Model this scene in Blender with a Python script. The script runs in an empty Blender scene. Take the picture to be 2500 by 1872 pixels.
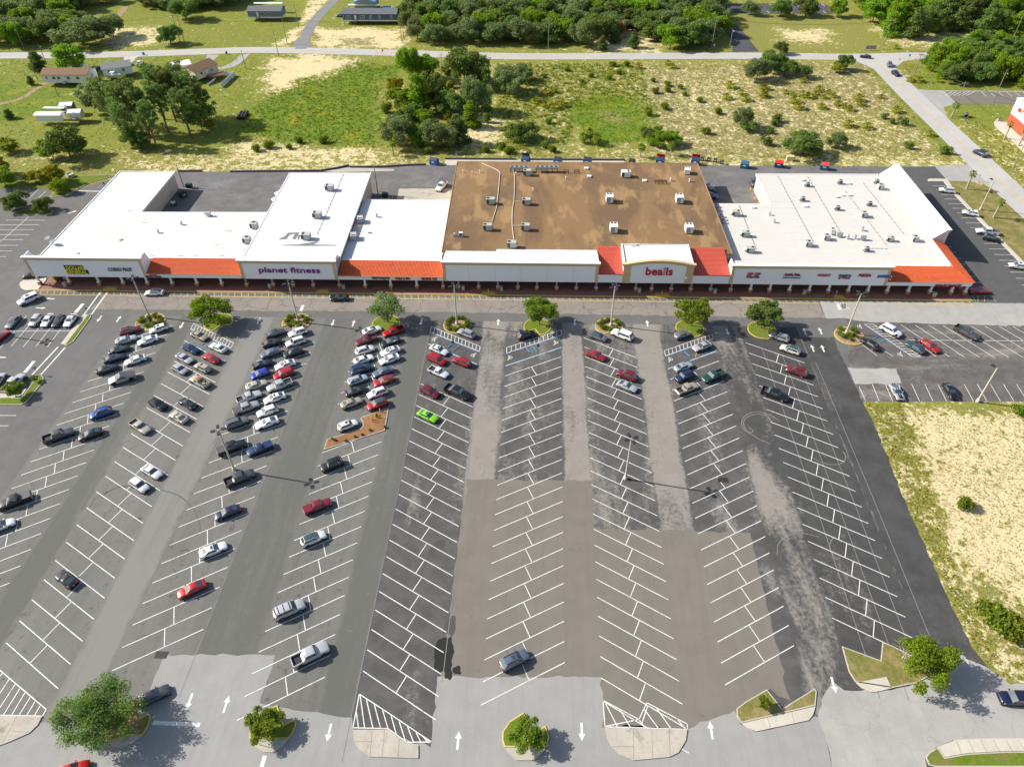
import bpy, math, random
import numpy as np
from mathutils import Matrix, Vector
random.seed(7); RNG = np.random.default_rng(11)
SC = bpy.context.scene
COL = SC.collection
R = math.radians
# ------------------------------------------------------------------ camera
PW, PH = 2500, 1872                       # size of the photograph
FPX, PITCH, YAW, ROLL, CAMH = 1753.25, R(42.366), R(-2.831), R(-0.637), 108.0
cp, sp = math.cos(PITCH), math.sin(PITCH)
fwd = Vector((math.sin(YAW)*cp, math.cos(YAW)*cp, -sp)); rgt = Vector((math.cos(YAW), -math.sin(YAW), 0)); upv = rgt.cross(fwd)
cr, sr = math.cos(ROLL), math.sin(ROLL)
RX, UX = rgt*cr + upv*sr, upv*cr - rgt*sr
cam = bpy.data.objects.new('camera', bpy.data.cameras.new('camera')); COL.objects.link(cam)
cam.data.sensor_width = 36; cam.data.sensor_fit = 'HORIZONTAL'; cam.data.lens = 36*FPX/PW
cam.data.clip_start = 1; cam.data.clip_end = 6000
cam.matrix_world = Matrix(((RX.x, UX.x, -fwd.x, 0), (RX.y, UX.y, -fwd.y, 0), (RX.z, UX.z, -fwd.z, CAMH), (0, 0, 0, 1)))
SC.camera = cam
# ------------------------------------------------------------------ daylight
SUN_EL = R(34.8)
SUN_DIR = Vector((-0.985*math.cos(SUN_EL), 0.172*math.cos(SUN_EL), math.sin(SUN_EL))).normalized()   # towards the sun
wd = bpy.data.worlds.new('World'); SC.world = wd; wd.use_nodes = True
nt = wd.node_tree; nt.nodes.clear()
sky = nt.nodes.new('ShaderNodeTexSky'); sky.sky_type = 'NISHITA'; sky.sun_disc = False
sky.dust_density = 1.6; sky.ozone_density = .7; sky.sun_elevation = SUN_EL; sky.sun_rotation = math.atan2(SUN_DIR.x, SUN_DIR.y)
bg = nt.nodes.new('ShaderNodeBackground'); bg.inputs['Strength'].default_value = 0.105
wo = nt.nodes.new('ShaderNodeOutputWorld')
nt.links.new(sky.outputs[0], bg.inputs['Color']); nt.links.new(bg.outputs[0], wo.inputs['Surface'])
sl = bpy.data.lights.new('sun', 'SUN'); sl.energy = 5.0; sl.angle = R(0.53); sl.color = (1.0, 0.95, 0.86)
so = bpy.data.objects.new('sun', sl); COL.objects.link(so)
so.rotation_euler = (-SUN_DIR).to_track_quat('-Z', 'Y').to_euler()
vs = SC.view_settings; vs.view_transform = 'Standard'; vs.look = 'None'; vs.gamma = 1; vs.exposure = 0.58
SC.render.engine = 'CYCLES'; SC.cycles.max_bounces = 6; SC.cycles.transparent_max_bounces = 6
# ------------------------------------------------------------------ photo pixel -> place
def tile(ox, oy, s): return lambda x, y: (ox + x/s, oy + y/s)
a_, b_ = 3.45, 2.458
O = tile(0, 0, .8848)
T1, T2, T3, T4 = [tile(x, 0, a_) for x in (0, 620, 1240, 1860)]
T5, T6, T7, T8 = [tile(x, 400, a_) for x in (0, 620, 1240, 1860)]
A, B, C, D = [tile(x, 740, a_) for x in (0, 540, 1160, 1760)]
K, L, M = [tile(x, 1200, b_) for x in (0, 800, 1600)]
def at(p, z=0.0):
    """ground (or height z) point seen at a pixel of the photograph"""
    d = RX*((p[0]-PW/2)/FPX) + UX*(-(p[1]-PH/2)/FPX) + fwd
    t = (z-CAMH)/d.z
    return Vector((d.x*t, d.y*t, z))
def ats(fn, pts, z=0.0): return [at(fn(*q), z) for q in pts]
# ------------------------------------------------------------------ mesh helpers
class MB:
    def __init__(s): s.v = []; s.f = []; s.m = []; s.sm = []
    def add(s, vs, fs, mi=0, smooth=False):
        n = len(s.v); s.v += [tuple(v) for v in vs]
        for f in fs: s.f.append([i+n for i in f]); s.m.append(mi); s.sm.append(smooth)
        return s
    def box(s, x0, x1, y0, y1, z0, z1, mi=0):
        return s.add([(x0,y0,z0),(x1,y0,z0),(x1,y1,z0),(x0,y1,z0),(x0,y0,z1),(x1,y0,z1),(x1,y1,z1),(x0,y1,z1)],
                     [(0,3,2,1),(4,5,6,7),(0,1,5,4),(1,2,6,5),(2,3,7,6),(3,0,4,7)], mi)
    def obox(s, c, dx, dy, dz, rz=0, mi=0):
        cs, sn = math.cos(rz), math.sin(rz); vs = []
        for z in (0, dz):
            for x, y in ((-dx/2,-dy/2),(dx/2,-dy/2),(dx/2,dy/2),(-dx/2,dy/2)):
                vs.append((c[0]+x*cs-y*sn, c[1]+x*sn+y*cs, c[2]+z))
        return s.add(vs, [(0,3,2,1),(4,5,6,7),(0,1,5,4),(1,2,6,5),(2,3,7,6),(3,0,4,7)], mi)
    def prism(s, pts, z0, z1, mi=0, cap=True, mt=None):
        pts = ccw(pts); n = len(pts)
        vs = [(p[0],p[1],z0) for p in pts] + [(p[0],p[1],z1) for p in pts]
        s.add(vs, [(i,(i+1)%n,n+(i+1)%n,n+i) for i in range(n)], mi)
        if cap: s.add(vs[n:], [list(range(n))], mi if mt is None else mt)
        return s
    def sheet(s, pts, z, mi=0):
        pts = ccw(pts); return s.add([(p[0],p[1],z) for p in pts], [list(range(len(pts)))], mi)
    def quad(s, a, b, c, d, mi=0): return s.add([a,b,c,d], [(0,1,2,3)], mi)
    def tube(s, pts, rad, n=6, mi=0, smooth=True, caps=True):
        pts = [Vector(p) for p in pts]; rings = []
        if not hasattr(rad, '__len__'): rad = [rad]*len(pts)
        for i, p in enumerate(pts):
            d = (pts[min(i+1,len(pts)-1)]-pts[max(i-1,0)]).normalized()
            u = d.cross(Vector((0,0,1))) if abs(d.z) < .95 else d.cross(Vector((1,0,0)))
            u.normalize(); w = d.cross(u)
            rings.append([p + (u*math.cos(2*math.pi*k/n) + w*math.sin(2*math.pi*k/n))*rad[i] for k in range(n)])
        vs = [v for r in rings for v in r]; fs = []
        for i in range(len(pts)-1):
            for k in range(n): fs.append((i*n+k, i*n+(k+1)%n, (i+1)*n+(k+1)%n, (i+1)*n+k))
        s.add(vs, fs, mi, smooth)
        if caps: s.add(rings[-1], [list(range(n))], mi); s.add(rings[0], [list(range(n))[::-1]], mi)
        return s
    def lathe(s, prof, c=(0,0,0), n=12, mi=0, smooth=True):
        vs = []; fs = []; m = len(prof)
        for k in range(n):
            a = 2*math.pi*k/n
            for r, z in prof: vs.append((c[0]+r*math.cos(a), c[1]+r*math.sin(a), c[2]+z))
        for k in range(n):
            for i in range(m-1): fs.append((k*m+i, ((k+1)%n)*m+i, ((k+1)%n)*m+i+1, k*m+i+1))
        return s.add(vs, fs, mi, smooth)
    def mesh(s, name, mats):
        me = bpy.data.meshes.new(name); me.from_pydata(s.v, [], s.f)
        for mt in (mats if isinstance(mats, (list, tuple)) else [mats]): me.materials.append(mt)
        me.polygons.foreach_set('material_index', s.m); me.polygons.foreach_set('use_smooth', s.sm); me.update()
        return me
    def build(s, name, mats, parent=None, loc=None): return link(name, s.mesh(name, mats), parent, loc)
def ccw(pts):
    ar = sum(pts[i-1][0]*pts[i][1]-pts[i][0]*pts[i-1][1] for i in range(len(pts)))
    return list(pts) if ar > 0 else list(pts)[::-1]
def link(name, data, parent=None, loc=None):
    o = bpy.data.objects.new(name, data); COL.objects.link(o)
    if parent: o.parent = parent
    if loc is not None: o.location = loc
    return o
def tag(o, label=None, cat=None, group=None, kind=None):
    if label: o['label'] = label
    if cat: o['category'] = cat
    if group: o['group'] = group
    if kind: o['kind'] = kind
    return o
def thing(name, label, cat, loc=(0,0,0), rz=0, group=None, s=1.0):
    o = bpy.data.objects.new(name, None); COL.objects.link(o); o.empty_display_size = .2
    o.location = loc; o.rotation_euler = (0,0,rz); o.scale = (s,)*3 if not hasattr(s,'__len__') else s
    return tag(o, label, cat, group)
def copy_tree(o, parent=None):
    c = o.copy(); COL.objects.link(c)
    if parent is not None: c.parent = parent
    for ch in o.children: copy_tree(ch, c)
    return c
def resample(pts, closed=False, step=1.0):
    out = []; n = len(pts)
    for i in range(n if closed else n-1):
        p, q = Vector(pts[i]), Vector(pts[(i+1)%n]); k = max(1, int((q-p).length/step))
        out += [p.lerp(q, j/k) for j in range(k)]
    if not closed: out.append(Vector(pts[-1]))
    return out
def smooth_line(pts, k=6):
    """Catmull-Rom through points"""
    P = [Vector(p) for p in pts]; P = [P[0]*2-P[1]] + P + [P[-1]*2-P[-2]]; out = []
    for i in range(1, len(P)-2):
        for j in range(k):
            t = j/k; a, b, c, d = P[i-1], P[i], P[i+1], P[i+2]
            out.append(.5*((2*b)+(c-a)*t+(2*a-5*b+4*c-d)*t*t+(3*b-a-3*c+d)*t**3))
    return out+[P[-2]]
def offset_line(pts, d):
    out = []
    for i, p in enumerate(pts):
        t = (Vector(pts[min(i+1,len(pts)-1)])-Vector(pts[max(i-1,0)])); t.z = 0; t.normalize()
        out.append(Vector((p[0]-t.y*d, p[1]+t.x*d, 0)))
    return out
def ribbon(mb, pts, w0, w1, z, mi=0):
    l, r = offset_line(pts, w0), offset_line(pts, w1); n = len(pts)
    mb.add([(p.x,p.y,z) for p in l]+[(p.x,p.y,z) for p in r], [(i+1,i,n+i,n+i+1) if w0 > w1 else (i,i+1,n+i+1,n+i) for i in range(n-1)], mi)
    return mb
# ------------------------------------------------------------------ materials
MATS = {}
def newmat(name):
    m = bpy.data.materials.new(name); m.use_nodes = True; MATS[name] = m
    return m, m.node_tree, m.node_tree.nodes['Principled BSDF']
def nd(nt, t, **kw):
    n = nt.nodes.new(t)
    for k, v in kw.items():
        if k in n.inputs: n.inputs[k].default_value = v
        else: setattr(n, k, v)
    return n
def col4(c): return (*c, 1) if len(c) == 3 else c
def mixc(nt, fac, a, b, mode='MIX'):
    n = nt.nodes.new('ShaderNodeMix'); n.data_type = 'RGBA'; n.blend_type = mode
    for i, v in ((0, fac), (6, a), (7, b)):
        if hasattr(v, 'is_linked') or isinstance(v, bpy.types.NodeSocket): nt.links.new(v, n.inputs[i])
        else: n.inputs[i].default_value = col4(v) if i else v
    return n.outputs[2]
def mth(nt, op, a, b=None, c=None, clamp=False):
    n = nt.nodes.new('ShaderNodeMath'); n.operation = op; n.use_clamp = clamp
    for i, v in enumerate((a, b, c)):
        if v is None: continue
        if isinstance(v, bpy.types.NodeSocket): nt.links.new(v, n.inputs[i])
        else: n.inputs[i].default_value = v
    return n.outputs[0]
def noise(nt, scale, detail=4, rough=.6, coord=None, dist=0.0, stretch=None):
    n = nd(nt, 'ShaderNodeTexNoise', Scale=scale, Detail=detail, Roughness=rough, Distortion=dist)
    if coord is None:
        coord = nd(nt, 'ShaderNodeNewGeometry').outputs['Position']
    if stretch:
        mp = nd(nt, 'ShaderNodeMapping'); mp.inputs['Scale'].default_value = stretch
        nt.links.new(coord, mp.inputs['Vector']); coord = mp.outputs[0]
    nt.links.new(coord, n.inputs['Vector']); return n.outputs['Fac']
def ramp(nt, fac, lo, hi):
    n = nd(nt, 'ShaderNodeMapRange'); n.interpolation_type = 'SMOOTHSTEP'
    nt.links.new(fac, n.inputs[0]); n.inputs[1].default_value = lo; n.inputs[2].default_value = hi
    return n.outputs[0]
def bump(nt, b, h, dist=.05, st=.4):
    n = nd(nt, 'ShaderNodeBump', Strength=st, Distance=dist); nt.links.new(h, n.inputs['Height']); nt.links.new(n.outputs[0], b.inputs['Normal'])
def plain(name, c, rough=.6, metal=0.0, var=.12, scale=1.5, spec=.4):
    if name in MATS: return MATS[name]
    m, nt, b = newmat(name)
    f = noise(nt, scale, 5); c2 = tuple(x*(1-var) for x in c[:3]); c1 = tuple(min(1, x*(1+var)) for x in c[:3])
    nt.links.new(mixc(nt, f, c2, c1), b.inputs['Base Color'])
    b.inputs['Roughness'].default_value = rough; b.inputs['Metallic'].default_value = metal; b.inputs['Specular IOR Level'].default_value = spec
    return m
# ================================================================== GROUND
def poly_sd(P, pts):
    """signed distance (negative inside) of Nx2 points to a polygon"""
    pts = np.array([(p[0], p[1]) for p in pts]); n = len(pts)
    d = np.full(len(P), 1e9); ins = np.zeros(len(P), bool)
    for i in range(n):
        a, b = pts[i], pts[(i+1) % n]; e = b-a; w = P-a
        t = np.clip((w@e)/max(e@e, 1e-9), 0, 1); d = np.minimum(d, np.hypot(*(w-t[:, None]*e).T))
        c = (a[1] > P[:, 1]) != (b[1] > P[:, 1])
        with np.errstate(divide='ignore', invalid='ignore'):
            x = (b[0]-a[0])*(P[:, 1]-a[1])/(b[1]-a[1])+a[0]
        ins ^= c & (P[:, 0] < x)
    return np.where(ins, -d, d)
LOT_RIGHT = ats(D, [(1190,828),(1290,1020),(1400,1290),(1540,1656)]) + ats(M, [(1600,290),(1690,490),(1760,650),(1830,790),(1900,930),(1970,1030),(2050,1100),(2130,1148),(2300,1148)])
# soil kinds: (photo polygon, soft edge in m, sand, lush, dry)
SOIL = [
 (O, [(-200,300),(860,330),(2100,325),(2130,400),(-200,400)], 6, .50, .12, .55),
 (O, [(-300,95),(560,110),(560,200),(480,330),(-300,330)], 8, .16, .55, .20),
 (O, [(0,180),(120,200),(130,240),(0,260)], 5, .02, .95, .05),
 (O, [(-300,-80),(520,-80),(880,-60),(880,105),(-300,110)], 8, .16, .50, .30),
 (O, [(530,205),(690,128),(860,140),(840,312),(700,325),(560,305)], 5, .05, .95, .10),
 (O, [(700,180),(800,190),(830,250),(760,300),(680,270),(600,230)], 8, .0, 1.0, .0),
 (O, [(590,128),(690,118),(770,130),(720,158),(640,178),(560,222),(572,178)], 4, .85, .02, .2),
 (O, [(540,225),(575,200),(560,300),(500,330),(470,300)], 5, .10, .70, .4),
 (O, [(500,300),(640,315),(840,325),(840,350),(500,350)], 4, .62, .05, .5),
 (O, [(670,62),(870,62),(872,104),(690,104)], 4, .85, .02, .35),
 (O, [(730,82),(800,82),(810,100),(730,100)], 3, .35, .15, .9),
 (O, [(620,108),(660,60),(740,-30),(690,-30),(640,60),(590,108)], 2, .75, .1, .2),
 (O, [(200,60),(340,60),(360,90),(240,105)], 5, .75, .02, .3),
 (O, [(820,180),(1060,180),(1080,350),(830,345)], 6, .30, .10, .45),
 (O, [(1010,250),(1090,250),(1100,310),(1000,310)], 4, .75, .02, .3),
 (O, [(1070,140),(1390,140),(1400,345),(1080,350)], 6, .32, .34, .55),
 (O, [(1235,228),(1330,205),(1412,215),(1425,262),(1392,305),(1290,312),(1250,272)], 3, .0, 1.0, .0),
 (O, [(1270,240),(1330,235),(1350,265),(1300,275)], 3, .0, .35, .75),
 (O, [(1360,140),(2010,135),(2080,330),(1420,345)], 8, .37, .12, .80),
 (O, [(1470,175),(1640,150),(1600,250),(1480,250)], 8, .46, .10, .7),
 (O, [(1780,250),(1990,240),(2040,320),(1830,330)], 8, .42, .2, .6),
 (O, [(1880,150),(1920,150),(2090,330),(2040,330)], 3, .08, .6, .3),
 (O, [(1290,60),(1430,60),(1420,112),(1270,112)], 4, .7, .08, .3),
 (O, [(1570,30),(1880,30),(1900,112),(1600,112)], 5, .10, .35, .6),
 (O, [(1680,62),(1790,66),(1800,92),(1690,92)], 5, .75, .02, .4),
 (O, [(1880,60),(1960,100),(2300,110),(2300,85),(1950,70),(1900,40)], 4, .6, .1, .4),
 (O, [(1930,130),(2230,190),(2230,480),(2100,300)], 4, .16, .60, .35),
 (O, [(2080,270),(2300,290),(2300,420),(2230,480)], 5, .35, .35, .5),
 (O, [(2060,385),(2230,470),(2400,620),(2400,520),(2150,390)], 3, .42, .28, .6),
 (O, [(1868,868),(2400,868),(2400,1480),(2130,1450),(1990,1200)], 3, .78, .04, .35),
 (O, [(1868,868),(1960,868),(2010,1050),(2060,1200),(2140,1400),(2130,1470),(2070,1380),(1960,1120)], 3, .36, .34, .6),
 (O, [(1868,866),(2400,866),(2400,888),(1880,884)], 1.5, .25, .45, .6),
 (O, [(2080,1255),(2220,1330),(2400,1340),(2400,1480),(2160,1470)], 3, .35, .30, .7),
 (O, [(-300,340),(300,340),(250,395),(-300,410)], 4, .22, .45, .55),
]
def soil_at(P):
    g = np.zeros((len(P), 3)); g[:] = (.22, .38, .40)
    jig = (np.sin(P[:, 0]*.31+np.sin(P[:, 1]*.17)*2)+np.sin(P[:, 1]*.37+np.sin(P[:, 0]*.23)*2))*1.3
    for fn, pts, soft, s, l, d in SOIL:
        w = np.clip(.5-(poly_sd(P, ats(fn, pts))+jig)/(3.2*soft), 0, 1)[:, None]; w = w*w*(3-2*w)
        g = g*(1-w)+np.array((s, l, d))*w
    return g
gx = np.concatenate([[-3000,-1800,-1000,-700,-500,-420],np.arange(-360,361,1.7),[420,500,700,1000,1800,3000]])
gy = np.concatenate([[-1500,-600,-200,-60],np.arange(0,240,1.7),np.arange(240,470,2.2),[500,600,800,1200,2000,4000]])
X, Y = np.meshgrid(gx, gy); GP = np.stack([X.ravel(), Y.ravel()], 1)
GS = soil_at(GP)
me = bpy.data.meshes.new('ground'); nx, ny = len(gx), len(gy)
ii = (np.arange(ny-1)[:, None]*nx+np.arange(nx-1)).ravel()
quads = np.stack([ii, ii+1, ii+nx+1, ii+nx], 1)
me.vertices.add(len(GP)); me.vertices.foreach_set('co', np.column_stack([GP, np.full(len(GP), -.03)]).ravel())
me.loops.add(quads.size); me.loops.foreach_set('vertex_index', quads.ravel())
me.polygons.add(len(quads)); me.polygons.foreach_set('loop_start', np.arange(0, quads.size, 4)); me.update(calc_edges=True)
ca = me.color_attributes.new('soil', 'FLOAT_COLOR', 'POINT'); ca.data.foreach_set('color', np.column_stack([GS, np.ones(len(GS))]).ravel())
def ground_mat():
    m, nt, b = newmat('field_soil')
    at_ = nd(nt, 'ShaderNodeVertexColor', layer_name='soil'); sp_ = nd(nt, 'ShaderNodeSeparateColor'); nt.links.new(at_.outputs[0], sp_.inputs[0])
    s, l, d = sp_.outputs
    n1 = noise(nt, .9, 8, .72); n2 = noise(nt, .11, 6, .62); n3 = noise(nt, 3.2, 4, .7); n4 = noise(nt, .33, 6, .7, dist=.6)
    grass = mixc(nt, ramp(nt, mth(nt, 'ADD', l, mth(nt, 'MULTIPLY', mth(nt, 'SUBTRACT', n4, .5), 2.0)), .25, .85), (.235,.228,.045), (.130,.195,.018))
    grass = mixc(nt, ramp(nt, mth(nt, 'ADD', mth(nt,'MULTIPLY',l,.35), mth(nt, 'MULTIPLY', mth(nt, 'SUBTRACT', n2, .5), 3.0)), .3, .75), grass, (.235,.245,.022))
    grass = mixc(nt, ramp(nt, mth(nt, 'ADD', d, mth(nt, 'MULTIPLY', mth(nt, 'SUBTRACT', n1, .5), 1.4)), .45, .95), grass, (.285,.245,.115))
    grass = mixc(nt, mth(nt, 'MULTIPLY', ramp(nt, n3, .40, .72), .55), grass, (.085,.085,.028))
    sd = mth(nt, 'ADD', s, mth(nt, 'ADD', mth(nt, 'MULTIPLY', mth(nt, 'SUBTRACT', n1, .5), 2.0), mth(nt, 'MULTIPLY', mth(nt, 'SUBTRACT', n4, .5), 2.2)))
    sand = mixc(nt, n2, (.53,.435,.235), (.66,.56,.335))
    sand = mixc(nt, mth(nt, 'MULTIPLY', ramp(nt, n3, .52, .75), .35), sand, (.33,.24,.13))
    nt.links.new(mixc(nt, ramp(nt, sd, .38, .66), grass, sand), b.inputs['Base Color'])
    b.inputs['Roughness'].default_value = .95; b.inputs['Specular IOR Level'].default_value = .1
    bump(nt, b, n1, .25, .7)
    return m
me.materials.append(ground_mat())
tag(link('ground', me), kind='structure')
# ================================================================== ASPHALT
def asphalt(name, c, wear=None, amt=0.0, scale=.12, stretch=(1,.25,1), spots=0.0, cracks=0.0, blotch=.18, rough=.9, dirt=None):
    if name in MATS: return MATS[name]
    m, nt, b = newmat(name)
    f = noise(nt, 5, 3, .7); g = noise(nt, .25, 6, .65); h = noise(nt, .05, 4, .6); st = noise(nt, .9, 4, .6, stretch=(1,.05,1))
    c0 = tuple(x*(1-blotch) for x in c); c1 = tuple(x*(1+blotch) for x in c)
    k = mixc(nt, ramp(nt, g, .3, .7), c0, c1)
    k = mixc(nt, mth(nt, 'MULTIPLY', ramp(nt, h, .35, .7), .35), k, tuple(x*1.28 for x in c))
    k = mixc(nt, mth(nt, 'MULTIPLY', ramp(nt, st, .45, .7), .22), k, tuple(x*.72 for x in c))
    if wear:
        w1 = noise(nt, scale, 9, .66, stretch=stretch, dist=.5); w2 = noise(nt, 1.3, 6, .75)
        wm = mth(nt, 'ADD', w1, mth(nt, 'MULTIPLY', mth(nt, 'SUBTRACT', w2, .5), .5)); th = .78-.55*amt
        k = mixc(nt, ramp(nt, wm, th-.07, th+.16), k, wear)
    if spots:
        sn = noise(nt, .55, 5, .75, dist=.4)
        k = mixc(nt, mth(nt, 'MULTIPLY', ramp(nt, sn, .60, .72), spots), k, (.030,.029,.028))
    if cracks:
        v = nd(nt, 'ShaderNodeTexVoronoi', Scale=.16); v.feature = 'DISTANCE_TO_EDGE'
        gp = nd(nt, 'ShaderNodeNewGeometry'); dn = nd(nt, 'ShaderNodeTexNoise', Scale=.5, Detail=5)
        nt.links.new(gp.outputs['Position'], dn.inputs['Vector'])
        vm = nd(nt, 'ShaderNodeVectorMath'); vm.operation = 'MULTIPLY_ADD'; vm.inputs[1].default_value = (3,3,3)
        nt.links.new(dn.outputs['Color'], vm.inputs[0]); nt.links.new(gp.outputs['Position'], vm.inputs[2]); nt.links.new(vm.outputs[0], v.inputs['Vector'])
        k = mixc(nt, mth(nt, 'MULTIPLY', mth(nt, 'SUBTRACT', 1.0, ramp(nt, v.outputs['Distance'], .004, .02)), cracks), k, tuple(x*.4 for x in c))
    k = mixc(nt, .16, k, mixc(nt, f, (0,0,0), tuple(x*2 for x in c)))
    nt.links.new(k, b.inputs['Base Color'])
    b.inputs['Roughness'].default_value = rough; b.inputs['Specular IOR Level'].default_value = .25
    bump(nt, b, f, .02, .3)
    return m
GRN, GRY, LGT, BRN = (.117,.118,.104), (.143,.138,.126), (.192,.184,.168), (.165,.149,.126)
WRN = (.300,.265,.225)
asp_base = asphalt('asphalt_base', (.126,.123,.117), blotch=.12)
asp_green = asphalt('asphalt_green_grey', GRN, blotch=.10)
asp_stall = asphalt('asphalt_stalls', GRY, blotch=.12, spots=.75, wear=(.20,.19,.175), amt=.25)
asp_light = asphalt('asphalt_light', LGT, blotch=.10)
asp_brown = asphalt('asphalt_brown', BRN, blotch=.08, spots=.35)
asp_margin = asphalt('asphalt_margin', (.060,.059,.058), wear=(.19,.175,.155), amt=.34, scale=.07, stretch=(1,.2,1), blotch=.3)
asp_tan = asphalt('asphalt_tan_drive', (.225,.197,.170), wear=(.11,.105,.10), amt=.20, scale=.12, stretch=(.3,1.2,1), cracks=.75, blotch=.12)
asp_road = asphalt('asphalt_road_grey', (.275,.268,.255), blotch=.07)
asp_pale = asphalt('asphalt_pale_road', (.325,.312,.29), blotch=.10, cracks=.16)
asp_side = asphalt('asphalt_side_lot', (.088,.086,.084), blotch=.12)
asp_alley = asphalt('asphalt_alley', (.135,.130,.128), wear=(.24,.225,.20), amt=.36, scale=.1, stretch=(.5,1,1), blotch=.2, spots=.3)
asp_rightlot = asphalt('asphalt_right_lot', (.105,.098,.092), wear=(.27,.235,.20), amt=.42, scale=.1, stretch=(.35,1.3,1), blotch=.25, spots=.3)
asp_backroad = asphalt('asphalt_back_road', (.40,.385,.365), blotch=.06)
concrete = asphalt('concrete_walk', (.47,.43,.36), blotch=.10, rough=.85)
concrete_old = asphalt('concrete_stained', (.40,.365,.305), wear=(.20,.185,.15), amt=.34, scale=.25, stretch=(1,1,1), blotch=.14)
kerb_yellow = plain('kerb_yellow_paint', (.55,.42,.10), .7, var=.3, scale=1.2)
kerb_grey = plain('kerb_concrete', (.42,.38,.31), .85, var=.2)
grass_mat = None
def lawn(name, c, c2, c3):
    m, nt, b = newmat(name); f = noise(nt, 1.6, 7, .75); g = noise(nt, .35, 4, .6); h = noise(nt, 7, 3, .7)
    k = mixc(nt, ramp(nt, f, .35, .68), c, c2); k = mixc(nt, mth(nt, 'MULTIPLY', ramp(nt, g, .42, .7), .8), k, c3)
    k = mixc(nt, mth(nt, 'MULTIPLY', ramp(nt, h, .45, .75), .5), k, tuple(x*.35 for x in c))
    nt.links.new(k, b.inputs['Base Color']); b.inputs['Roughness'].default_value = .95; b.inputs['Specular IOR Level'].default_value = .1
    bump(nt, b, f, .15, .7); return m
lawn_green = lawn('lawn_green', (.095,.165,.014), (.155,.20,.020), (.20,.17,.06))
lawn_dry = lawn('lawn_dry', (.13,.15,.03), (.24,.19,.075), (.34,.25,.12))
mulch = lawn('mulch_brown', (.26,.125,.060), (.33,.18,.095), (.17,.085,.045))
sand_bed = lawn('bed_soil', (.33,.22,.14), (.42,.29,.19), (.20,.15,.07))
def sheet(name, pts, z, mat, parent=None, kind=None):
    o = MB().sheet(pts, z).build(name, mat, parent)
    if kind: o['kind'] = kind
    return o
lot_pts = [Vector((-260,10,0)), Vector((-260,150,0))] + ats(T1, [(-500,1590),(420,1588),(428,1652),(560,1640),(760,1560),(1005,1490),(1500,1447)]) + ats(T2, [(80,1447),(560,1443),(800,1402),(1450,1390),(1610,1394),(1610,1345)]) + ats(T3, [(985,1352),(990,1388),(1600,1390),(2150,1400)]) + ats(T4, [(0,1388),(1100,1405),(1455,1402)]) + ats(T8, [(1560,130),(1640,250),(1910,530),(2208,830)]) + [Vector((190,150,0))] + ats(D, [(2900,825)]) + LOT_RIGHT + ats(M, [(2500,1500),(2500,1900),(0,1900)])
lot = sheet('parking_lot', lot_pts, 0.0, asp_base, kind='structure')
def ragged(pts, amp=.13, step=1.1):
    out = []
    for p in resample(pts, True, step): out.append(p+Vector((random.gauss(0,amp), random.gauss(0,amp), 0)))
    return out
def patch(fn, pts, mat, lvl): return sheet('asphalt_patch', ragged(ats(fn, pts) if fn else [Vector((*p,0)) for p in pts]), .004*lvl, mat, lot)
def rect(x0, x1, y0, y1, mat, lvl): return patch(None, [(x0,y0),(x1,y0),(x1,y1),(x0,y1)], mat, lvl)
YT = 141.2
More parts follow.
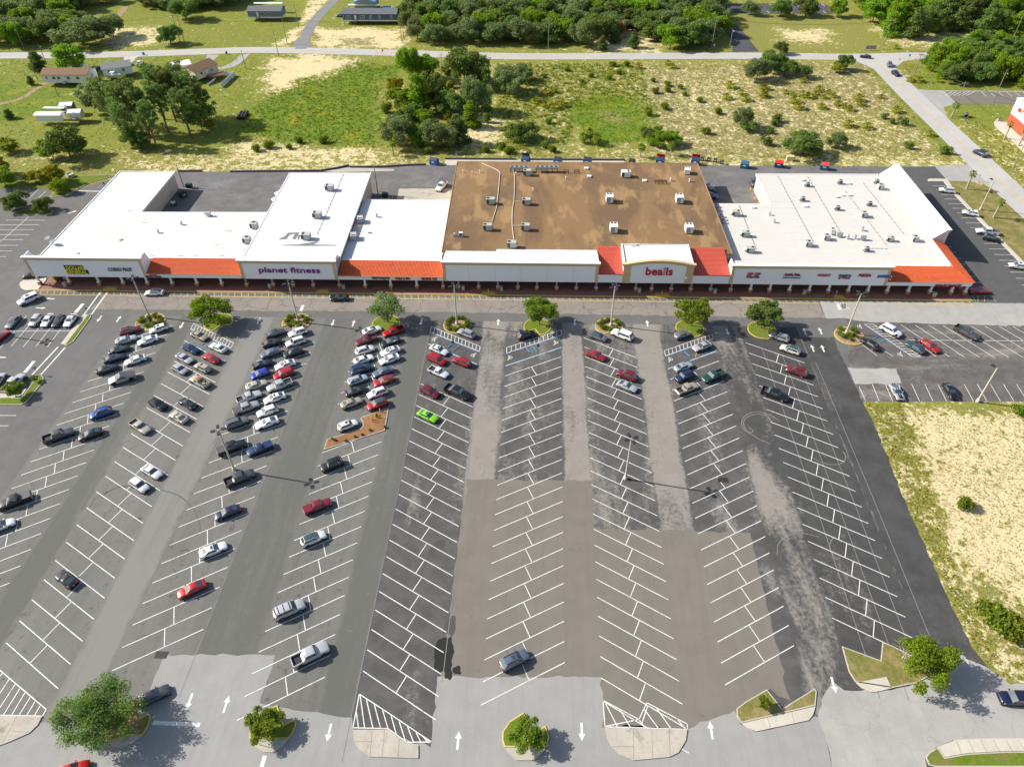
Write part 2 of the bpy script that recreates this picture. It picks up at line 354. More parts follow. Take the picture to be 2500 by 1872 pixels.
def banded():
    """older lanes and stalls of the left half, tones running into each other"""
    xs = np.arange(-102.3, -26.3, .5); ys = np.arange(36, YT+.3, .8); X, Y = np.meshgrid(xs, ys); P = np.stack([X.ravel(), Y.ravel()], 1); x, y = P[:, 0], P[:, 1]
    jx = x+.12*np.sin(y*.9)+.10*np.sin(y*2.3+1); tone = np.full(len(P), .4); stall = np.zeros(len(P))
    for a, b, t, st in ((-102.3,-89.6,.36,1),(-89.6,-85.2,.0,0),(-85.2,-72.0,.44,1),(-72.0,-66.2,.95,0),(-66.2,-53.2,.40,1),(-53.2,-43.8,.05,0),(-43.8,-31.5,.32,1),(-31.5,-26.0,.03,0)):
        w = np.clip((jx-a)/.45+.5, 0, 1)*np.clip((b-jx)/.45+.5, 0, 1); tone = tone*(1-w)+t*w; stall = stall*(1-w)+st*w
    tone += .16*np.clip((60-y)/25, 0, 1)*(x < -55)
    me = bpy.data.meshes.new('lane_asphalt'); nx, ny = len(xs), len(ys); ii = (np.arange(ny-1)[:, None]*nx+np.arange(nx-1)).ravel(); q = np.stack([ii, ii+1, ii+nx+1, ii+nx], 1)
    me.vertices.add(len(P)); me.vertices.foreach_set('co', np.column_stack([P, np.full(len(P), .005)]).ravel()); me.loops.add(q.size); me.loops.foreach_set('vertex_index', q.ravel()); me.polygons.add(len(q)); me.polygons.foreach_set('loop_start', np.arange(0, q.size, 4)); me.update(calc_edges=True)
    ca = me.color_attributes.new('lane', 'FLOAT_COLOR', 'POINT'); ca.data.foreach_set('color', np.column_stack([tone, stall, tone*0, tone*0+1]).ravel())
    m, nt, b = newmat('lane_asphalt'); v = nd(nt, 'ShaderNodeVertexColor', layer_name='lane'); sp_ = nd(nt, 'ShaderNodeSeparateColor'); nt.links.new(v.outputs[0], sp_.inputs[0]); tn, st = sp_.outputs[0], sp_.outputs[1]
    n1 = noise(nt, .09, 7, .6, stretch=(1.4,.4,1)); n2 = noise(nt, .9, 6, .7); n3 = noise(nt, .9, 4, .6, stretch=(1,.05,1)); n4 = noise(nt, 5, 3, .7); n5 = noise(nt, .62, 5, .78, dist=.5); n6 = noise(nt, .35, 6, .7)
    t = mth(nt, 'ADD', tn, mth(nt, 'ADD', mth(nt, 'MULTIPLY', mth(nt, 'SUBTRACT', n1, .5), 1.1), mth(nt, 'ADD', mth(nt, 'MULTIPLY', mth(nt, 'SUBTRACT', n3, .5), .55), mth(nt, 'MULTIPLY', mth(nt, 'SUBTRACT', n2, .5), .45))), clamp=True)
    k = mixc(nt, t, (.106,.107,.095), (.212,.203,.186))
    k = mixc(nt, mth(nt, 'MULTIPLY', mth(nt, 'MULTIPLY', ramp(nt, n5, .57, .68), st), .75), k, (.045,.043,.040)); k = mixc(nt, mth(nt, 'MULTIPLY', ramp(nt, n6, .60, .75), .4), k, (.245,.235,.215)); k = mixc(nt, .14, k, mixc(nt, n4, (0,0,0), (.28,.27,.25)))
    nt.links.new(k, b.inputs['Base Color']); b.inputs['Roughness'].default_value = .9; b.inputs['Specular IOR Level'].default_value = .25; bump(nt, b, n4, .02, .3); me.materials.append(m)
    link('lane_asphalt', me, lot)
banded()
def graded():
    """one sheet whose sealcoat is worn away to different degrees"""
    xs = np.arange(-26.6, 62.7, .6); ys = np.arange(36, YT+.3, .8); X, Y = np.meshgrid(xs, ys); P = np.stack([X.ravel(), Y.ravel()], 1); x, y = P[:, 0], P[:, 1]
    band = lambda a, b, e=.5: np.clip((x-a)/e+.5, 0, 1)*np.clip((b-x)/e+.5, 0, 1)
    bare = np.full(len(P), .30); up = np.clip((y-72)/8, 0, 1)
    for a, b, v in ((-26.6,-13.6,.34),(-13.6,-7.9,.86),(-7.9,5.4,.42),(5.4,10.3,.92),(10.3,23.0,.44),(23.0,29.2,.90),(29.2,42.0,.36),(42.0,48.6,.46),(48.6,62.7,.17)):
        w = band(a, b); bare = bare*(1-w)+v*w
    bare = np.where((x > 42), bare, bare*(.35+.65*up)+.3*(1-up)*0)
    bare += .22*np.clip((y-134)/4, 0, 1)*(x > -14)*(x < 48)
    for fn, px, py, rx, ry, v in [(O,1655,1080,3.0,8,.55),(O,1628,1010,2.0,6,.35),(O,1572,850,1.6,9,.4),(O,1665,1260,1.5,9,.45),(O,1735,1450,1.2,7,.45),(O,1805,800,2.4,9,.5),(O,1560,720,2.2,6,.45),(O,1050,900,2.0,12,.2),(O,1420,900,2.5,16,.2),(O,1400,1000,3,9,.25),(O,1240,860,2,14,.2),(O,1660,890,1.2,10,.3),(O,905,1010,.8,20,.25),(O,1790,1010,.8,14,.3)]:
        c = at(fn(px,py)); bare += v*np.exp(-((x-c.x)/rx)**2-((y-c.y)/ry)**2)
    fresh = np.clip((x-40)/6, 0, 1)
    me = bpy.data.meshes.new('sealed_asphalt'); nx, ny = len(xs), len(ys); ii = (np.arange(ny-1)[:, None]*nx+np.arange(nx-1)).ravel(); q = np.stack([ii, ii+1, ii+nx+1, ii+nx], 1)
    me.vertices.add(len(P)); me.vertices.foreach_set('co', np.column_stack([P, np.full(len(P), .004)]).ravel()); me.loops.add(q.size); me.loops.foreach_set('vertex_index', q.ravel()); me.polygons.add(len(q)); me.polygons.foreach_set('loop_start', np.arange(0, q.size, 4)); me.update(calc_edges=True)
    ca = me.color_attributes.new('wear', 'FLOAT_COLOR', 'POINT'); ca.data.foreach_set('color', np.column_stack([bare, fresh, bare*0, bare*0+1]).ravel())
    m, nt, b = newmat('sealed_asphalt'); v = nd(nt, 'ShaderNodeVertexColor', layer_name='wear'); sp_ = nd(nt, 'ShaderNodeSeparateColor'); nt.links.new(v.outputs[0], sp_.inputs[0]); br, fr = sp_.outputs[0], sp_.outputs[1]
    n1 = noise(nt, .11, 9, .66, stretch=(1.2,.32,1), dist=.5); n2 = noise(nt, 1.2, 7, .75); n3 = noise(nt, .3, 6, .65); n4 = noise(nt, 5, 3, .7); n5 = noise(nt, .55, 5, .75, dist=.4)
    dark = mixc(nt, fr, mixc(nt, ramp(nt, n3, .3, .7), (.060,.059,.058), (.098,.095,.091)), mixc(nt, ramp(nt, n3, .3, .7), (.040,.040,.041), (.062,.061,.060)))
    lite = mixc(nt, n3, (.20,.184,.16), (.33,.30,.262))
    wm = mth(nt, 'ADD', br, mth(nt, 'ADD', mth(nt, 'MULTIPLY', mth(nt, 'SUBTRACT', n1, .5), 2.6), mth(nt, 'MULTIPLY', mth(nt, 'SUBTRACT', n2, .5), 1.3)))
    k = mixc(nt, mth(nt, 'MULTIPLY', ramp(nt, wm, .36, 1.0), .95), dark, lite)
    k = mixc(nt, mth(nt, 'MULTIPLY', ramp(nt, n5, .61, .72), .55), k, (.035,.034,.033)); k = mixc(nt, .14, k, mixc(nt, n4, (0,0,0), (.25,.24,.22)))
    nt.links.new(k, b.inputs['Base Color']); b.inputs['Roughness'].default_value = .9; b.inputs['Specular IOR Level'].default_value = .25; bump(nt, b, n4, .02, .3); me.materials.append(m)
    link('sealed_asphalt', me, lot)
graded()
patch(None, [(62.004,36),(84,36)]+[(p.x+.0,p.y) for p in LOT_RIGHT[::-1][3:]]+[(70,137),(62.504,137)], asp_margin, 1.6)
patch(D, [(1060,110),(2500,130),(2900,150),(2900,824),(1192,824),(1080,560)], asp_rightlot, 2)
patch(D, [(1070,545),(1478,555),(1520,675),(1130,682)], asp_pale, 3)
patch(O, [(1010,1035),(1278,1038),(1284,1140),(1620,1150),(1706,1512),(1662,1488),(1592,1556),(1480,1600),(1300,1600),(1290,1465),(952,1462)], asp_brown, 2)
patch(None, [tuple(at(q).xy) for q in [T5(880,1098),T5(2208,1110),T6(2208,1130),T7(2208,1160),T8(470,1165),T8(540,1298),T7(2100,1292),T7(0,1256),T6(720,1240),T6(0,1236),T5(1100,1224),T5(762,1226)]], asp_tan, 2)
patch(T8, [(480,1160),(2208,1176),(3000,1190),(3000,1365),(2208,1365),(880,1332),(700,1302),(545,1300)], asp_pale, 3)
patch(None, [tuple(at(q).xy) for q in [T4(1100,1408),T4(1452,1405),T8(1556,130),T8(1636,250),T8(1906,530),T8(2204,830),T8(2700,1320),T8(2208,1172),T8(1790,1164),T8(1600,900),T8(1080,20)]], asp_side, 1)
patch(L, [(1655,1400),(2170,1422),(2330,1400),(2260,1600),(1800,1640)], asp_road, 2)
patch(None, [tuple(at(q).xy) for q in [K(-200,1640),K(250,1376),K(800,1376),K(880,1230),K(988,975),K(1648,980),K(1590,1180),K(1556,1275),K(2112,1358),L(145,1425),L(622,1520),L(628,1450),L(656,1110),L(1645,1112),L(1660,1410),L(2160,1430),M(195,1424),M(480,1312),M(515,1392),M(600,1442),M(958,1352),M(985,1352),M(1065,1652),M(1200,1900),K(-300,1900)]], asp_road, 3)
patch(M, [(985,1352),(975,1310),(1060,1130),(1140,1190),(1420,1190),(1560,1150),(1700,1010),(1850,1000),(1990,1050),(2130,1150),(2500,1150),(2500,1482),(1800,1492),(1690,1532),(1620,1592),(1640,1700),(1640,1900),(1200,1900),(1065,1652)], asp_pale, 4)
patch(None, [tuple(at(q).xy) for q in [T5(1000,100),T5(1480,72),T5(2208,70),T2(560,1450),T2(800,1410),T2(1450,1398),T2(1600,1398),T3(985,1392),T3(1600,1394),T3(2150,1404),T4(0,1392),T4(1095,1408),T8(1000,90)]]+[(102,186),(-112,180)], asp_alley, 1)
sheet('service_apron', ats(T2, [(1612,1346),(2208,1350)])+ats(T3, [(980,1356),(985,1386)])+ats(T2, [(1740,1392),(1605,1392)]), .012, concrete, lot)
sheet('service_apron', ats(T2, [(570,1445),(790,1412),(1180,1425),(1180,1440),(700,1452)]), .012, concrete_old, lot)
sheet('service_apron', ats(T2, [(1220,1590),(1700,1590),(1680,1720),(1200,1720)]), .012, concrete_old, lot)
sheet('drive_apron', ats(T4, [(1458,1402),(1700,1388),(1760,1384),(1960,1545),(1900,1560),(1790,1530),(1562,1522)]), .012, asp_pale, lot)
# wet patch left on the asphalt
wet = plain('wet_asphalt', (.028,.027,.022), .25, var=.3)
sheet('water_stain', ragged(smooth_line(ats(L, [(650,900),(690,878),(728,880),(745,855),(752,960),(740,1040),(748,1100),(735,1125),(705,1118),(700,1075),(660,1080),(638,1040),(640,960),(650,900)]), 3)[:-1], .10, .5), .020, wet, lot)
sheet('water_stain', ragged(smooth_line(ats(L, [(755,1050),(790,1045),(797,1090),(770,1095),(750,1075),(755,1050)]), 3)[:-1], .10, .5), .020, wet, lot)
oil = plain('oil_darkened_asphalt', (.062,.056,.048), .7, var=.3)
sheet('oil_stain', ragged(smooth_line(ats(L, [(640,300),(700,290),(690,340),(640,345),(635,395),(605,380),(615,340),(640,300)]), 3)[:-1], .10, .5), .020, oil, lot)
sheet('oil_stain', ragged(smooth_line(ats(L, [(725,770),(760,740),(768,800),(750,860),(725,850),(690,840),(725,770)]), 3)[:-1], .1, .5), .019, oil, lot)
skid = plain('tyre_scuff', (.105,.10,.092), .8, var=.3); skid_l = plain('tyre_scuff_pale', (.20,.195,.185), .8, var=.3)
for fn, pts, wdt, mt in [(D, [(430,1000),(380,950),(300,935),(220,960),(190,1010),(215,1070),(255,1090),(268,1070),(235,1045)], .16, skid_l), (D, [(490,990),(420,945),(300,915),(210,945),(175,1000),(190,1060),(250,1100),(330,1150),(420,1185)], .16, skid_l),
        (D, [(1030,1250),(1050,1290),(1030,1340),(960,1360),(860,1345),(770,1300)], .14, skid_l), (K, [(540,90),(570,40),(640,5),(740,-30),(900,-20),(1040,10),(1120,60),(1180,140),(1205,240)], .28, skid), (K, [(1850,350),(1790,400),(1780,470),(1830,530),(1910,540)], .16, skid), (M, [(1070,270),(1045,320),(1060,370),(1090,410)], .14, skid_l), (M, [(730,380),(740,310),(800,265),(880,250),(980,270)], .12, skid_l),
        (A, [(850,1650),(900,1590),(1000,1545),(1100,1535)], .2, skid)]:
    ribbon(MB(), smooth_line(ats(fn, pts), 6), wdt/2, -wdt/2, .0205).build('tyre_mark', mt, lot)
# straight seams between paving lanes
for x, y0, y1 in [(-66.2,46,YT),(-53.3,46,YT),(-26.6,38,YT),(-13.7,50,138),(52.3,50,132),(56.5,50,130),(59.6,50,128),(63.5,50,128)]:
    ribbon(MB(), [Vector((x,y0,0)),Vector((x+.2,(y0+y1)/2,0)),Vector((x,y1,0))], .06, -.06, .0206).build('paving_seam', skid_l if x > 40 else asp_light, lot)
# ================================================================== PAINT
def paint(name, c):
    m, nt, b = newmat(name); f = noise(nt, 2.2, 6, .75); g = noise(nt, .4, 3)
    k = mixc(nt, mth(nt, 'MULTIPLY', ramp(nt, mth(nt,'ADD',f,mth(nt,'MULTIPLY',mth(nt,'SUBTRACT',g,.5),.5)), .46, .74), .8), c, tuple(.30*x+.09 for x in c))
    nt.links.new(k, b.inputs['Base Color']); b.inputs['Roughness'].default_value = .7; return m
P_WHITE, P_YEL, P_BLUE, P_ORANGE = paint('paint_white', (.66,.65,.61)), paint('paint_yellow', (.60,.45,.16)), paint('paint_blue', (.10,.28,.50)), paint('paint_road_yellow', (.62,.40,.06))
ZP = .030
def strip(a, b, w, mat=P_WHITE, name='painted_line', parent=None, z=ZP):
    a, b = Vector((a[0],a[1],0)), Vector((b[0],b[1],0)); t = (b-a).normalized()*1.0; n = Vector((-t.y,t.x,0))*(w/2)
    mb = MB().add([(*(a+n).xy,z),(*(a-n).xy,z),(*(b-n).xy,z),(*(b+n).xy,z)], [(0,1,2,3)])
    return mb.build(name, mat, parent or lot)
# rows of stalls: name -> x left, x right, y of one left tip, rise to the right tip, pitch, first and last line, skip
ROWS = {'r1':(-101.5,-90.2,112.3,7.1,3.43,-18,5,()), 'r2':(-84.6,-72.4,119.5,-7.0,3.865,-17,1,()), 'r3':(-65.5,-53.6,77.1,7.5,3.9,-7,12,()),
        'r4':(-43.4,-31.9,89.1,7.0,3.535,-13,11,(3,4,5)), 'r5':(-26.2,-14.0,114.0,-7.0,3.482,-18,1,()), 'r6':(-7.5,5.1,120.7,7.1,3.52,-21,0,()),
        'r7':(10.7,22.6,135.0,-7.0,3.475,-25,0,()), 'r8':(29.5,41.5,113.8,6.8,3.475,-18,2,()), 'r9':(48.9,60.9,134.3,-6.9,3.745,-19,0,())}
LW = .15
for rn, (xl, xr, y0, rise, pit, k0, k1, skip) in ROWS.items():
    def stripmesh(dx, dy, nm):
        t = Vector((dx,dy,0)).normalized(); n = Vector((-t.y,t.x,0))*(LW/2)
        return MB().add([tuple(n),tuple(-n),(dx-n.x,dy-n.y,0),(dx+n.x,dy+n.y,0)], [(0,1,2,3)]).mesh(nm, P_WHITE)
    lm = stripmesh(xr-xl, rise, 'stall_line')
    tx = Vector((xr-xl,rise,0)); f = .5; off = .045*(1 if rise > 0 else 1)
    # short bar between the heads of the stalls
    sg = 1 if rise > 0 else -1; c0 = Vector((xl,y0,0))+tx*(.515-.05*sg); c1 = Vector((xl,y0-pit,0))+tx*(.515+.05*sg)
    dm = stripmesh(c1.x-c0.x, c1.y-c0.y, 'stall_divider')
    for k in range(k0, k1+1):
        y = y0+k*pit
        if k in skip: continue
        link('stall_line', lm, lot, (xl, y, ZP))
        if k > k0 and not (k-1 in skip): link('stall_divider', dm, lot, (c0.x, c0.y+k*pit, ZP))
# slanting stalls of the right-hand lot
for i in range(12):
    p, q = (1517+118*i, 183+2*i), (1925+124.5*i, 452+1.5*i)
    strip(at(D(*p)).xy, at(D(*q)).xy, .14, name='stall_line')
strip(at(D(1560,312)).xy, at(D(3100,322)).xy, .14, name='stall_line')
for p, q in [((1190,350),(1318,445)),((1560,420),(1685,450)),((1685,360),(1810,450))]: strip(at(D(*p)).xy, at(D(*q)).xy, .13, name='stall_line')
for i in range(14):
    x = 1165+110.5*i; strip(at(D(x, 705-22*(i>0)-2*i*0)).xy, at(D(x+54+5.0*i*.6, 826)).xy, .13, name='stall_line')
# side lot beside the last shop
for (x0, y0_, x1) in [(1440,187,1540),(1473,222,1510),(1507,260,1635),(1540,297,1668),(1573,336,1702),(1608,375,1735),(1642,414,1690),(1680,455,1810),(1717,497,1848),(1755,539,1800),(1872,671,2020),(1915,717,2060),(1957,765,2108),(2000,813,2150),(2045,862,2090),(2090,913,2240),(2138,965,2290),(2188,1020,2340)]:
    strip(at(T8(x0,y0_)).xy, at(T8(x1,y0_+2)).xy, .13, name='stall_line')
for y0_, x0, x1 in [(700,1560,1598),(746,1590,1635),(796,1630,1675),(845,1670,1720),(897,1715,1757),(948,1755,1800),(1000,1790,1842)]:
    strip(at(T8(x0,y0_)).xy, at(T8(x1,y0_+1)).xy, .13, name='stall_line')
# left lot
for p, q in [((50,476),(375,476)),((0,516),(332,514)),((-40,557),(288,555)),((-80,599),(243,597)),((-120,643),(197,641)),((-160,690),(152,687)),((-200,737),(103,735)),((-240,783),(52,782)),((245,445),(-20,680)),((325,215),(247,290)),((255,215),(178,290)),((388,230),(322,290)),((190,215),(110,290))]:
    strip(at(T5(*p)).xy, at(T5(*q)).xy, .15, name='stall_line')
strip(at(T5(640,228)).xy, at(T5(880,235)).xy, .5, name='stop_bar')
for p, q in [((40,235),(600,235)),((235,200),(95,365)),((330,205),(197,368)),((425,210),(300,368)),((522,205),(400,368)),((225,105),(120,235)),((130,235),(-5,385)),((20,595),(-60,690)),((62,605),(0,665)),((-60,945),(137,947)),((-60,1033),(72,1033))]:
    strip(at(A(*p)).xy, at(A(*q)).xy, .14, name='stall_line')
for p, q, w_ in [((850,1075),(705,1275),.35),((905,1080),(770,1270),.35),((700,1178),(635,1255),.9)]:
    strip(at(T5(*p)).xy, at(T5(*q)).xy, w_, name='crosswalk_line')
for p, q, w_ in [((490,368),(270,605),.35),((548,375),(345,603),.35),((288,488),(208,585),.8)]:
    strip(at(A(*p)).xy, at(A(*q)).xy, w_, name='crosswalk_line')
strip(at(K(918,1385)).xy, at(K(1200,1398)).xy, .62, name='stop_bar')
strip(at(K(1590,1583)).xy, at(K(1570,1652)).xy, .6, name='stop_bar')
strip(at(T8(630,1165)).xy, at(T8(660,1230)).xy, .75, name='stop_bar')
strip(at(T6(415,1190)).xy, at(T6(395,1240)).xy, .7, name='stop_bar')
strip(at(T6(1212,1120)).xy, at(T6(1200,1165)).xy, .7, name='stop_bar')
# hatched bays
def hatch(a, b, c, d, n, rim=P_WHITE, bars=P_WHITE, blue=None, lw=.14):
    a, b, c, d = [Vector((*v.xy,0)) for v in (a,b,c,d)]
    for p, q in ((a,b),(b,c),(c,d),(d,a)): strip(p, q, lw, rim, 'hatch_line')
    for i in range(1, n): strip(a.lerp(b, i/n), d.lerp(c, i/n), lw, bars, 'hatch_line', z=ZP+.002)
    if blue:
        o = (c-b).normalized()*.22 if blue > 0 else (a-d).normalized()*.22
        strip((d+o, c+o)[0] if blue > 0 else a+o, c+o if blue > 0 else b+o, .16, P_BLUE, 'blue_line', z=ZP+.003)
hatch(*ats(T5, [(1630,1345),(1968,1508),(1945,1552),(1608,1390)]), 14, blue=1)
hatch(*ats(B, [(1770,197),(2180,365),(2175,407),(1763,245)]), 14, blue=1)
hatch(*ats(C, [(265,375),(722,225),(728,268),(265,420)]), 12, blue=1)
hatch(*ats(C, [(1595,400),(1997,262),(2005,300),(1603,445)]), 13, blue=1)
hatch(*ats(D, [(1285,178),(1685,450),(1610,450),(1210,178)]), 13, blue=1)
for fn, p, q in [(A,(1555,312),(1740,412)),(B,(1745,340),(2155,512)),(C,(258,525),(725,370)),(C,(1622,550),(1800,490)),(C,(1810,482),(2030,402)),(D,(1065,172),(1140,225)),(D,(1340,375),(1448,445)),(A,(1830,460),(1897,485))]:
    strip(at(fn(*p)).xy, at(fn(*q)).xy, .15, P_BLUE, 'blue_line')
    d_ = .2; strip((at(fn(*p)).xy-Vector((0,d_))), (at(fn(*q)).xy-Vector((0,d_))), .13, P_WHITE, 'stall_line')
# wheel stops, blue
for fn, p, q in [(B,(1905,378),(1950,342)),(B,(1958,400),(2005,365)),(C,(430,378),(462,417)),(C,(487,368),(522,410)),(C,(1762,408),(1808,450)),(D,(1280,302),(1325,282)),(D,(1335,335),(1380,315)),(A,(1700,352),(1722,338)),(A,(1742,372),(1760,355))]:
    a, b = at(fn(*p)), at(fn(*q)); c = (a+b)/2; ln = (b-a).length
    o = MB().prism([(-ln/2,-.09),(ln/2,-.09),(ln/2,.09),(-ln/2,.09)], .03, .15).build('wheel_stop', plain('wheel_stop_blue', (.06,.26,.48), .7))
    o.location = c; o.rotation_euler.z = math.atan2((b-a).y, (b-a).x)
    tag(o, 'blue painted concrete wheel stop of a disabled bay', 'wheel stop', 'blue wheel stops of the disabled bays')
# triangular hatched ends
def fan(fn, poly, bars):
    P = ats(fn, poly)
    for i in range(len(P)): strip(P[i].xy, P[(i+1)%len(P)].xy, .15, name='hatch_line')
    for p, q in bars: strip(at(fn(*p)).xy, at(fn(*q)).xy, .15, name='hatch_line', z=ZP+.002)
fan(L, [(190,1213),(378,1335),(622,1500),(475,1502),(362,1420),(152,1415)], [((195,1220),(222,1417)),((232,1242),(272,1418)),((280,1275),(318,1420)),((330,1310),(362,1420)),((172,1320),(185,1415)),((380,1338),(412,1455)),((430,1378),(465,1490)),((480,1410),(515,1500)),((530,1440),(560,1505)),((575,1470),(605,1505))])
fan(L, [(1652,1250),(1868,1365),(1664,1407)], [((1915,1265),(2157,1392)),((2157,1392),(2160,1425)),((1664,1408),(2160,1425)),((1868,1365),(1915,1265)),((1668,1270),(1738,1408)),((1755,1310),(1817,1412)),((1870,1370),(1905,1415)),((1900,1305),(1982,1415)),((1975,1300),(2060,1420)),((2095,1360),(2145,1420))])
fan(K, [(-120,985),(0,1070),(278,1305),(255,1345),(-120,1338)], [((18,1085),(-80,1200)),((58,1120),(-60,1300)),((95,1150),(-30,1340)),((120,1180),(20,1340)),((150,1205),(70,1340)),((182,1232),(115,1340)),((210,1258),(162,1340)),((240,1285),(208,1342))])
# arrows
def arrow(p, dx, dy, s=1.0, mat=P_WHITE):
    t = Vector((dx,dy,0)).normalized(); n = Vector((-t.y,t.x,0)); P = lambda u,v: tuple((Vector((p.x,p.y,0))+t*u*s+n*v*s).xy)+(ZP+.001,)
    MB().add([P(-1.3,-.18),P(.25,-.18),P(.25,-.5),P(1.3,0),P(.25,.5),P(.25,.18),P(-1.3,.18)], [(0,1,5,6),(2,3,4)]).build('painted_arrow', mat, lot)
for fn, x, y, dx, dy in [(T5,418,1137,-1,0),(T5,345,1215,1,0),(T5,838,1305,0,-1),(T5,1000,1307,0,1),(T5,1530,1362,0,-1),(T6,40,1322,0,1),(T6,665,1340,0,-1),(T6,838,1343,0,1),(T6,1410,1333,0,-1),(T6,2057,1333,0,1),(C,840,165,0,-1),(C,1450,172,0,1),(C,2125,243,0,-1),(D,772,380,0,1),(D,858,382,0,1),(D,707,240,0,1),(D,838,235,0,1),(K,1137,1260,0,-1),(K,1358,1273,0,1),(K,1975,1445,0,-1),(L,783,1490,0,1),(L,1525,1440,0,-1),(M,335,1430,0,1),(M,1070,1160,0,-1),(A,5,457,-1,0),(T5,525,408,1,1),(T5,612,408,1,1),(M,1860,1010,-.5,1)]:
    arrow(at(fn(x,y)), dx, dy)
# text on the drive
def text_mesh(s, size=1.0, ext=0.0, bold=0.0, shear=0.0):
    cu = bpy.data.curves.new('t', 'FONT'); cu.body = s; cu.size = size; cu.extrude = ext; cu.offset = bold; cu.shear = shear; cu.align_x = 'CENTER'; cu.align_y = 'CENTER'; cu.resolution_u = 3
    o = bpy.data.objects.new('t', cu); COL.objects.link(o)
    me = bpy.data.meshes.new_from_object(o.evaluated_get(bpy.context.evaluated_depsgraph_get()))
    bpy.data.objects.remove(o); bpy.data.curves.remove(cu); return me
blk = plain('black_paint', (.02,.02,.02), .6)
sheet('stop_legend', ats(T8, [(664,1180),(702,1180),(716,1216),(682,1216)]), ZP, blk, lot)
me = text_mesh('STOP', 1.25); me.materials.append(P_WHITE); o = link('stop_legend', me, lot); c = at(T8(690,1197)); o.location = (c.x, c.y, ZP+.004); o.rotation_euler.z = R(-62)
# wheelchair symbols
def wheelchair(p, rz):
    mb = MB(); c = [(math.cos(a)*.42, math.sin(a)*.42, 0) for a in np.linspace(R(60), R(360), 14)]
    ribbon(mb, [Vector(q) for q in c], .06, -.06, 0)
    for q, w in [([(0,.95),(-.02,.05)],.08),([(-.02,.05),(.5,.02)],.08),([(.5,.02),(.68,-.5)],.08),([(0,.55),(.4,.52)],.06)]: ribbon(mb, [Vector((*v,0)) for v in q], w, -w, .001)
    mb.add([(.12*math.cos(a),1.1+.12*math.sin(a),.001) for a in np.linspace(0,2*math.pi,9)[:-1]], [list(range(8))])
    o = mb.build('wheelchair_symbol', P_WHITE, lot, (p.x,p.y,ZP)); o.rotation_euler.z = rz
for fn, x, y, r in [(B,1790,303,-40),(B,2118,440,-40),(C,683,333,150),(C,297,458,150),(C,1648,473,150),(D,1165,198,-30),(D,1505,432,-30)]: wheelchair(at(fn(x,y)), R(r))
# storm drains
iron = plain('drain_iron', (.03,.03,.03), .7)
for fn, x, y in [(C,2087,1488),(K,968,978)]:
    c = at(fn(x,y)); mb = MB()
    for i in range(6): mb.box(c.x-.9, c.x+.9, c.y-.5+i*.17, c.y-.5+i*.17+.1, .03, .05)
    mb.box(c.x-1, c.x+1, c.y-.6, c.y+.6, .01, .031); mb.build('storm_drain', iron, lot)
# ================================================================== ROADS AND ISLANDS
def road(name, cl, w, mat, z=.006, centre=None, edge=None):
    pts = resample(smooth_line(cl, 8), step=6)
    o = ribbon(MB(), pts, w/2, -w/2, z).build(name, mat); tag(o, kind='structure')
    if centre:
        for d in (.16, -.16): ribbon(MB(), pts, d+.07, d-.07, z+.012).build('centre_line', centre, o)
    if edge:
        for d in (w/2-.35, -w/2+.35): ribbon(MB(), pts, d+.06, d-.06, z+.012).build('edge_line', edge, o)
    return o
BR = [at(p) for p in [T1(-900,486),T1(0,470),T1(700,466),T1(1200,454),T1(1700,436),T2(0,423),T2(600,432),T2(1200,447),T3(0,475),T3(1000,474),T3(2100,472),T4(770,481),T4(1340,470),T4(1800,465),T4(2400,460),T4(3200,452)]]
road('back_road', BR, 8.2, asp_backroad, .004, P_ORANGE)
SR = [at(p) for p in [T4(945,492),T4(1030,575),T4(1265,815),T4(1510,1050),T4(1760,1290),T4(1990,1510),T4(2240,1750),T4(2700,2150)]]
road('side_road', SR, 9.6, asp_backroad, .018, P_ORANGE)
sheet('junction', ats(T4, [(765,505),(945,585),(1010,640),(1090,600),(1190,520),(1300,500),(1340,462),(770,462)]), .024, asp_backroad, kind='structure')
ln = [at(p) for p in [T2(395,415),T2(430,330),T2(480,220),T2(560,120),T2(650,30),T2(760,-80)]]
road('lane', ln, 5.4, asphalt('asphalt_lane', (.20,.195,.19), blotch=.08), .008)
sheet('lane_mouth', ats(T2, [(315,398),(500,402),(450,360),(438,315),(372,315)]), .011, MATS['asphalt_lane'], kind='structure')
# the far business lot with its curving black drive
dk = asphalt('asphalt_far_drive', (.075,.075,.08), blotch=.1)
sheet('far_drive', ats(T3, [(1890,440),(1890,370),(1860,300),(1780,215),(1735,130),(1690,60),(1640,-60),(1760,-60),(1790,55),(1830,130),(1905,190),(1990,280),(2060,370),(2115,435)]), .006, dk, kind='structure')
sheet('far_parking', ats(T3, [(1660,20),(1360,-10),(1380,-80),(1640,-80)]), .005, dk, kind='structure')
fp = sheet('far_parking', [at(q) for q in [T3(1740,85),T3(1805,110),T3(2208,118),T4(600,120),T4(610,70),T4(510,30),T4(0,30),T3(1860,35),T3(1770,60)]], .007, dk, kind='structure')
for i in range(7): strip(at(T4(40+95*i,95)).xy, at(T4(65+95*i,113)).xy, .3, parent=fp, name='stall_line', z=.012)
for i in range(6): strip(at(T4(60+110*i,33)).xy, at(T4(90+110*i,55)).xy, .3, parent=fp, name='stall_line', z=.012)
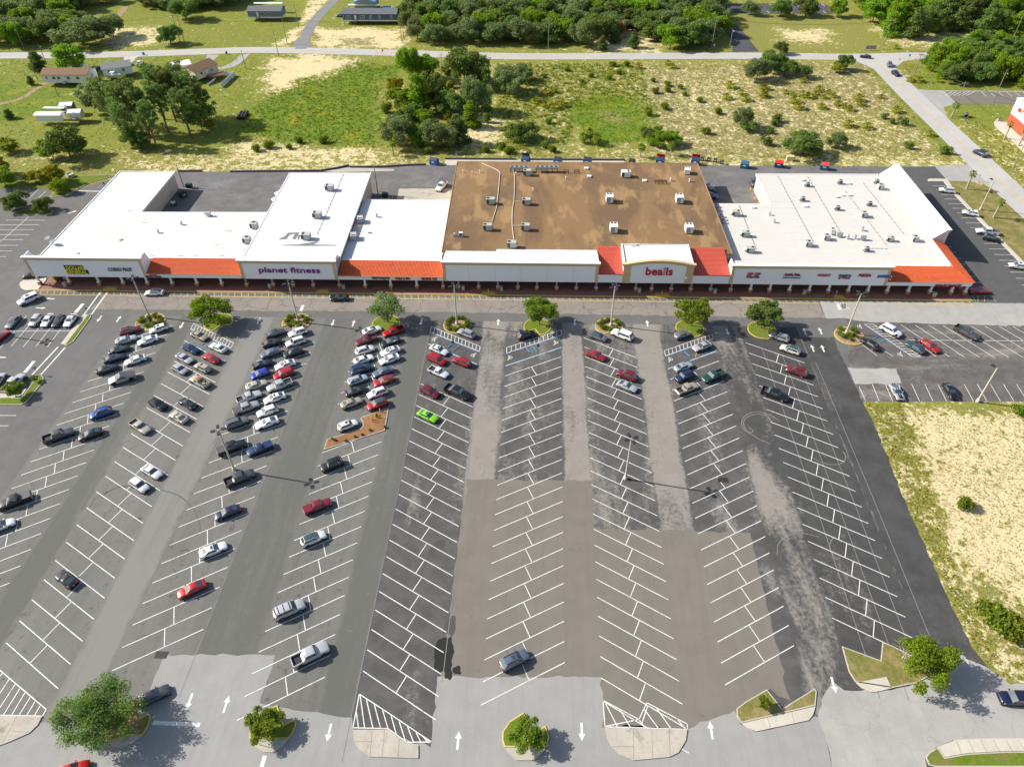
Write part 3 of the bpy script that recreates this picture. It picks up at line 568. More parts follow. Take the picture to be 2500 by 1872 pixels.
# storage lot on the right
sl_ = sheet('storage_parking', [at(q) for q in [T4(1090,742),T4(1400,760),T4(1550,765),T4(2208,768),T4(2900,780),T4(2900,895),T4(2208,885),T4(1870,880),T4(1640,880),T4(1530,905),T4(1560,990),T4(1300,870)]], .012, asp_pale, kind='structure')
sheet('storage_parking', [at(q) for q in [T4(1540,772),T4(2208,776),T4(2900,790),T4(2900,890),T4(2208,882),T4(1645,880)]], .016, asp_brown, kind='structure')
for i in range(7): strip(at(T4(1850+70*i,778)).xy, at(T4(1890+72*i,812)).xy, .2, parent=sl_, name='stall_line', z=.022)
for i in range(6): strip(at(T4(1545+35*i,808-5*0)).xy, at(T4(1600+38*i,775)).xy, .2, parent=sl_, name='hatch_line', z=.022)
# driveways of the houses
sheet('driveway', ats(T1, [(1045,485),(1175,470),(1110,530),(1040,525)]), .012, concrete, kind='structure')
sheet('driveway', ats(T1, [(1750,460),(1850,465),(1800,510),(1785,555),(1860,570),(1950,530),(2020,470),(2110,448),(2050,520),(1960,570),(1860,590),(1700,540)]), .012, asp_pale, kind='structure')
ribbon(MB(), smooth_line(ats(T1, [(0,880),(180,830),(320,740),(400,690)]), 5), 1.2, -1.2, .0).build('sand_track', sand_bed)['kind'] = 'structure'
ribbon(MB(), smooth_line(ats(T1, [(760,280),(850,240),(960,160),(1010,120),(1060,60)]), 5), 1.6, -1.6, .0).build('sand_track', sand_bed)['kind'] = 'structure'
# kerbed islands
def inset(pts, d):
    P = ccw([Vector((p[0],p[1],0)) for p in pts]); n = len(P); out = []
    for i in range(n):
        a, b, c = P[i-1], P[i], P[(i+1)%n]; u = (b-a).normalized(); v = (c-b).normalized()
        nu, nv = Vector((-u.y,u.x,0)), Vector((-v.y,v.x,0)); m = (nu+nv); l = m.length
        m = m/l if l > .2 else nu; k = d/max(.45, m.dot(nu)); out.append(b+m*k)
    return out
def island(name, pts, fill, kerb=kerb_yellow, kw=.17, h=.15, fz=.13, label=None):
    P = ccw([Vector((p[0],p[1],0)) for p in pts]); I = inset(P, kw); n = len(P)
    mb = MB(); mb.add([(p.x,p.y,0) for p in P]+[(p.x,p.y,h) for p in P]+[(p.x,p.y,h) for p in I]+[(p.x,p.y,fz-.02) for p in I],
        [(i,(i+1)%n,n+(i+1)%n,n+i) for i in range(n)]+[(n+i,n+(i+1)%n,2*n+(i+1)%n,2*n+i) for i in range(n)]+[(2*n+i,2*n+(i+1)%n,3*n+(i+1)%n,3*n+i) for i in range(n)])
    k = mb.build(name, kerb); k['kind'] = 'structure'
    MB().sheet(I, fz).build('bed', fill, k)
    return k
def rounded(cx, cy, r, notch=None, n=40):
    """round island with a stall corner bitten out: notch = (corner offset, two directions)"""
    out = []
    for i in range(n):
        a = 2*math.pi*i/n; out.append(Vector((cx+r*math.cos(a), cy+r*math.sin(a), 0)))
    if notch:
        c, u, v = [Vector((*q,0)) for q in notch]; c = Vector((cx,cy,0))+c; keep = []
        for p in out:
            w = p-c; den = u.x*v.y-u.y*v.x; s = (w.x*v.y-w.y*v.x)/den; t = (u.x*w.y-u.y*w.x)/den
            keep.append(not (s > 0 and t > 0))
        k0 = next(i for i in range(n) if keep[i] and not keep[(i+1)%n]); ring = [out[(k0+1+i)%n] for i in range(n)]; kk = [keep[(k0+1+i)%n] for i in range(n)]
        res = [p for p, q in zip(ring, kk) if q]
        def hit(d):
            lo, hi = 0, 2*r
            for _ in range(30):
                m = (lo+hi)/2
                if (c+d*m-Vector((cx,cy,0))).length < r: lo = m
                else: hi = m
            return c+d*lo
        hu, hv = hit(u), hit(v)
        first, last = res[0], res[-1]
        if (hu-last).length < (hv-last).length: res += [hu, c, hv]
        else: res += [hv, c, hu]
        out = res
    return out
U_UP, U_DN = Vector((.85,.53)), Vector((.86,-.5))
ISL = []   # round islands at the heads of the rows
for fn, xa, xb, yc, nt_, fill in [(T5,1148,1388,1333,((-.9,-.6),(-.85,-.53),(.3,-.95)),sand_bed), (T5,1720,1960,1335,((1.0,-1.2),(.86,.1),(-.45,-.9)),lawn_green), (T6,238,480,1335,((-.9,-.6),(-.85,-.53),(.3,-.95)),sand_bed), (T6,995,1232,1348,None,lawn_green), (T6,1595,1832,1358,((.9,-2.4),(.8,-.5),(-.2,-.95)),sand_bed), (T7,132,365,1372,((-.5,-1.2),(-.86,-.3),(.45,-.9)),lawn_green), (T7,735,970,1372,((.2,-2.2),(-.85,-.5),(.85,-.5)),sand_bed), (T7,1413,1652,1388,((-.5,-1.2),(-.86,-.3),(.45,-.9)),lawn_green), (T7,2020,2262,1402,((1.2,-.9),(.95,.3),(.1,-1)),lawn_green), (T8,613,860,1450,((1.2,-.6),(.9,.2),(.35,-.94)),sand_bed)]:
    pa, pb = at(fn(xa,yc)), at(fn(xb,yc)); cx, cy, rr = (pa.x+pb.x)/2, (pa.y+pb.y)/2, (pb-pa).length/2
    ISL.append(island('round_island', rounded(cx, cy, rr, nt_), fill))
island('mulch_island', ats(B, [(1412,885),(1378,1075),(865,1237),(890,1150),(1175,1060),(1195,1035),(1192,1000),(1172,975),(1185,962)]), mulch, kerb_grey)
pav_line = plain('walk_joint', (.20,.18,.14), .9)
def walk(pts, name='island_walk', h=.15, mat=concrete_old, joints=()):
    o = MB().prism(pts, 0, h).build(name, mat); o['kind'] = 'structure'
    for a, b in joints: strip(a.xy, b.xy, .06, pav_line, 'walk_joint', o, z=h+.004)
    return o
# left lot islands
island('strip_island', ats(A, [(765,95),(770,118),(620,325),(560,362),(545,355),(740,100)]), lawn_green, kerb_grey)
walk(ats(A, [(742,98),(548,352),(512,348),(700,100)]), mat=concrete)
island('corner_island', ats(A, [(340,600),(368,625),(368,660),(225,835),(180,858),(-300,858),(-300,808),(185,800),(210,760),(300,640),(318,605)]), lawn_green, kerb_grey)
walk(ats(A, [(225,725),(190,775),(90,806),(-300,806),(-300,760),(60,765),(180,775),(210,725)]), mat=concrete)
island('tree_island', ats(T5, [(190,390),(430,388),(450,400),(430,425),(400,432),(130,432),(105,420)]), lawn_green, kerb_grey)
island('corner_island', ats(T5, [(420,278),(440,285),(560,270),(640,225),(760,160),(1000,95),(900,95),(500,110),(480,170),(470,230)]), lawn_green, kerb_grey)
island('corner_island', ats(T5, [(803,300),(820,290),(880,255),(900,225),(870,235),(820,270)]), lawn_dry, kerb_grey)
sheet('verge', ats(T1, [(-700,1520),(300,1530),(520,1560),(470,1640),(430,1590),(-700,1585)]), .02, lawn_green, kind='structure')
# bottom islands
walk(ats(K, [(-150,1342),(255,1348),(228,1400),(178,1448),(60,1500),(-150,1580)]), joints=[(at(K(105,1345)),at(K(15,1512))),(at(K(60,1435)),at(K(180,1445)))])
island('oak_island', ats(K, [(640,1365),(720,1295),(800,1252),(828,1362),(893,1332),(905,1350),(895,1400),(855,1465),(800,1460),(720,1480),(650,1500),(610,1440)]), lawn_dry)
walk(ats(K, [(855,1467),(810,1500),(740,1535),(680,1535),(650,1503),(720,1482),(800,1462)]))
island('tree_island', ats(K, [(1665,1280),(1703,1398),(1772,1364),(1780,1395),(1760,1445),(1735,1482),(1498,1482),(1498,1440),(1530,1370),(1580,1318)]), lawn_green)
walk(ats(K, [(1500,1485),(1733,1485),(1690,1535),(1645,1566),(1585,1562),(1530,1530)]))
walk(ats(L, [(155,1428),(362,1428),(472,1505),(545,1520),(545,1600),(250,1590),(190,1545),(160,1500)]), joints=[(at(L(268,1430)),at(L(255,1588))),(at(L(342,1430)),at(L(328,1592))),(at(L(430,1480)),at(L(425,1595))),(at(L(160,1500)),at(L(268,1500)))])
island('tree_island', ats(L, [(1175,1325),(1202,1372),(1250,1440),(1305,1404),(1325,1450),(1328,1480),(1315,1532),(1060,1532),(1048,1490),(1050,1440),(1090,1380)]), lawn_green)
walk(ats(L, [(1062,1535),(1313,1535),(1285,1570),(1240,1612),(1130,1612),(1090,1570)]))
walk(ats(L, [(1665,1412),(2157,1427),(2150,1490),(2105,1565),(2050,1592),(1835,1612),(1750,1575),(1705,1530),(1680,1480)]), joints=[(at(L(1835,1420)),at(L(1835,1608))),(at(L(1945,1422)),at(L(1948,1600))),(at(L(2050,1425)),at(L(2053,1590))),(at(L(1705,1530)),at(L(1835,1530)))])
island('sapling_island', ats(M, [(668,1186),(760,1302),(955,1180),(967,1200),(960,1284),(515,1388),(488,1345),(486,1302),(540,1260)]), lawn_dry, kerb_grey)
walk(ats(M, [(517,1391),(960,1288),(945,1340),(918,1372),(605,1438),(555,1420)]), mat=concrete, joints=[(at(M(670,1352)),at(M(690,1420))),(at(M(815,1320)),at(M(835,1395)))])
island('oak_island', ats(M, [(1118,928),(1350,1013),(1362,903),(1420,925),(1500,965),(1580,1010),(1640,1060),(1640,1110),(1560,1150),(1420,1178),(1200,1143),(1160,1080)]), lawn_dry, kerb_grey)
walk(ats(M, [(1203,1146),(1385,1112),(1415,1180),(1330,1200),(1290,1202),(1240,1180)]), mat=concrete)
walk(ats(M, [(1692,1530),(1800,1490),(1950,1482),(2500,1478),(2500,1556),(2100,1556),(1860,1570),(1738,1592)]), mat=concrete, joints=[(at(M(1800+75*i,1490)),at(M(1835+78*i,1570))) for i in range(8)])
island('verge', ats(M, [(1620,1590),(1640,1565),(1690,1533),(1735,1595),(1860,1573),(2100,1559),(2500,1559),(2500,1652),(1680,1652),(1640,1640)]), lawn_green, kerb_grey)
sheet('verge', ats(M, [(1640,1655),(2500,1655),(2500,1800),(1700,1800)]), .006, asp_pale, kind='structure')
# kerbs: edge of the side lot
walk(ats(T8, [(1398,132),(1420,128),(1545,130),(1560,132),(1640,250),(1910,530),(2208,830),(2600,1230),(2560,1230),(2180,842),(1890,545),(1620,262),(1530,152),(1410,150),(1396,142)]), 'kerb', mat=concrete)
sheet('verge', ats(T8, [(1565,135),(1700,140),(1900,190),(2100,300),(2208,400),(2600,740),(2600,1220),(2208,826),(1912,528),(1642,248)]), .010, lawn_dry, kind='structure')
# retaining kerb along the alley
rk = plain('retaining_block', (.10,.10,.11), .9, var=.3)
for fn, pts in [(T2,[(-200,1450),(80,1447),(560,1443),(700,1420),(800,1398)]),(T2,[(810,1412),(1100,1408),(1300,1395),(1450,1390)]),(T2,[(1612,1342),(2208,1346)]),(T3,[(160,1348),(985,1352)]),(T1,[(1500,1447),(1705,1445)])]:
    P = ats(fn, pts); mb = MB(); l, r = offset_line(P,.2), offset_line(P,-.2)
    mb.prism(l+r[::-1], 0, .55); tag(mb.build('retaining_wall', rk), 'low dark block retaining wall along the service alley', 'wall', 'low walls behind the shops')
# ================================================================== THE SHOPPING PLAZA
BA = .0107; P0 = Vector((-12, 153.65, 0)); EU = Vector((math.cos(BA), math.sin(BA), 0)); EV = Vector((-math.sin(BA), math.cos(BA), 0))
def bw(u, v, z=0): return P0 + EU*(u+12) + EV*v + Vector((0,0,z))
def on_front(p, v=0.0):
    d = RX*((p[0]-PW/2)/FPX) + UX*(-(p[1]-PH/2)/FPX) + fwd; o = Vector((0,0,CAMH))
    t = ((bw(0, v)-o).dot(EV))/d.dot(EV); q = o+d*t; return (q-P0).dot(EU)-12, q.z
def uv(p): return ((p-P0).dot(EU)-12, (p-P0).dot(EV))
def roofmat(name, c, dirt, seams, cream=0.0, amt=.5):
    m, nt, b = newmat(name); g = noise(nt, .12, 6, .65); f = noise(nt, 1.2, 6, .7, stretch=(.25,2.2,1)); h = noise(nt, .5, 5, .7)
    k = mixc(nt, mth(nt, 'MULTIPLY', ramp(nt, g, .4, .75), .35), c, tuple(x*.9 for x in c))
    k = mixc(nt, mth(nt, 'MULTIPLY', ramp(nt, f, .54, .78), amt), k, dirt)
    w = nd(nt, 'ShaderNodeTexWave', Scale=seams, Distortion=.05, Detail=1); w.bands_direction = 'Y'; w.wave_profile = 'SIN'
    gp = nd(nt, 'ShaderNodeNewGeometry'); nt.links.new(gp.outputs['Position'], w.inputs['Vector'])
    line = mth(nt, 'MULTIPLY', ramp(nt, w.outputs['Fac'], .985, 1.0), ramp(nt, h, .42, .62))
    k = mixc(nt, mth(nt, 'MULTIPLY', line, amt), k, dirt)
    nt.links.new(k, b.inputs['Base Color']); b.inputs['Roughness'].default_value = .6; return m
roof_white = roofmat('roof_membrane_white', (.60,.595,.57), (.33,.26,.19), .098, amt=.85)
roof_white2 = roofmat('roof_membrane_clean', (.61,.605,.59), (.44,.39,.33), .12, amt=.4)
roof_cream = roofmat('roof_membrane_cream', (.57,.545,.495), (.40,.355,.30), .09, amt=.6)
roof_wedge = roofmat('roof_membrane_wedge', (.62,.615,.60), (.55,.52,.47), .3, amt=.25)
def brown_roof():
    m, nt, b = newmat('roof_gravel_brown')
    a = noise(nt, .055, 7, .6, stretch=(1.2,.55,1), dist=.8); c = noise(nt, .16, 6, .6, stretch=(1.5,.5,1)); f = noise(nt, 4, 4, .75)
    k = mixc(nt, ramp(nt, a, .42, .58), (.135,.079,.037), (.222,.128,.053))
    k = mixc(nt, mth(nt, 'MULTIPLY', ramp(nt, c, .52, .64), .7), k, (.37,.228,.097))
    k = mixc(nt, .22, k, mixc(nt, f, (.02,.014,.008), (.33,.20,.10)))
    nt.links.new(k, b.inputs['Base Color']); b.inputs['Roughness'].default_value = .95; bump(nt, b, f, .05, .5); return m
roof_brown = brown_roof()
stucco_w = plain('stucco_white', (.80,.80,.79), .85, var=.04); stucco_tan = plain('stucco_tan', (.58,.42,.22), .85, var=.08); stucco_wall = plain('stucco_wall_tan', (.58,.46,.35), .9, var=.06)
stucco_cream = plain('stucco_wall_cream', (.74,.62,.42), .9, var=.05)
cap_white = plain('parapet_cap', (.83,.83,.82), .5, var=.03); col_white = plain('column_white', (.72,.71,.68), .8, var=.06); col_wrap = plain('column_stone', (.33,.25,.21), .85, var=.2)
brick_or = plain('brick_orange', (.50,.20,.055), .9, var=.25, scale=6); brick_red = plain('brick_foot_red', (.28,.05,.035), .85)
walk_red = plain('walk_red_paint', (.24,.112,.082), .75, var=.18, scale=.8); glass_dark = plain('shop_glass', (.02,.024,.028), .08, var=.1, spec=.8)
frame_d = plain('shop_frame', (.10,.09,.085), .5); soffit = plain('soffit_panel', (.55,.53,.50), .8)
def tilemat(name, c, c2):
    m, nt, b = newmat(name); f = noise(nt, 2.6, 4, .7); g = noise(nt, .35, 5, .65); s = noise(nt, 1.4, 5, .75, stretch=(3,.6,1))
    k = mixc(nt, ramp(nt, f, .35, .7), c, c2); k = mixc(nt, mth(nt, 'MULTIPLY', ramp(nt, g, .5, .75), .5), k, tuple(x*.62 for x in c))
    k = mixc(nt, mth(nt, 'MULTIPLY', ramp(nt, mth(nt,'ADD',s,mth(nt,'MULTIPLY',mth(nt,'SUBTRACT',g,.5),.7)), .62, .80), .65), k, (.62,.46,.36))
    nt.links.new(k, b.inputs['Base Color']); b.inputs['Roughness'].default_value = .75; return m
tile_or = tilemat('roof_tile_orange', (.52,.075,.018), (.60,.125,.030)); tile_red = plain('roof_tile_red', (.50,.085,.050), .6, var=.12, scale=.8)
class Bld:
    def __init__(s, name, label, u0):
        s.u0 = u0; s.o = thing(name, label, 'building', bw(u0,0), BA)
    def part(s, name, mb, mats, kind=None):
        mb.v = [(x-s.u0, y, z) for x, y, z in mb.v]; o = mb.build(name, mats, s.o)
        if kind: o['kind'] = kind
        return o
ZS = 3.05     # underside of the canopy
def fascia(b, u0, u1, zt, back=4.2, roofz=5.6, cheek=(1,1), wedge=None, trim=(1,1), wedge_mat=None):
    b.part('fascia', MB().box(u0, u1, 0, .35, ZS, zt-.06), stucco_w)
    b.part('cornice', MB().box(u0-.12, u1+.12, -.14, .02, zt-.92, zt-.42).box(u0-.28, u1+.28, -.30, .02, zt-.42, zt-.10), stucco_tan)
    b.part('parapet_cap', MB().box(u0-.34, u1+.34, -.36, .62, zt-.10, zt+.06), cap_white)
    for f, (a, c) in zip(trim, ((u0, u0+.75), (u1-.75, u1))):
        if f: b.part('trim', MB().box(a, c, -.05, .0, ZS, zt-.92), stucco_tan)
    for f, u in zip(cheek, (u0, u1-.25)):
        if f:
            mb = MB(); pr = [(.35,ZS),(.35,zt),(2.9,zt),(back,roofz-.1),(back,ZS)]; n = len(pr)
            mb.add([(u,y,z) for y,z in pr]+[(u+.25,y,z) for y,z in pr], [list(range(n)),list(range(2*n-1,n-1,-1))]+[(i,n+i,n+(i+1)%n,(i+1)%n) for i in range(n)]); b.part('parapet_return', mb, stucco_w)
    if wedge:
        vb, zb = wedge
        b.part('wedge_roof', MB().add([(u0,.6,zt),(u1,.6,zt),(u1,vb,zb),(u0,vb,zb),(u0,.6,ZS+.5),(u1,.6,ZS+.5),(u1,vb,ZS+.5),(u0,vb,ZS+.5)], [(0,1,2,3),(0,3,7,4),(1,5,6,2),(3,2,6,7),(0,4,5,1)]), wedge_mat or roof_wedge)
def tiled(b, p00, p10, p01, p11, mat, pitch=.36, rows=14, name='tile_roof', amp=.06):
    """barrel tile slope: p00-p10 eave, p01-p11 ridge"""
    p00, p10, p01, p11 = map(Vector, (p00,p10,p01,p11)); nu = max(4, int((p10-p00).length/pitch))*4
    nrm = (p10-p00).cross(p01-p00).normalized(); vs = []; fs = []; w = nu+1
    for r in range(rows):
        for e in (0, 1):
            t = (r+e)/rows
            for i in range(nu+1):
                s = i/nu; p = (p00.lerp(p10,s)).lerp(p01.lerp(p11,s), t); h = amp*abs(math.sin(i*math.pi/4)) + (.07 if e == 0 else .0)
                vs.append(tuple(p+nrm*h))
    for r in range(2*rows-1):
        for i in range(nu): fs.append((r*w+i, r*w+i+1, (r+1)*w+i+1, (r+1)*w+i))
    return b.part(name, MB().add(vs, fs), mat, kind='stuff')
def lowfascia(b, u0, u1, zt):
    b.part('fascia', MB().box(u0, u1, .05, .4, ZS, zt), stucco_w)
    b.part('gutter', MB().box(u0, u1, -.18, .05, zt-.02, zt+.14), stucco_tan)
def shopfront(b, u0, u1, doors):
    b.part('wall', MB().box(u0, u1, 4.6, 4.9, 0, 5.0), stucco_wall)
    b.part('soffit', MB().box(u0, u1, .4, 4.6, ZS+.02, ZS+.12), soffit)
    n = max(1, int((u1-u0)/4.2)); w = (u1-u0)/n
    for i in range(n):
        a = u0+i*w+.3
        f = b.part('shop_window', MB().box(a, a+w-.6, 4.50, 4.598, .25, 2.75), frame_d)
        MB().box(a+.12-b.u0, a+w/2-.36-b.u0, 4.47, 4.50, .4, 2.6).box(a+w/2-.24-b.u0, a+w-.72-b.u0, 4.47, 4.50, .4, 2.6).build('pane', glass_dark, f)
    b.part('awning_band', MB().box(u0+.5, u0+(u1-u0)*.45, 4.40, 4.5, 2.72, 3.0).box(u0+(u1-u0)*.55, u1-.4, 4.40, 4.5, 2.72, 3.0), soffit)
# --- left L-shaped shop
b1 = Bld('corner_shop_building', 'L-shaped shop with patchy white roof, tall grey-white front fascia and rear tan wing', -105)
zr = 5.6
b1.part('roof', MB().prism([(-132.7,5.2),(-77.2,5.2),(-77.2,30.1),(-115.5,29.6),(-115.5,54.8),(-132.7,54.6)], zr-.35, zr), roof_white)
b1.part('wall', MB().prism([(-132.5,5.4),(-77.4,5.4),(-77.4,29.9),(-115.7,29.4),(-115.7,54.6),(-132.5,54.4)], 0, zr-.35), stucco_wall)
b1.part('roof_edge', MB().box(-132.95,-132.7,5.2,54.8,zr-.4,zr+.16).box(-132.9,-115.3,54.8,55.0,zr-.4,zr+.12).box(-115.5,-115.25,29.8,54.8,zr-.4,zr+.12), cap_white)
b1.part('roof_trim', MB().box(-133.0,-132.95,5.2,54.8,zr-.75,zr-.05), stucco_tan)
fascia(b1, -132.9, -102.3, 9.0)
lowfascia(b1, -102.3, -77.5, 4.15)
tiled(b1, (-102.25,-.15,4.2), (-77.55,-.15,4.2), (-102.25,5.3,zr+.12), (-77.55,5.3,zr+.12), tile_or)
shopfront(b1, -131.5, -77.5, 6)
b1.part('roof_flashing', MB().box(-102.2,-77.4,5.25,5.6,zr,zr+.2), cap_white)
# --- gym
b2 = Bld('gym_building', 'gym with raised bright white roof and wide plain front fascia with purple letters', -65)
zg = 6.9
b2.part('wall', MB().prism([(-77.1,5.4),(-52.5,5.4),(-52.9,52.3),(-77.4,52.0)], 0, zg-.3), stucco_wall)
b2.part('roof', MB().prism([(-77.3,4.4),(-52.3,4.4),(-52.7,52.5),(-77.6,52.2)], zg-.3, zg), roof_white2)
b2.part('roof_edge', MB().prism([(-52.3,4.4),(-52.08,4.4),(-52.48,52.6),(-52.7,52.5)], zg-.5, zg+.1).prism([(-77.55,4.4),(-77.3,4.4),(-77.6,52.2),(-77.85,52.2)], zg-.5, zg+.1), cap_white)
fascia(b2, -77.2, -52.3, 8.7, 5.2, zg, (0,1), wedge=(4.6, zg+.02), wedge_mat=roof_white2)
shopfront(b2, -77.3, -52.5, 3)
# --- low white shop
b3 = Bld('low_shop_building', 'low clean white-roofed shop with an orange tiled canopy beside the brown roof', -39)
zl = 5.3
b3.part('wall', MB().box(-52.45,-26.1,5.4,37.8,0,zl-.3), stucco_wall)
b3.part('roof', MB().box(-52.4,-26.0,5.3,38.2,zl-.3,zl), roof_white2)
b3.part('roof_edge', MB().box(-52.4,-26.0,38.2,38.4,zl-.4,zl+.12), cap_white)
lowfascia(b3, -52.2, -25.0, 4.15)
tiled(b3, (-52.0,-.15,4.2), (-25.05,-.15,4.2), (-52.0,5.5,zl+.2), (-25.05,5.5,zl+.2), tile_or)
b3.part('roof_flashing', MB().box(-52.0,-25.9,5.45,5.8,zl,zl+.25), cap_white)
shopfront(b3, -52.4, -25.2, 3)
# --- department store
b4 = Bld('department_store_building', 'department store with weathered brown gravel roof, blank white fascia and arched tan-trimmed front', 11)
zb = 6.9
b4.part('wall', MB().prism([(-25.7,8.5),(49.3,8.5),(48.6,60.0),(-26.3,60.2)], 0, zb-.3), stucco_wall)
b4.part('roof', MB().prism([(-25.8,8.0),(49.5,8.0),(48.8,60.3),(-26.4,60.5)], zb-.3, zb), roof_brown)
b4.part('roof_edge', MB().prism([(-26.0,8.0),(-25.8,8.0),(-26.4,60.5),(-26.6,60.5)], zb-.45, zb+.1).prism([(49.5,8.0),(49.7,8.0),(49.0,60.3),(48.8,60.3)], zb-.45, zb+.1).prism([(-26.5,60.5),(-26.5,60.7),(49.0,60.5),(49.0,60.3)], zb-.45, zb+.08), plain('edge_metal_brown', (.34,.20,.10), .5))
fascia(b4, -24.9, 14.6, 8.85, 4.4, 6.5, (0,0), wedge=(8.1, zb+.05))
b4.part('wedge_roof', MB().add([(-11.6,4.2,8.3),(14.62,4.2,8.3),(14.62,9.2,zb+.03),(-11.6,9.2,zb+.03),(-11.6,3.6,7.9),(14.62,3.6,7.9),(14.62,9.2,zb-.2),(-11.6,9.2,zb-.2),(-11.6,.7,8.87),(14.62,.7,8.87)], [(0,1,2,3),(8,9,1,0),(3,2,6,7),(8,0,3,7,4),(9,5,6,2,1)]), roof_wedge)
for u in (-18.4, -11.6, -4.9, 1.8, 8.4): b4.part('panel_joint', MB().box(u-.03,u+.03,-.012,.0,ZS+.1,7.9), plain('joint_grey', (.5,.5,.5), .8))
for a, c in ((14.6, 20.9), (38.3, 47.8)):
    b4.part('fascia', MB().box(a, c, .05, .4, ZS, 5.55), stucco_w)
    b4.part('gutter', MB().box(a, c, -.12, .05, 5.5, 5.64), tile_red)
    tiled(b4, (a,-.1,5.66), (c,-.1,5.66), (a,10.2,zb+.55), (c,10.2,zb+.55), tile_red, .42, 22, amp=.045)
    b4.part('canopy_side', MB().add([(c-.02,.1,3.2),(c-.02,10.2,3.2),(c-.02,10.2,zb+.45),(c-.02,.1,5.6)], [(0,1,2,3)]), stucco_w)
# arch
ua, ub = 20.9, 38.3; um = (ua+ub)/2; zs, za = 8.75, 9.85
arc = [(ua + (ub-ua)*i/24, zs + (za-zs)*math.sin(math.pi*min(1,max(0,(i/24-.06)/.88)))**.9) for i in range(25)]
def arch_band(v0, v1, dz0, dz1, e=0.0):
    mb = MB(); n = len(arc); X = [um+(u-um)*(1+e/(ub-ua)*2) for u, z in arc]
    vs = [(x,v0,z+dz0) for x,(u,z) in zip(X,arc)]+[(x,v0,z+dz1) for x,(u,z) in zip(X,arc)]+[(x,v1,z+dz1) for x,(u,z) in zip(X,arc)]+[(x,v1,z+dz0) for x,(u,z) in zip(X,arc)]
    fs = []
    for i in range(n-1):
        for k in range(4): a, c = k*n, ((k+1)%4)*n; fs.append((a+i, a+i+1, c+i+1, c+i))
    fs += [(0,n,2*n,3*n), (n-1,4*n-1,3*n-1,2*n-1)]
    return mb.add(vs, fs)
mb = MB(); n = len(arc)
mb.add([(u,0,ZS) for u,z in arc]+[(u,0,z) for u,z in arc]+[(u,.5,z) for u,z in arc]+[(u,.5,ZS) for u,z in arc], [(i,i+1,n+i+1,n+i) for i in range(n-1)]+[(n+i,n+i+1,2*n+i+1,2*n+i) for i in range(n-1)]+[(2*n+i,2*n+i+1,3*n+i+1,3*n+i) for i in range(n-1)]+[(0,n,2*n,3*n),(n-1,4*n-1,3*n-1,2*n-1)])
b4.part('fascia', mb, stucco_w)
b4.part('cornice', arch_band(-.32,.55,-.45,.05,.5), stucco_tan); b4.part('cornice', arch_band(-.14,.0,-.85,-.45,.2), stucco_tan)
for a, c in ((ua-.1, ua+1.75), (ub-1.75, ub+.1)): b4.part('pilaster', MB().box(a,c,-.12,.0,ZS,zs-.75).box(a-.12,c+.12,-.2,.0,5.5,5.75), stucco_tan)
b4.part('box_roof', MB().prism([(ua+.2,.5),(ub-.2,.5),(ub-.2,9.6),(ua+.2,9.6)], 5.8, 8.3, mt=1), [stucco_w, roofmat('roof_grey_stained', (.66,.65,.64), (.34,.33,.32), .4, amt=.5)])
b4.part('parapet_return', MB().box(ua,ua+.3,.5,9.8,5.6,8.62).box(ub-.3,ub,.5,9.8,5.6,8.62).box(ua,ub,9.6,9.8,5.6,8.5), stucco_w)
shopfront(b4, -25, 14.6, 4); shopfront(b4, 14.7, 48.8, 4)
# --- right-hand shops
b5 = Bld('end_shops_building', 'end row of shops with cream roof, hipped orange tile corner and many rooftop units', 78)
zc = 5.2
b5.part('wall', MB().prism([(49.4,5.4),(104.2,5.4),(104.0,56.6),(67.0,56.4),(67.2,37.9),(49.2,37.8)], 0, zc-.3, mi=0), stucco_cream)
b5.part('roof', MB().prism([(49.6,5.3),(104.4,5.3),(104.1,57.0),(66.8,56.8),(67.0,38.1),(49.4,38.0)], zc-.3, zc), roof_cream)
b5.part('roof_edge', MB().prism([(66.8,56.8),(66.8,57.0),(104.1,57.2),(104.1,57.0)], zc-.4, zc+.12).prism([(66.8,38.1),(67.0,38.1),(66.8,56.8),(66.6,56.8)], zc-.4, zc+.1), cap_white)
fascia(b5, 47.9, 87.3, 8.7, 4.2, zc, (1,1))
lowfascia(b5, 87.3, 108.6, 4.15)
tiled(b5, (87.3,-.15,4.2), (109.0,-.15,4.2), (87.3,4.6,6.0), (104.6,4.6,6.0), tile_or)
tiled(b5, (109.0,-.15,4.2), (109.0,19.0,4.2), (104.6,4.6,6.0), (104.6,19.0,6.0), tile_or)
b5.part('fascia', MB().box(108.3,108.6,.4,56,ZS,4.15), stucco_w); b5.part('gutter', MB().box(108.6,108.85,0,19,4.1,4.28), stucco_tan)
b5.part('roof_flashing', MB().box(87.3,104.6,4.6,5.3,zc-.1,6.06).box(104.3,104.7,4.6,19,zc-.1,6.06), cap_white)
b5.part('wedge_roof', MB().add([(104.3,18.2,5.25),(104.3,57,5.25),(108.3,57,8.7),(108.3,18.2,8.7),(108.3,18.2,4.2),(108.3,57,4.2),(104.3,18.2,4.2),(104.3,57,4.2)], [(0,3,2,1),(0,6,4,3),(1,2,5,7)]), roof_wedge)
b5.part('fascia', MB().box(108.3,108.65,18.2,57,ZS,8.64), stucco_w)
b5.part('cornice', MB().box(108.65,108.85,18.1,57.1,7.8,8.25).box(108.65,108.95,17.95,57.2,8.25,8.6), stucco_tan)
b5.part('parapet_cap', MB().box(107.9,109.05,17.9,57.3,8.6,8.76), cap_white)
b5.part('wall', MB().box(104.3,104.6,4.7,56.8,0,5.1), stucco_cream)
shopfront(b5, 49, 104, 8)
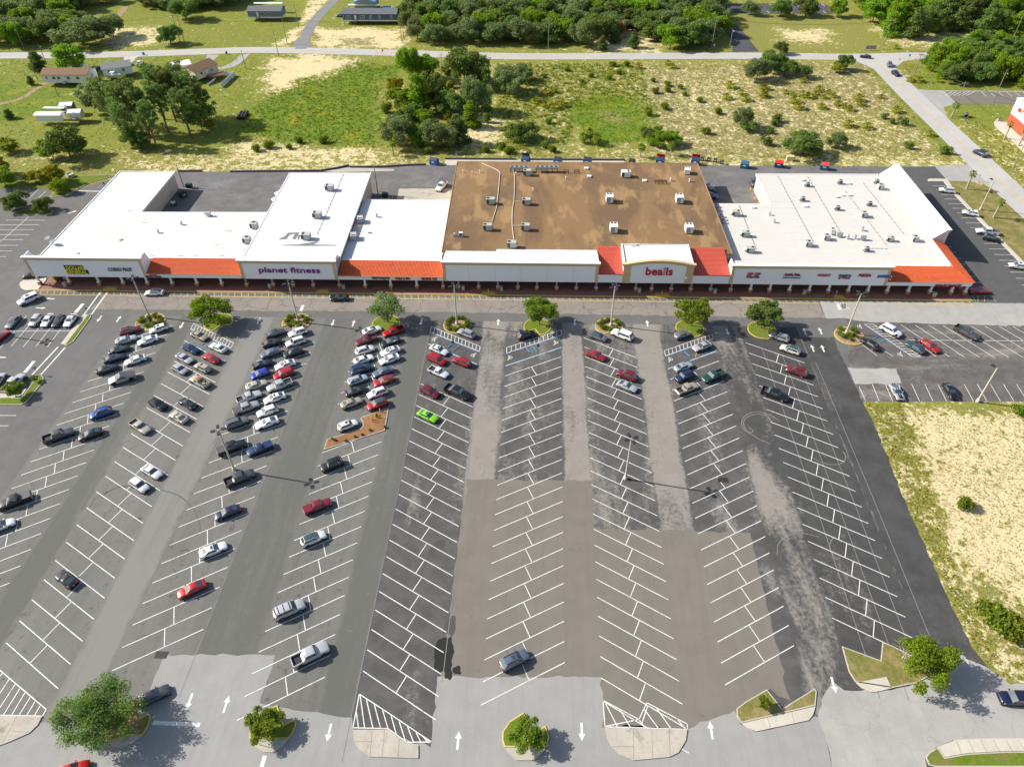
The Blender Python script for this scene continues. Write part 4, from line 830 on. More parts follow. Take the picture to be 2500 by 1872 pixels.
# columns
CU = [-132.4,-124.3,-116.3,-109.8,-103.3,-96.7,-90.1,-83.5,-76.9,-69.9,-64.6,-59.3,-52.4,-45.6,-38.9,-32.1,-25.3,-21.2,-16.0,-11.0,-5.8,-.9,4.2,9.3,14.4,19.5,24.6,28.7,33.7,38.7,43.8,48.9,53.9,58.8,63.8,68.8,73.7,78.7,83.6,88.5,93.8,99.3,104.6,108.1]
plain_col = MB().box(-.24,.24,-.24,.24,1.15,ZS).mesh('column', col_white); wrap_col = MB().box(-.20,.20,-.20,.20,1.15,ZS).mesh('column', col_wrap)
basem = MB().box(-.40,.40,-.40,.40,.3,1.15,0).box(-.42,.42,-.42,.42,.15,.32,1).box(-.46,.46,-.46,.46,1.13,1.23,2).mesh('brick_base', [brick_or, brick_red, col_white])
capm = MB().box(-.31,.31,-.31,.31,ZS-.2,ZS).mesh('column_cap', col_white)
for u in CU:
    b = b1 if u < -77 else b2 if u < -52.45 else b3 if u < -25.4 else b4 if u < 48 else b5
    wr = -78 < u < -52 or -26 < u < 50
    c = link('column', wrap_col if wr else plain_col, b.o, (u-b.u0, .62, 0)); link('brick_base', basem, c); link('column_cap', capm, c)
for b, u in ((b5, 108.1), (b5, 108.1), (b5, 108.1)): pass
for i in range(1, 3):
    c = link('column', plain_col, b5.o, (108.1-b5.u0, .62+i*2.6, 0)); link('brick_base', basem, c); link('column_cap', capm, c)
# covered walk in front
fw = MB().prism([tuple(bw(u,v).xy) for u,v in [(-131.5,-1.75),(109.3,-1.75),(109.3,4.7),(-131.5,4.7)]], 0, .15).build('front_walk', walk_red); fw['kind'] = 'structure'
ap = [at(q) for q in [T5(320,1062),T5(215,1068),T5(180,1050),T5(165,1020),T5(172,1000),T5(205,978),T5(390,960),T5(395,975),T5(345,1035)]]
walk(ap, 'front_walk', .153, concrete)
MB().prism([tuple(bw(u,v).xy) for u,v in [(-133.5,-1.98),(109.5,-1.98),(109.5,-1.75),(-133.5,-1.75)]], 0, .165).build('kerb', kerb_yellow, fw)
ribbon(MB(), [bw(-133,-3.85), bw(-12,-3.85), bw(109,-3.7)], .08, -.08, ZP).build('fire_lane_line', P_YEL, lot)
ribbon(MB(), [bw(-133,-2.15), bw(-12,-2.15), bw(109,-2.1)], .05, -.05, ZP).build('fire_lane_line', P_YEL, lot)
bar = MB().add([(-.07,0,0),(.07,0,0),(.07+.45,-1.6,0),(-.07+.45,-1.6,0)], [(0,3,2,1)]).mesh('fire_lane_bar', P_YEL)
for i in range(137):
    u = -132.5+i*1.77
    if -24 < u < -18 or 28.6 < u < 33.4: pass
    o = link('fire_lane_bar', bar, lot, bw(u,-2.2,ZP)); o.rotation_euler.z = BA
for (u0, u1, full) in [(-115,-110.8,0),(-58.6,-54.6,0),(-15.6,-11.2,1),(28.9,33.6,1),(74.4,78.0,0)]:   # tactile ramps
    MB().prism([tuple(bw(u,v).xy) for u,v in [(u0,-1.9),(u1,-1.9),(u1-.8,-.2),(u0+.8,-.2)]], .15, .170).build('kerb_ramp', plain('ramp_ochre', (.42,.30,.09), .8), fw)
    MB().prism([tuple(bw(u,v).xy) for u,v in [(u0+.5,-1.95),(u1-.5,-1.95),(u1-.6,-1.1),(u0+.6,-1.1)]], .17, .180).build('tactile_strip', plain('tactile_yellow', (.62,.36,.02), .7), fw)
    if full:
        c = bw((u0+u1)/2,-.9); tag(MB().lathe([(.09,0),(.09,1.05),(.05,1.1),(0,1.1)], n=10).build('bollard', plain('bollard_yellow', (.62,.42,.03), .6), loc=(c.x,c.y,.17)), 'yellow steel bollard guarding the front kerb ramp of the '+('blank fascia' if u0 < 0 else 'arched store'), 'bollard')
hl = [(T8,(1770,1110),(1925,1112)),(T8,(1925,1112),(1970,1162)),(T8,(1770,1110),(1800,1160)),(T8,(1820,1112),(1820,1160)),(T8,(1875,1112),(1875,1160))]
for fn, p, q in hl: strip(at(fn(*p)).xy, at(fn(*q)).xy, .13, P_YEL, 'hatch_line')
# ------------------------------------------------------------------ signs
def sign(lines, label, fn, x0, x1, yc, h=None, v=-.10, gap=.35, back=None):
    """lines: (text, colour material, bold, shear, size share)"""
    ua_, z0 = on_front(fn(x0, yc), 0); ub_, _ = on_front(fn(x1, yc), 0); w = ub_-ua_
    o = thing('shop_sign', label, 'sign', bw((ua_+ub_)/2, v, z0), BA)
    hs = []; mes = []
    for tx, mt, bold, sh, share in lines:
        me = text_mesh(tx, 1.0, .10, bold, sh); co = np.empty(len(me.vertices)*3); me.vertices.foreach_get('co', co); co = co.reshape(-1,3)
        mn, mx = co.min(0), co.max(0); co[:, :2] -= ((mn+mx)/2)[:2]; k = w*share/(mx[0]-mn[0]); ky = k
        co[:, :2] *= k; me.vertices.foreach_set('co', co.ravel()); me.materials.append(mt); mes.append(me); hs.append((mx[1]-mn[1])*k)
    if h:   # squeeze to the height seen
        f = h/(sum(hs)+gap*(len(hs)-1))
    else: f = 1
    tot = sum(hs)*f+gap*(len(hs)-1); y = tot/2
    for me, hh in zip(mes, hs):
        hh *= f; c = link('lettering', me, o, (0, 0, y-hh/2)); c.rotation_euler = (math.pi/2, 0, 0); c.scale = (1, f, 1); y -= hh+gap
    if back:
        for bz0, bz1, bw0, bw1, mt in back: MB().box(bw0*w, bw1*w, .02, .09, bz0*tot, bz1*tot).build('backing', mt, o)
    return o
sm = lambda n, c: plain(n, c, .45, var=.06)
YLW, BLK, GRYL, PUR, RED, DRED, NAVY, PINK, LRED, BLUE = sm('letters_yellow',(.80,.68,.02)), sm('letters_black',(.02,.02,.02)), sm('letters_grey',(.14,.15,.16)), sm('letters_purple',(.20,.015,.20)), sm('letters_red',(.45,.012,.03)), sm('letters_dark_red',(.30,.012,.03)), sm('letters_navy',(.03,.04,.09)), sm('letters_pink',(.55,.22,.30)), sm('letters_light_red',(.52,.13,.11)), sm('letters_blue',(.07,.12,.40))
sign([('DOLLAR',YLW,0.009,-.0,.82),('GENERAL',YLW,0.009,0,1.0)], 'two-line yellow block letters on black panels on the first fascia', T5, 552, 728, 890, h=2.45, gap=.3, back=[(.04,.56,-.50,.40,BLK),(-.56,-.03,-.47,.55,BLK)])
sign([('COSMO PROF',GRYL,0.009,0,1)], 'grey block letters beside the yellow sign on the same fascia', T5, 910, 1110, 888, h=1.05)
sign([('PHONE',RED,0.009,0,.5),('REPAIR & MORE',NAVY,0.009,0,1)], 'small red and navy two-line letters on low fascia left of the gym', T5, 1228, 1352, 941, h=.85, gap=.1)
sign([('planet fitness',PUR,0.011,0,1)], 'large purple lower-case letters on the gym fascia', T6, 42, 556, 898, h=2.1)
sign([("PINOT'S PALETTE",NAVY,0.000,0.1,1)], 'dark navy letters on low fascia right of the gym', T6, 995, 1142, 962, h=.7)
sign([('NAILS & SPA',DRED,0.013,0,1)], 'small bold red letters between navy and hearing signs', T6, 1192, 1315, 965, h=.62)
sign([('HEARING AIDS',DRED,0.000,0,1)], 'thin red letters at the right end of the low fascia', T6, 1410, 1543, 968, h=.72)
o = sign([('bealls',RED,0.016,.0,1)], 'large crimson lower-case letters with one pink stroke on the arched store front', T7, 1162, 1390, 903, h=2.35)
lt = o.children[0]; me_ = lt.data; me_.materials.append(PINK); xs_ = [p.center.x for p in me_.polygons]; x0_, x1_ = min(xs_), max(xs_)
for p in me_.polygons: p.material_index = 1 if .655 < (p.center.x-x0_)/(x1_-x0_) < .725 else 0
sign([('SIP SIP',RED,0.013,.25,1),('RAMEN-BOBA',BLK,0.013,.15,.95)], 'slanting red letters over black ones on the long right fascia', T7, 2010, 2126, 937, h=1.55, gap=.15)
sign([('Pueblo Viejo',DRED,0.013,0,.85),('MEXICAN RESTAURANT',sm('letters_teal',(.13,.22,.26)),0.005,0,1)], 'red restaurant letters over a teal line on the long right fascia', T8, 180, 330, 942, h=1.5, gap=.3, back=[(-.02,.06,-.5,.5,BLK)])
sign([('PHARMACY',LRED,0.005,.15,1)], 'pale red slanting pharmacy letters on the long right fascia', T8, 470, 580, 937, h=.75)
sign([('metro',NAVY,0.013,0,1),('by T-Mobile',sm('letters_magenta',(.42,.02,.14)),0.013,0,.95)], 'navy letters over a small magenta line on the long right fascia', T8, 645, 748, 950, h=1.5, gap=.1)
sign([('PIZZA',DRED,0.027,.1,1)], 'bold dark red five-letter pizza sign on the long right fascia', T8, 815, 922, 938, h=.8)
sign([('BARBER',BLUE,0.009,.1,1)], 'blue letters beside a small striped pole on the right fascia', T8, 975, 1075, 946, h=.8)
sign([('PRINT SHACK',sm('letters_crimson',(.33,.01,.06)),0.023,.15,1)], 'crimson slanting letters on the low fascia under the hipped tile corner', T8, 1458, 1682, 1025, h=.72)
u_, z_ = on_front(T8(1088,945)); pl = thing('barber_pole', 'small red white and blue striped pole mounted beside the blue letters', 'pole', bw(u_,-.25,z_-.9), BA)
for i in range(6): MB().tube([(0,0,i*.3),(0,0,i*.3+.3)], .16, 8).build('stripe', [cap_white,RED,BLUE][i%3], pl)
u_, z_ = on_front(T7(1497,955)); tag(MB().box(-.35,.35,-.3,0,-.4,.4).build('wall_lamp', cap_white, loc=bw(u_,0,z_)), 'pale square lamp box on the arched store front', 'lamp')
# faint grey panel joints
# ------------------------------------------------------------------ roof details
def roofpatch(b, fn, pts, z, mat, name='roof_patch'):
    P = [uv(at(fn(*q), z)) for q in pts]; return b.part(name, MB().sheet(P, z), mat)
tar = plain('roof_underlay_grey', (.17,.175,.165), .9, var=.3)
roofpatch(b2, T6, [(285,580),(385,578),(350,638),(320,630),(345,590),(300,600),(275,635),(200,640),(235,620),(262,610)], zg+.012, tar)
roofpatch(b2, T6, [(370,600),(392,600),(380,640),(365,642)], zg+.012, tar)
roofpatch(b2, T6, [(235,683),(380,678),(440,668),(525,655),(545,660),(500,680),(690,683),(690,690),(430,692),(235,688)], zg+.012, tar)
roofpatch(b2, T6, [(872,516),(910,516),(908,528),(876,530)], zg+.3, plain('rust_lid', (.40,.12,.03), .8))
roofpatch(b1, T5, [(1000,640),(1040,628),(1042,645),(1010,655)], zr+.012, plain('moss_patch', (.22,.18,.04), .9))
roofpatch(b1, T5, [(645,755),(665,745),(680,758),(660,766)], zr+.012, tar)
for q in [(1480,772,80),(1620,770,60),(1840,772,60),(1230,770,90),(1880,565,90),(1180,495,70),(1060,395,60),(1800,680,50)]:
    roofpatch(b1, T5, [(q[0],q[1]),(q[0]+q[2]*.4,q[1]-5),(q[0]+q[2],q[1]+1),(q[0]+q[2]*.7,q[1]+7)], zr+.010, plain('roof_rust_stain', (.42,.33,.25), .9, var=.4, scale=4))
pipe_w = plain('conduit_pale', (.55,.50,.44), .6)
Z7 = tile(1100, 370, 6.9)
for pts in ([(530,200),(810,330),(825,440),(810,640),(775,930),(735,1070),(700,1190)], [(1055,290),(1080,440),(1070,800),(1045,970),(1040,1250),(1070,1480)], [(1075,845),(1200,845)], [(1050,1250),(1180,1250)], [(1075,370),(1220,370)]):
    P = [at(Z7(*q), zb+.12) for q in pts]; mb = MB().tube([(*uv(p), zb+.12) for p in smooth_line(P, 4)], .11, 6); b4.part('roof_conduit', mb, pipe_w)
stud = plain('conduit_block', (.22,.21,.20), .8)
def dotted(b, fn, p, q, z, n):
    P, Q = Vector((*uv(at(fn(*p),z)),z)), Vector((*uv(at(fn(*q),z)),z))
    b.part('roof_conduit', MB().tube([P+Vector((0,0,.12)), Q+Vector((0,0,.12))], .035, 5), stud)
    bm_ = MB().box(-.15,.15,-.07,.07,0,.12).mesh('conduit_block', stud)
    for i in range(n): c = P.lerp(Q, (i+.5)/n); link('conduit_block', bm_, b.o, (c.x-b.u0,c.y,z))
dotted(b2, T6, (755,85), (530,600), zg, 16); dotted(b1, T6, (130,400), (5,640), zr, 9)
for p, q, n in [((130,100),(435,668),20),((380,105),(660,580),16),((700,230),(1050,690),16),((850,160),(1200,600),16)]: dotted(b5, T8, p, q, zc, n)
dotted(b5, T7, (1945,350), (2090,725), zc, 12); dotted(b5, T8, (910,715), (1065,717), zc, 4)
# ================================================================== ROOFTOP PLANT
hv_g = plain('cabinet_green_grey', (.40,.42,.36), .55, var=.1); hv_w = plain('cabinet_white', (.74,.74,.71), .5, var=.06); hv_m = plain('cabinet_grey', (.42,.41,.41), .55, var=.12)
coil = plain('coil_dark', (.06,.065,.065), .6); rust = plain('rusted_steel', (.16,.055,.03), .8, var=.3); fan_d = plain('fan_dark', (.025,.02,.02), .6); galv = plain('galvanised', (.50,.51,.50), .4, .5, var=.12)
def fan_mesh(r): return MB().lathe([(r*1.06,0),(r*1.06,.06),(r*.94,.06),(r*.94,.02),(0,.02)], n=14).mesh('fan', [fan_d])
FAN = {r: fan_mesh(r) for r in (.26,.34,.42)}
fan_ring = plain('fan_rim', (.35,.34,.33), .5)
def unit(kind):
    o = thing('rooftop_unit', 'u', 'air conditioner')
    if kind == 'box1':
        w, d, h, m, fans = 2.3, 1.5, 1.45, hv_g, [(-.65,0,.42)]
    elif kind == 'white2':
        w, d, h, m, fans = 2.0, 2.5, 1.75, hv_w, [(-.5,.75,.34),(.4,.75,.34)]
    elif kind == 'wide':
        w, d, h, m, fans = 2.7, 1.9, 1.5, hv_w, [(.75,.45,.34),(.75,-.45,.34)]
    elif kind == 'grey2':
        w, d, h, m, fans = 2.4, 1.7, 1.35, hv_m, [(-.62,.3,.34),(-.62,-.4,.26)]
    elif kind == 'grey1':
        w, d, h, m, fans = 1.9, 1.9, 1.35, hv_m, [(.1,.2,.42)]
    elif kind == 'small':
        w, d, h, m, fans = 1.75, 1.3, 1.05, hv_m, [(.35,.1,.42)]
    elif kind == 'sgreen':
        w, d, h, m, fans = 2.2, 1.35, 1.15, hv_g, [(.6,.1,.34)]
    MB().box(-w*.28,w*.3,-d*.4,d*.4,0,.28).build('curb', galv, o)
    cb = MB().box(-w/2,w/2,-d/2,d/2,.28,.28+h).build('cabinet', m, o)
    MB().box(-w/2-.03,w/2+.03,-d/2-.03,d/2+.03,.28+h,.33+h).build('lid', m, o)
    for x, y, r in fans: link('fan', FAN[r], o, (x,y,.33+h))
    if kind in ('box1','grey2','sgreen','wide','grey1'):
        MB().box(-w/2+.08,-w/2+w*.32,-d/2-.03,-d/2,.38,.22+h).build('coil_panel', coil, o)
    elif kind == 'white2': MB().box(-w/2+.1,w/2-.75,-d/2-.03,-d/2,.45,.15+h).build('coil_panel', plain('coil_grey', (.30,.33,.36), .5), o)
    else: MB().box(-.2,w/2-.06,-d/2-.03,-d/2,.38,.22+h).build('coil_panel', coil, o)
    if kind in ('box1','small','sgreen'):
        s = 1 if kind == 'box1' else -1; x0 = s*w/2; x1 = s*(w/2+.5)
        MB().add([(x0,-d*.4,.28+h*.9),(x0,d*.4,.28+h*.9),(x1,d*.4,.28+h*.3),(x1,-d*.4,.28+h*.3),(x0,-d*.4,.3),(x0,d*.4,.3)], [(0,3,2,1),(0,4,3),(1,2,5),(3,4,5,2)]).build('hood', m, o)
    elif kind in ('white2',): MB().box(w/2-.7,w/2-.15,-d/2-.04,-d/2-.005,.55,.05+h).build('access_panel', hv_w, o)
    else: MB().box(.1,w/2-.15,-d/2-.025,-d/2-.002,.40,.20+h).build('access_panel', m, o)
    return o
PROTO = {}
def put(kind, p, label, group, rz=BA, s=1.0):
    if kind not in PROTO: PROTO[kind] = unit(kind); o = PROTO[kind]
    else: o = copy_tree(PROTO[kind])
    o.location = p; o.rotation_euler.z = rz; o.scale = (s,)*3; tag(o, label, 'air conditioner', group); return o
for q, l in [((1290,400),'single-fan green-grey unit beside the long condensers on the brown roof'),((675,880),'single-fan unit left of two pale conduits, rear row on brown roof'),((1275,890),'single-fan unit joined by a branch to the right conduit, rear row'),((625,1320),'single-fan unit where the left pale conduit ends on brown roof'),((1260,1320),'single-fan unit joined to the right conduit by a branch, front row'),((1030,1612),'single-fan unit where the right conduit ends by the white wedge roof')]:
    put('box1', at(Z7(*q), zb), l, 'single-fan units on the brown roof')
for q, l in [((853,318),'white two-fan unit in rear row, middle of brown roof'),((888,568),'white two-fan unit in front row, middle of brown roof'),((1440,322),'white two-fan unit in rear row near brown roof side edge'),((1520,572),'white two-fan unit in front row near brown roof side edge')]:
    put('white2', at(T7(*q), zb), l, 'white two-fan units on the brown roof')
put('wide', at(T7(990,108), zb), 'wide white rooftop unit near the rear edge of brown roof', 'white two-fan units on the brown roof')
put('wide', at(T7(1508,80), zb), 'white rooftop unit at the far rear corner of brown roof', 'white two-fan units on the brown roof', rz=R(80), s=.9)
put('sgreen', at(T7(1068,725), zb), 'small white-green unit right behind the arched store front', 'single-fan units on the brown roof')
for q, l in [((640,222),'grey two-fan unit at the rear of the gym roof'),((537,452),'grey two-fan unit in the middle of the gym roof'),((443,632),'grey two-fan unit beside torn dark patches on gym roof')]: put('grey2', at(T6(*q), zg), l, 'grey units on the gym roof')
for q, l in [((2145,538),'grey unit on the corner shop roof beside the gym, rear one'),((2085,662),'grey unit on the corner shop roof beside the gym, front one')]: put('grey1', at(T5(*q), zr), l, 'grey units on the corner shop roof')
for q, l in [((898,490),'raised grey unit beside the gym wall ladder on the low white roof'),((843,632),'raised grey unit in gym wall shade near the low roof front')]: put('grey2', at(T6(*q), zl), l, 'grey units on the low white roof', rz=R(100), s=.9)
for q, k, l in [((1915,435),'sgreen','green-grey unit on cream roof beside brown roof, rear one of three'),((1993,610),'sgreen','green-grey unit on cream roof beside brown roof, middle of three'),((2035,743),'sgreen','green-grey unit on cream roof beside brown roof, front one of three')]: put(k, at(T7(*q), zc), l, 'green-grey units on the cream roof')
for i, (q, k, rz) in enumerate([((375,190),'small',0),((650,168),'small',0),((958,165),'small',0),((992,212),'grey1',0),((335,312),'small',0),((627,388),'small',0),((897,352),'small',0),((852,445),'grey1',0),((538,636),'grey1',0),((592,585),'sgreen',80),((385,690),'grey1',0),((1072,650),'sgreen',0),((1280,648),'grey1',0),((872,735),'small',0)]):
    put(k, at(T8(*q), zc), ['squat grey rooftop unit','upright grey rooftop unit','green-grey rooftop unit'][('small','grey1','sgreen').index(k)]+' on cream roof among the vents', 'grey units on the cream roof', rz=R(rz)+BA, s=.85)
# small condensers behind the parapet at the brown / cream edge
for i, q in enumerate([(1755,365),(1765,395),(1795,450),(1808,475),(1812,500)]):
    c = at(T7(*q), zc); o = thing('condenser', 'small condenser in shade along the wall beside brown roof', 'air conditioner', c, 0, 'condensers in the shade of the brown roof')
    MB().box(-.42,.42,-.42,.42,.1,.85).build('cabinet', hv_m, o); link('fan', FAN[.34], o, (0,0,.86))
# long condenser racks on rusty stands
for x0, x1, n, l in [(1000,1310,4,'long four-fan condenser rack on rusty legs on brown roof'),(1430,1815,5,'long five-fan condenser rack on rusty legs on brown roof')]:
    p, q = at(Z7(x0,262), zb+1.5), at(Z7(x1,268), zb+1.5); c = (p+q)/2; w = (q-p).length
    o = thing('condenser_rack', l, 'condenser', (c.x,c.y,zb), BA)
    MB().box(-w/2,w/2,-.75,.75,1.25,1.75).build('cabinet', plain('rack_blue_grey', (.22,.27,.29), .5), o)
    for i in range(n): link('fan', FAN[.42], o, (-w/2+w*(i+.5)/n, 0, 1.75))
    for i in range(5):
        x = -w/2+.2+(w-.4)*i/4
        for y in (-.6,.6): MB().box(x-.06,x+.06,y-.06,y+.06,0,1.25).build('leg', rust, o)
    for y in (-.6,.6): MB().box(-w/2,w/2,y-.05,y+.05,.35,.47).build('brace', rust, o)
for q, w, l in [((1945,365),1.5,'small empty rusty frame beside the five-fan rack'),((2125,365),1.5,'small empty rusty frame second from the five-fan rack')]:
    c = at(Z7(*q), zb); o = thing('steel_frame', l, 'frame', c, BA)
    for x in (-w/2,w/2):
        for y in (-.5,.5): MB().box(x-.07,x+.07,y-.07,y+.07,0,.9).build('leg', rust, o)
    MB().box(-w/2-.1,w/2+.1,-.56,-.44,.75,.9).box(-w/2-.1,w/2+.1,.44,.56,.75,.9).box(-w/2-.1,w/2+.1,-.05,.05,.4,.5).build('rail', rust, o)
c = at(T7(1285,165), zb); o = thing('steel_frame', 'long empty rusty frame on the right half of brown roof', 'frame', c, BA)
for x in (-1.7,-.6,.6,1.7):
    for y in (-.5,.5): MB().box(x-.06,x+.06,y-.06,y+.06,0,.8).build('leg', rust, o)
for y in (-.5,0,.5): MB().box(-1.9,1.9,y-.07,y+.07,.72,.86).build('rail', rust, o)
c = at(Z7(175,1430), zb); o = thing('condenser', 'small condenser and box on a stand, front left of brown roof', 'air conditioner', c, 0)
MB().box(-.5,.5,-.4,.4,.3,1.25).build('cabinet', hv_w, o); MB().box(-.42,.42,-.43,-.40,.4,1.1).build('coil_panel', coil, o); MB().box(-2.0,-1.5,-.3,.3,.3,.9).build('disconnect_box', hv_m, o); MB().box(-2.1,.9,-.3,-.2,.0,.3).box(-2.1,.9,.2,.3,.0,.3).build('stand', galv, o)
# vents
def vent(p, kind, label, group=None):
    o = thing('roof_vent', label, 'vent', p, BA, group)
    if kind == 'mush': MB().lathe([(.4,0),(.4,.15),(.26,.2),(.26,.75),(.5,.8),(.52,.95),(.3,1.15),(0,1.2)], n=14).build('hood', galv, o)
    elif kind == 'pipe': MB().lathe([(.12,0),(.12,.7),(.2,.72),(.2,.85),(0,.95)], n=10).build('pipe', cap_white, o)
    elif kind == 'box': MB().box(-.55,.55,-.45,.45,0,.35).build('box', cap_white, o); MB().box(-.62,.62,-.5,.5,.35,.45).build('lid', cap_white, o)
    elif kind == 'hood':
        MB().box(-.5,.5,-.55,.55,.0,.5).build('curb', galv, o)
        MB().tube([(-.8,-.2,.9),(.8,-.2,.9)], .5, 10).build('drum', galv, o)
    elif kind == 'turb': MB().lathe([(.3,0),(.3,.4),(.2,.45),(.32,.6),(.38,.8),(.3,1.0),(0,1.08)], n=12).build('turbine', galv, o)
vg = 'vents on the cream roof'
for q, k in [((718,632),'mush'),((778,632),'mush'),((838,562),'mush'),((645,612),'hood'),((842,638),'hood')]: vent(at(T8(*q), zc), k, 'galvanised kitchen exhaust vent on cream roof' if k == 'mush' else 'silver drum exhaust fan on cream roof', vg)
for q in [(365,362),(628,282),(680,268),(732,268),(340,140),(728,170)]: vent(at(T8(*q), zc), 'box', 'low white roof hatch on cream roof', 'roof hatches on the cream roof')
for q in [(100,495),(60,432)]: vent(at(T8(*q), zc), 'turb', 'dark turbine vent on the white patch of cream roof', vg)
vent(at(T7(2063,372), zc), 'box', 'pale blue square vent box at the cream roof rear edge')
for q in [(1530,512),(1335,582)]: vent(at(T5(*q), zr), 'turb', 'small grey turbine vent on the corner shop roof', 'vents on the corner shop roof')
vent(at(T5(1758,438), zr), 'hood', 'grey drum vent near the inner corner of the shop roof')
vent(at(T6(1035,448), zl), 'turb', 'turbine vent on the low white roof')
for q in [(370,380),(212,358),(495,358),(1945,468),(1390,660),(1105,395)]: vent(at(Z7(*q), zb), 'pipe', 'short white vent pipe on the brown roof', 'vent pipes on the brown roof')
for q in [(660,45),(685,112),(1150,148)]: vent(at(T7(*q), zb), 'box', 'low white box vent on the brown roof', 'box vents on the brown roof')
for q in [(1372,145),(1530,152)]: vent(at(T7(*q), zb), 'turb', 'small white turbine vent right of the rusty frame', 'turbine vents on the brown roof')
# satellite dishes
for q, h, l in [((425,680),1.9,'white satellite dish on a tall mast at the roof edge'),((455,680),.9,'white satellite dish lying low beside the taller dish')]:
    c = at(T5(*q), zr); o = thing('satellite_dish', l, 'satellite dish', c, R(200))
    MB().tube([(0,0,0),(0,0,h*.8)], .05, 6).build('mast', galv, o)
    d = MB().lathe([(0,0),(.3,.03),(.6,.12),(.75,.2)], n=16).build('dish', cap_white, o, (0,0,h)); d.rotation_euler = (R(60),0,R(30))
# roof ladder at the gym wall
c = at(T6(812,560), zl); o = thing('roof_ladder', 'grey access ladder hooked over the gym side wall', 'ladder', c, BA)
MB().tube([(0,-.25,0),(0,-.25,2.6)], .04, 5).tube([(0,.25,0),(0,.25,2.6)], .04, 5).build('rail', galv, o)
for i in range(7): MB().tube([(0,-.25,.3+.32*i),(0,.25,.3+.32*i)], .025, 5).build('rung', galv, o)
# ================================================================== DUMPSTERS AND ALLEY
def dumpster(p, label, c, lid, rz=0, s=1.0, open_=False, group='dumpsters behind the shops'):
    nm = 'skip_%.2f_%.2f_%.2f' % c; m = plain(nm, c, .6, var=.15)
    o = thing('dumpster', label, 'dumpster', p, rz, group, s)
    mb = MB(); w, d = 2.0, 1.7
    pr = [(-d/2,.12),(d/2,.12),(d/2,1.25),(.15,1.75),(-d/2,1.25)]; n = len(pr)
    mb.add([(-w/2,y,z) for y,z in pr]+[(w/2,y,z) for y,z in pr], [list(range(n))[::-1],[n+i for i in range(n)]]+[(i,(i+1)%n,n+(i+1)%n,n+i) for i in range(n)]); mb.build('body', m, o)
    for x in (-w/2-.08, w/2): MB().box(x,x+.08,-.5,.4,.65,.85).build('fork_pocket', m, o)
    lm = plain('skip_lid_%.2f_%.2f_%.2f' % lid, lid, .5)
    if open_: MB().add([(-w/2,.15,1.78),(w/2,.15,1.78),(w/2,-.1,2.7),(-w/2,-.1,2.7)], [(0,1,2,3),(3,2,1,0)]).build('lid', lm, o); MB().box(-w/2+.08,w/2-.08,-d/2+.08,.1,1.28,1.3).build('opening', fan_d, o)
    else: MB().add([(-w/2+.05,-d/2-.05,1.30),(w/2-.05,-d/2-.05,1.30),(w/2-.05,.15,1.80),(-w/2+.05,.15,1.80),(-w/2+.05,-d/2-.05,1.25),(w/2-.05,-d/2-.05,1.25)], [(0,1,2,3),(0,4,5,1)]).build('lid', lm, o)
    MB().box(-.35,.35,-d/2-.012,-d/2,.75,1.0).build('label_plate', cap_white, o)
BLU, NVY, TEAL, REDL, BLKL = (.012,.23,.52), (.012,.05,.13), (.015,.10,.17), (.62,.03,.03), (.03,.03,.035)
for fn, q, l, c, lid, op in [(T3,(150,1372),'navy dumpster with its lid thrown open on the concrete apron',NVY,(.08,.08,.08),True),(T3,(420,1378),'bright blue dumpster with black lid nearer the open navy dumpster',BLU,BLKL,False),(T3,(668,1380),'bright blue dumpster with black lid nearer the grass end of the apron',BLU,BLKL,False),(T3,(1045,1380),'small navy dumpster alone past the concrete apron',NVY,BLKL,False),(T3,(1280,1382),'navy dumpster with red lid near the palm clump',NVY,REDL,True),(T3,(1575,1382),'navy dumpster with red lid beside four black bins',NVY,REDL,True),(T3,(1990,1412),'teal-blue dumpster standing alone behind the alley gap',TEAL,(.03,.12,.20),False),(T4,(138,1405),'navy dumpster with red lid beside the cream utility box',NVY,REDL,False),(T4,(520,1425),'teal dumpster with red and teal lid near yellow bollards',TEAL,(.55,.06,.07),False),(T2,(1520,1382),'blue dumpster with raised grey lid on the sandy verge',(.015,.13,.42),(.05,.06,.08),False)]:
    dumpster(at(fn(*q)), l, c, lid, R(-18)+BA, 1.3 if 'small' not in l else 1.0, op)
dumpster(at(T5(1545,278)), 'dark green dumpster in the shade of the corner shop wing', (.01,.06,.035), (.015,.03,.02), R(60), .95)
dumpster(at(T5(1468,350)), 'green dumpster with cream lid in the corner shop shade', (.01,.09,.055), (.62,.58,.42), R(5), .8)
for i, (x, y) in enumerate([(1635,1352),(1690,1357),(1745,1365),(1800,1382)]):
    o = thing('grease_bin', 'black square grease bin on the grass in a row of four', 'bin', at(T3(x,y)), R(-15), 'black bins behind the shops')
    MB().box(-.55,.55,-.5,.5,.08,1.1).build('body', fan_d, o); MB().box(-.6,.6,-.55,.55,1.1,1.2).build('lid', coil, o); MB().box(-.3,.3,-.512,-.5,.5,.85).build('label_plate', cap_white, o)
def transformer(p, label):
    o = thing('transformer', label, 'transformer', p, R(-5)); g = plain('transformer_green', (.015,.06,.045), .5)
    MB().box(-1.1,1.1,-.9,.9,0,.15).build('pad', concrete, o); MB().box(-.9,.9,-.6,.6,.15,1.55).build('tank', g, o)
    for i in range(7): MB().box(-.75+i*.25,-.70+i*.25,.6,.78,.3,1.4).build('fin', g, o)
    MB().box(-.88,.88,-.64,-.6,.2,1.3).build('door', g, o)
transformer(at(T5(1598,205)), 'green pad transformer beside a yellow post at the corner wing')
transformer(at(T6(1108,285)), 'green pad transformer behind the low white shop')
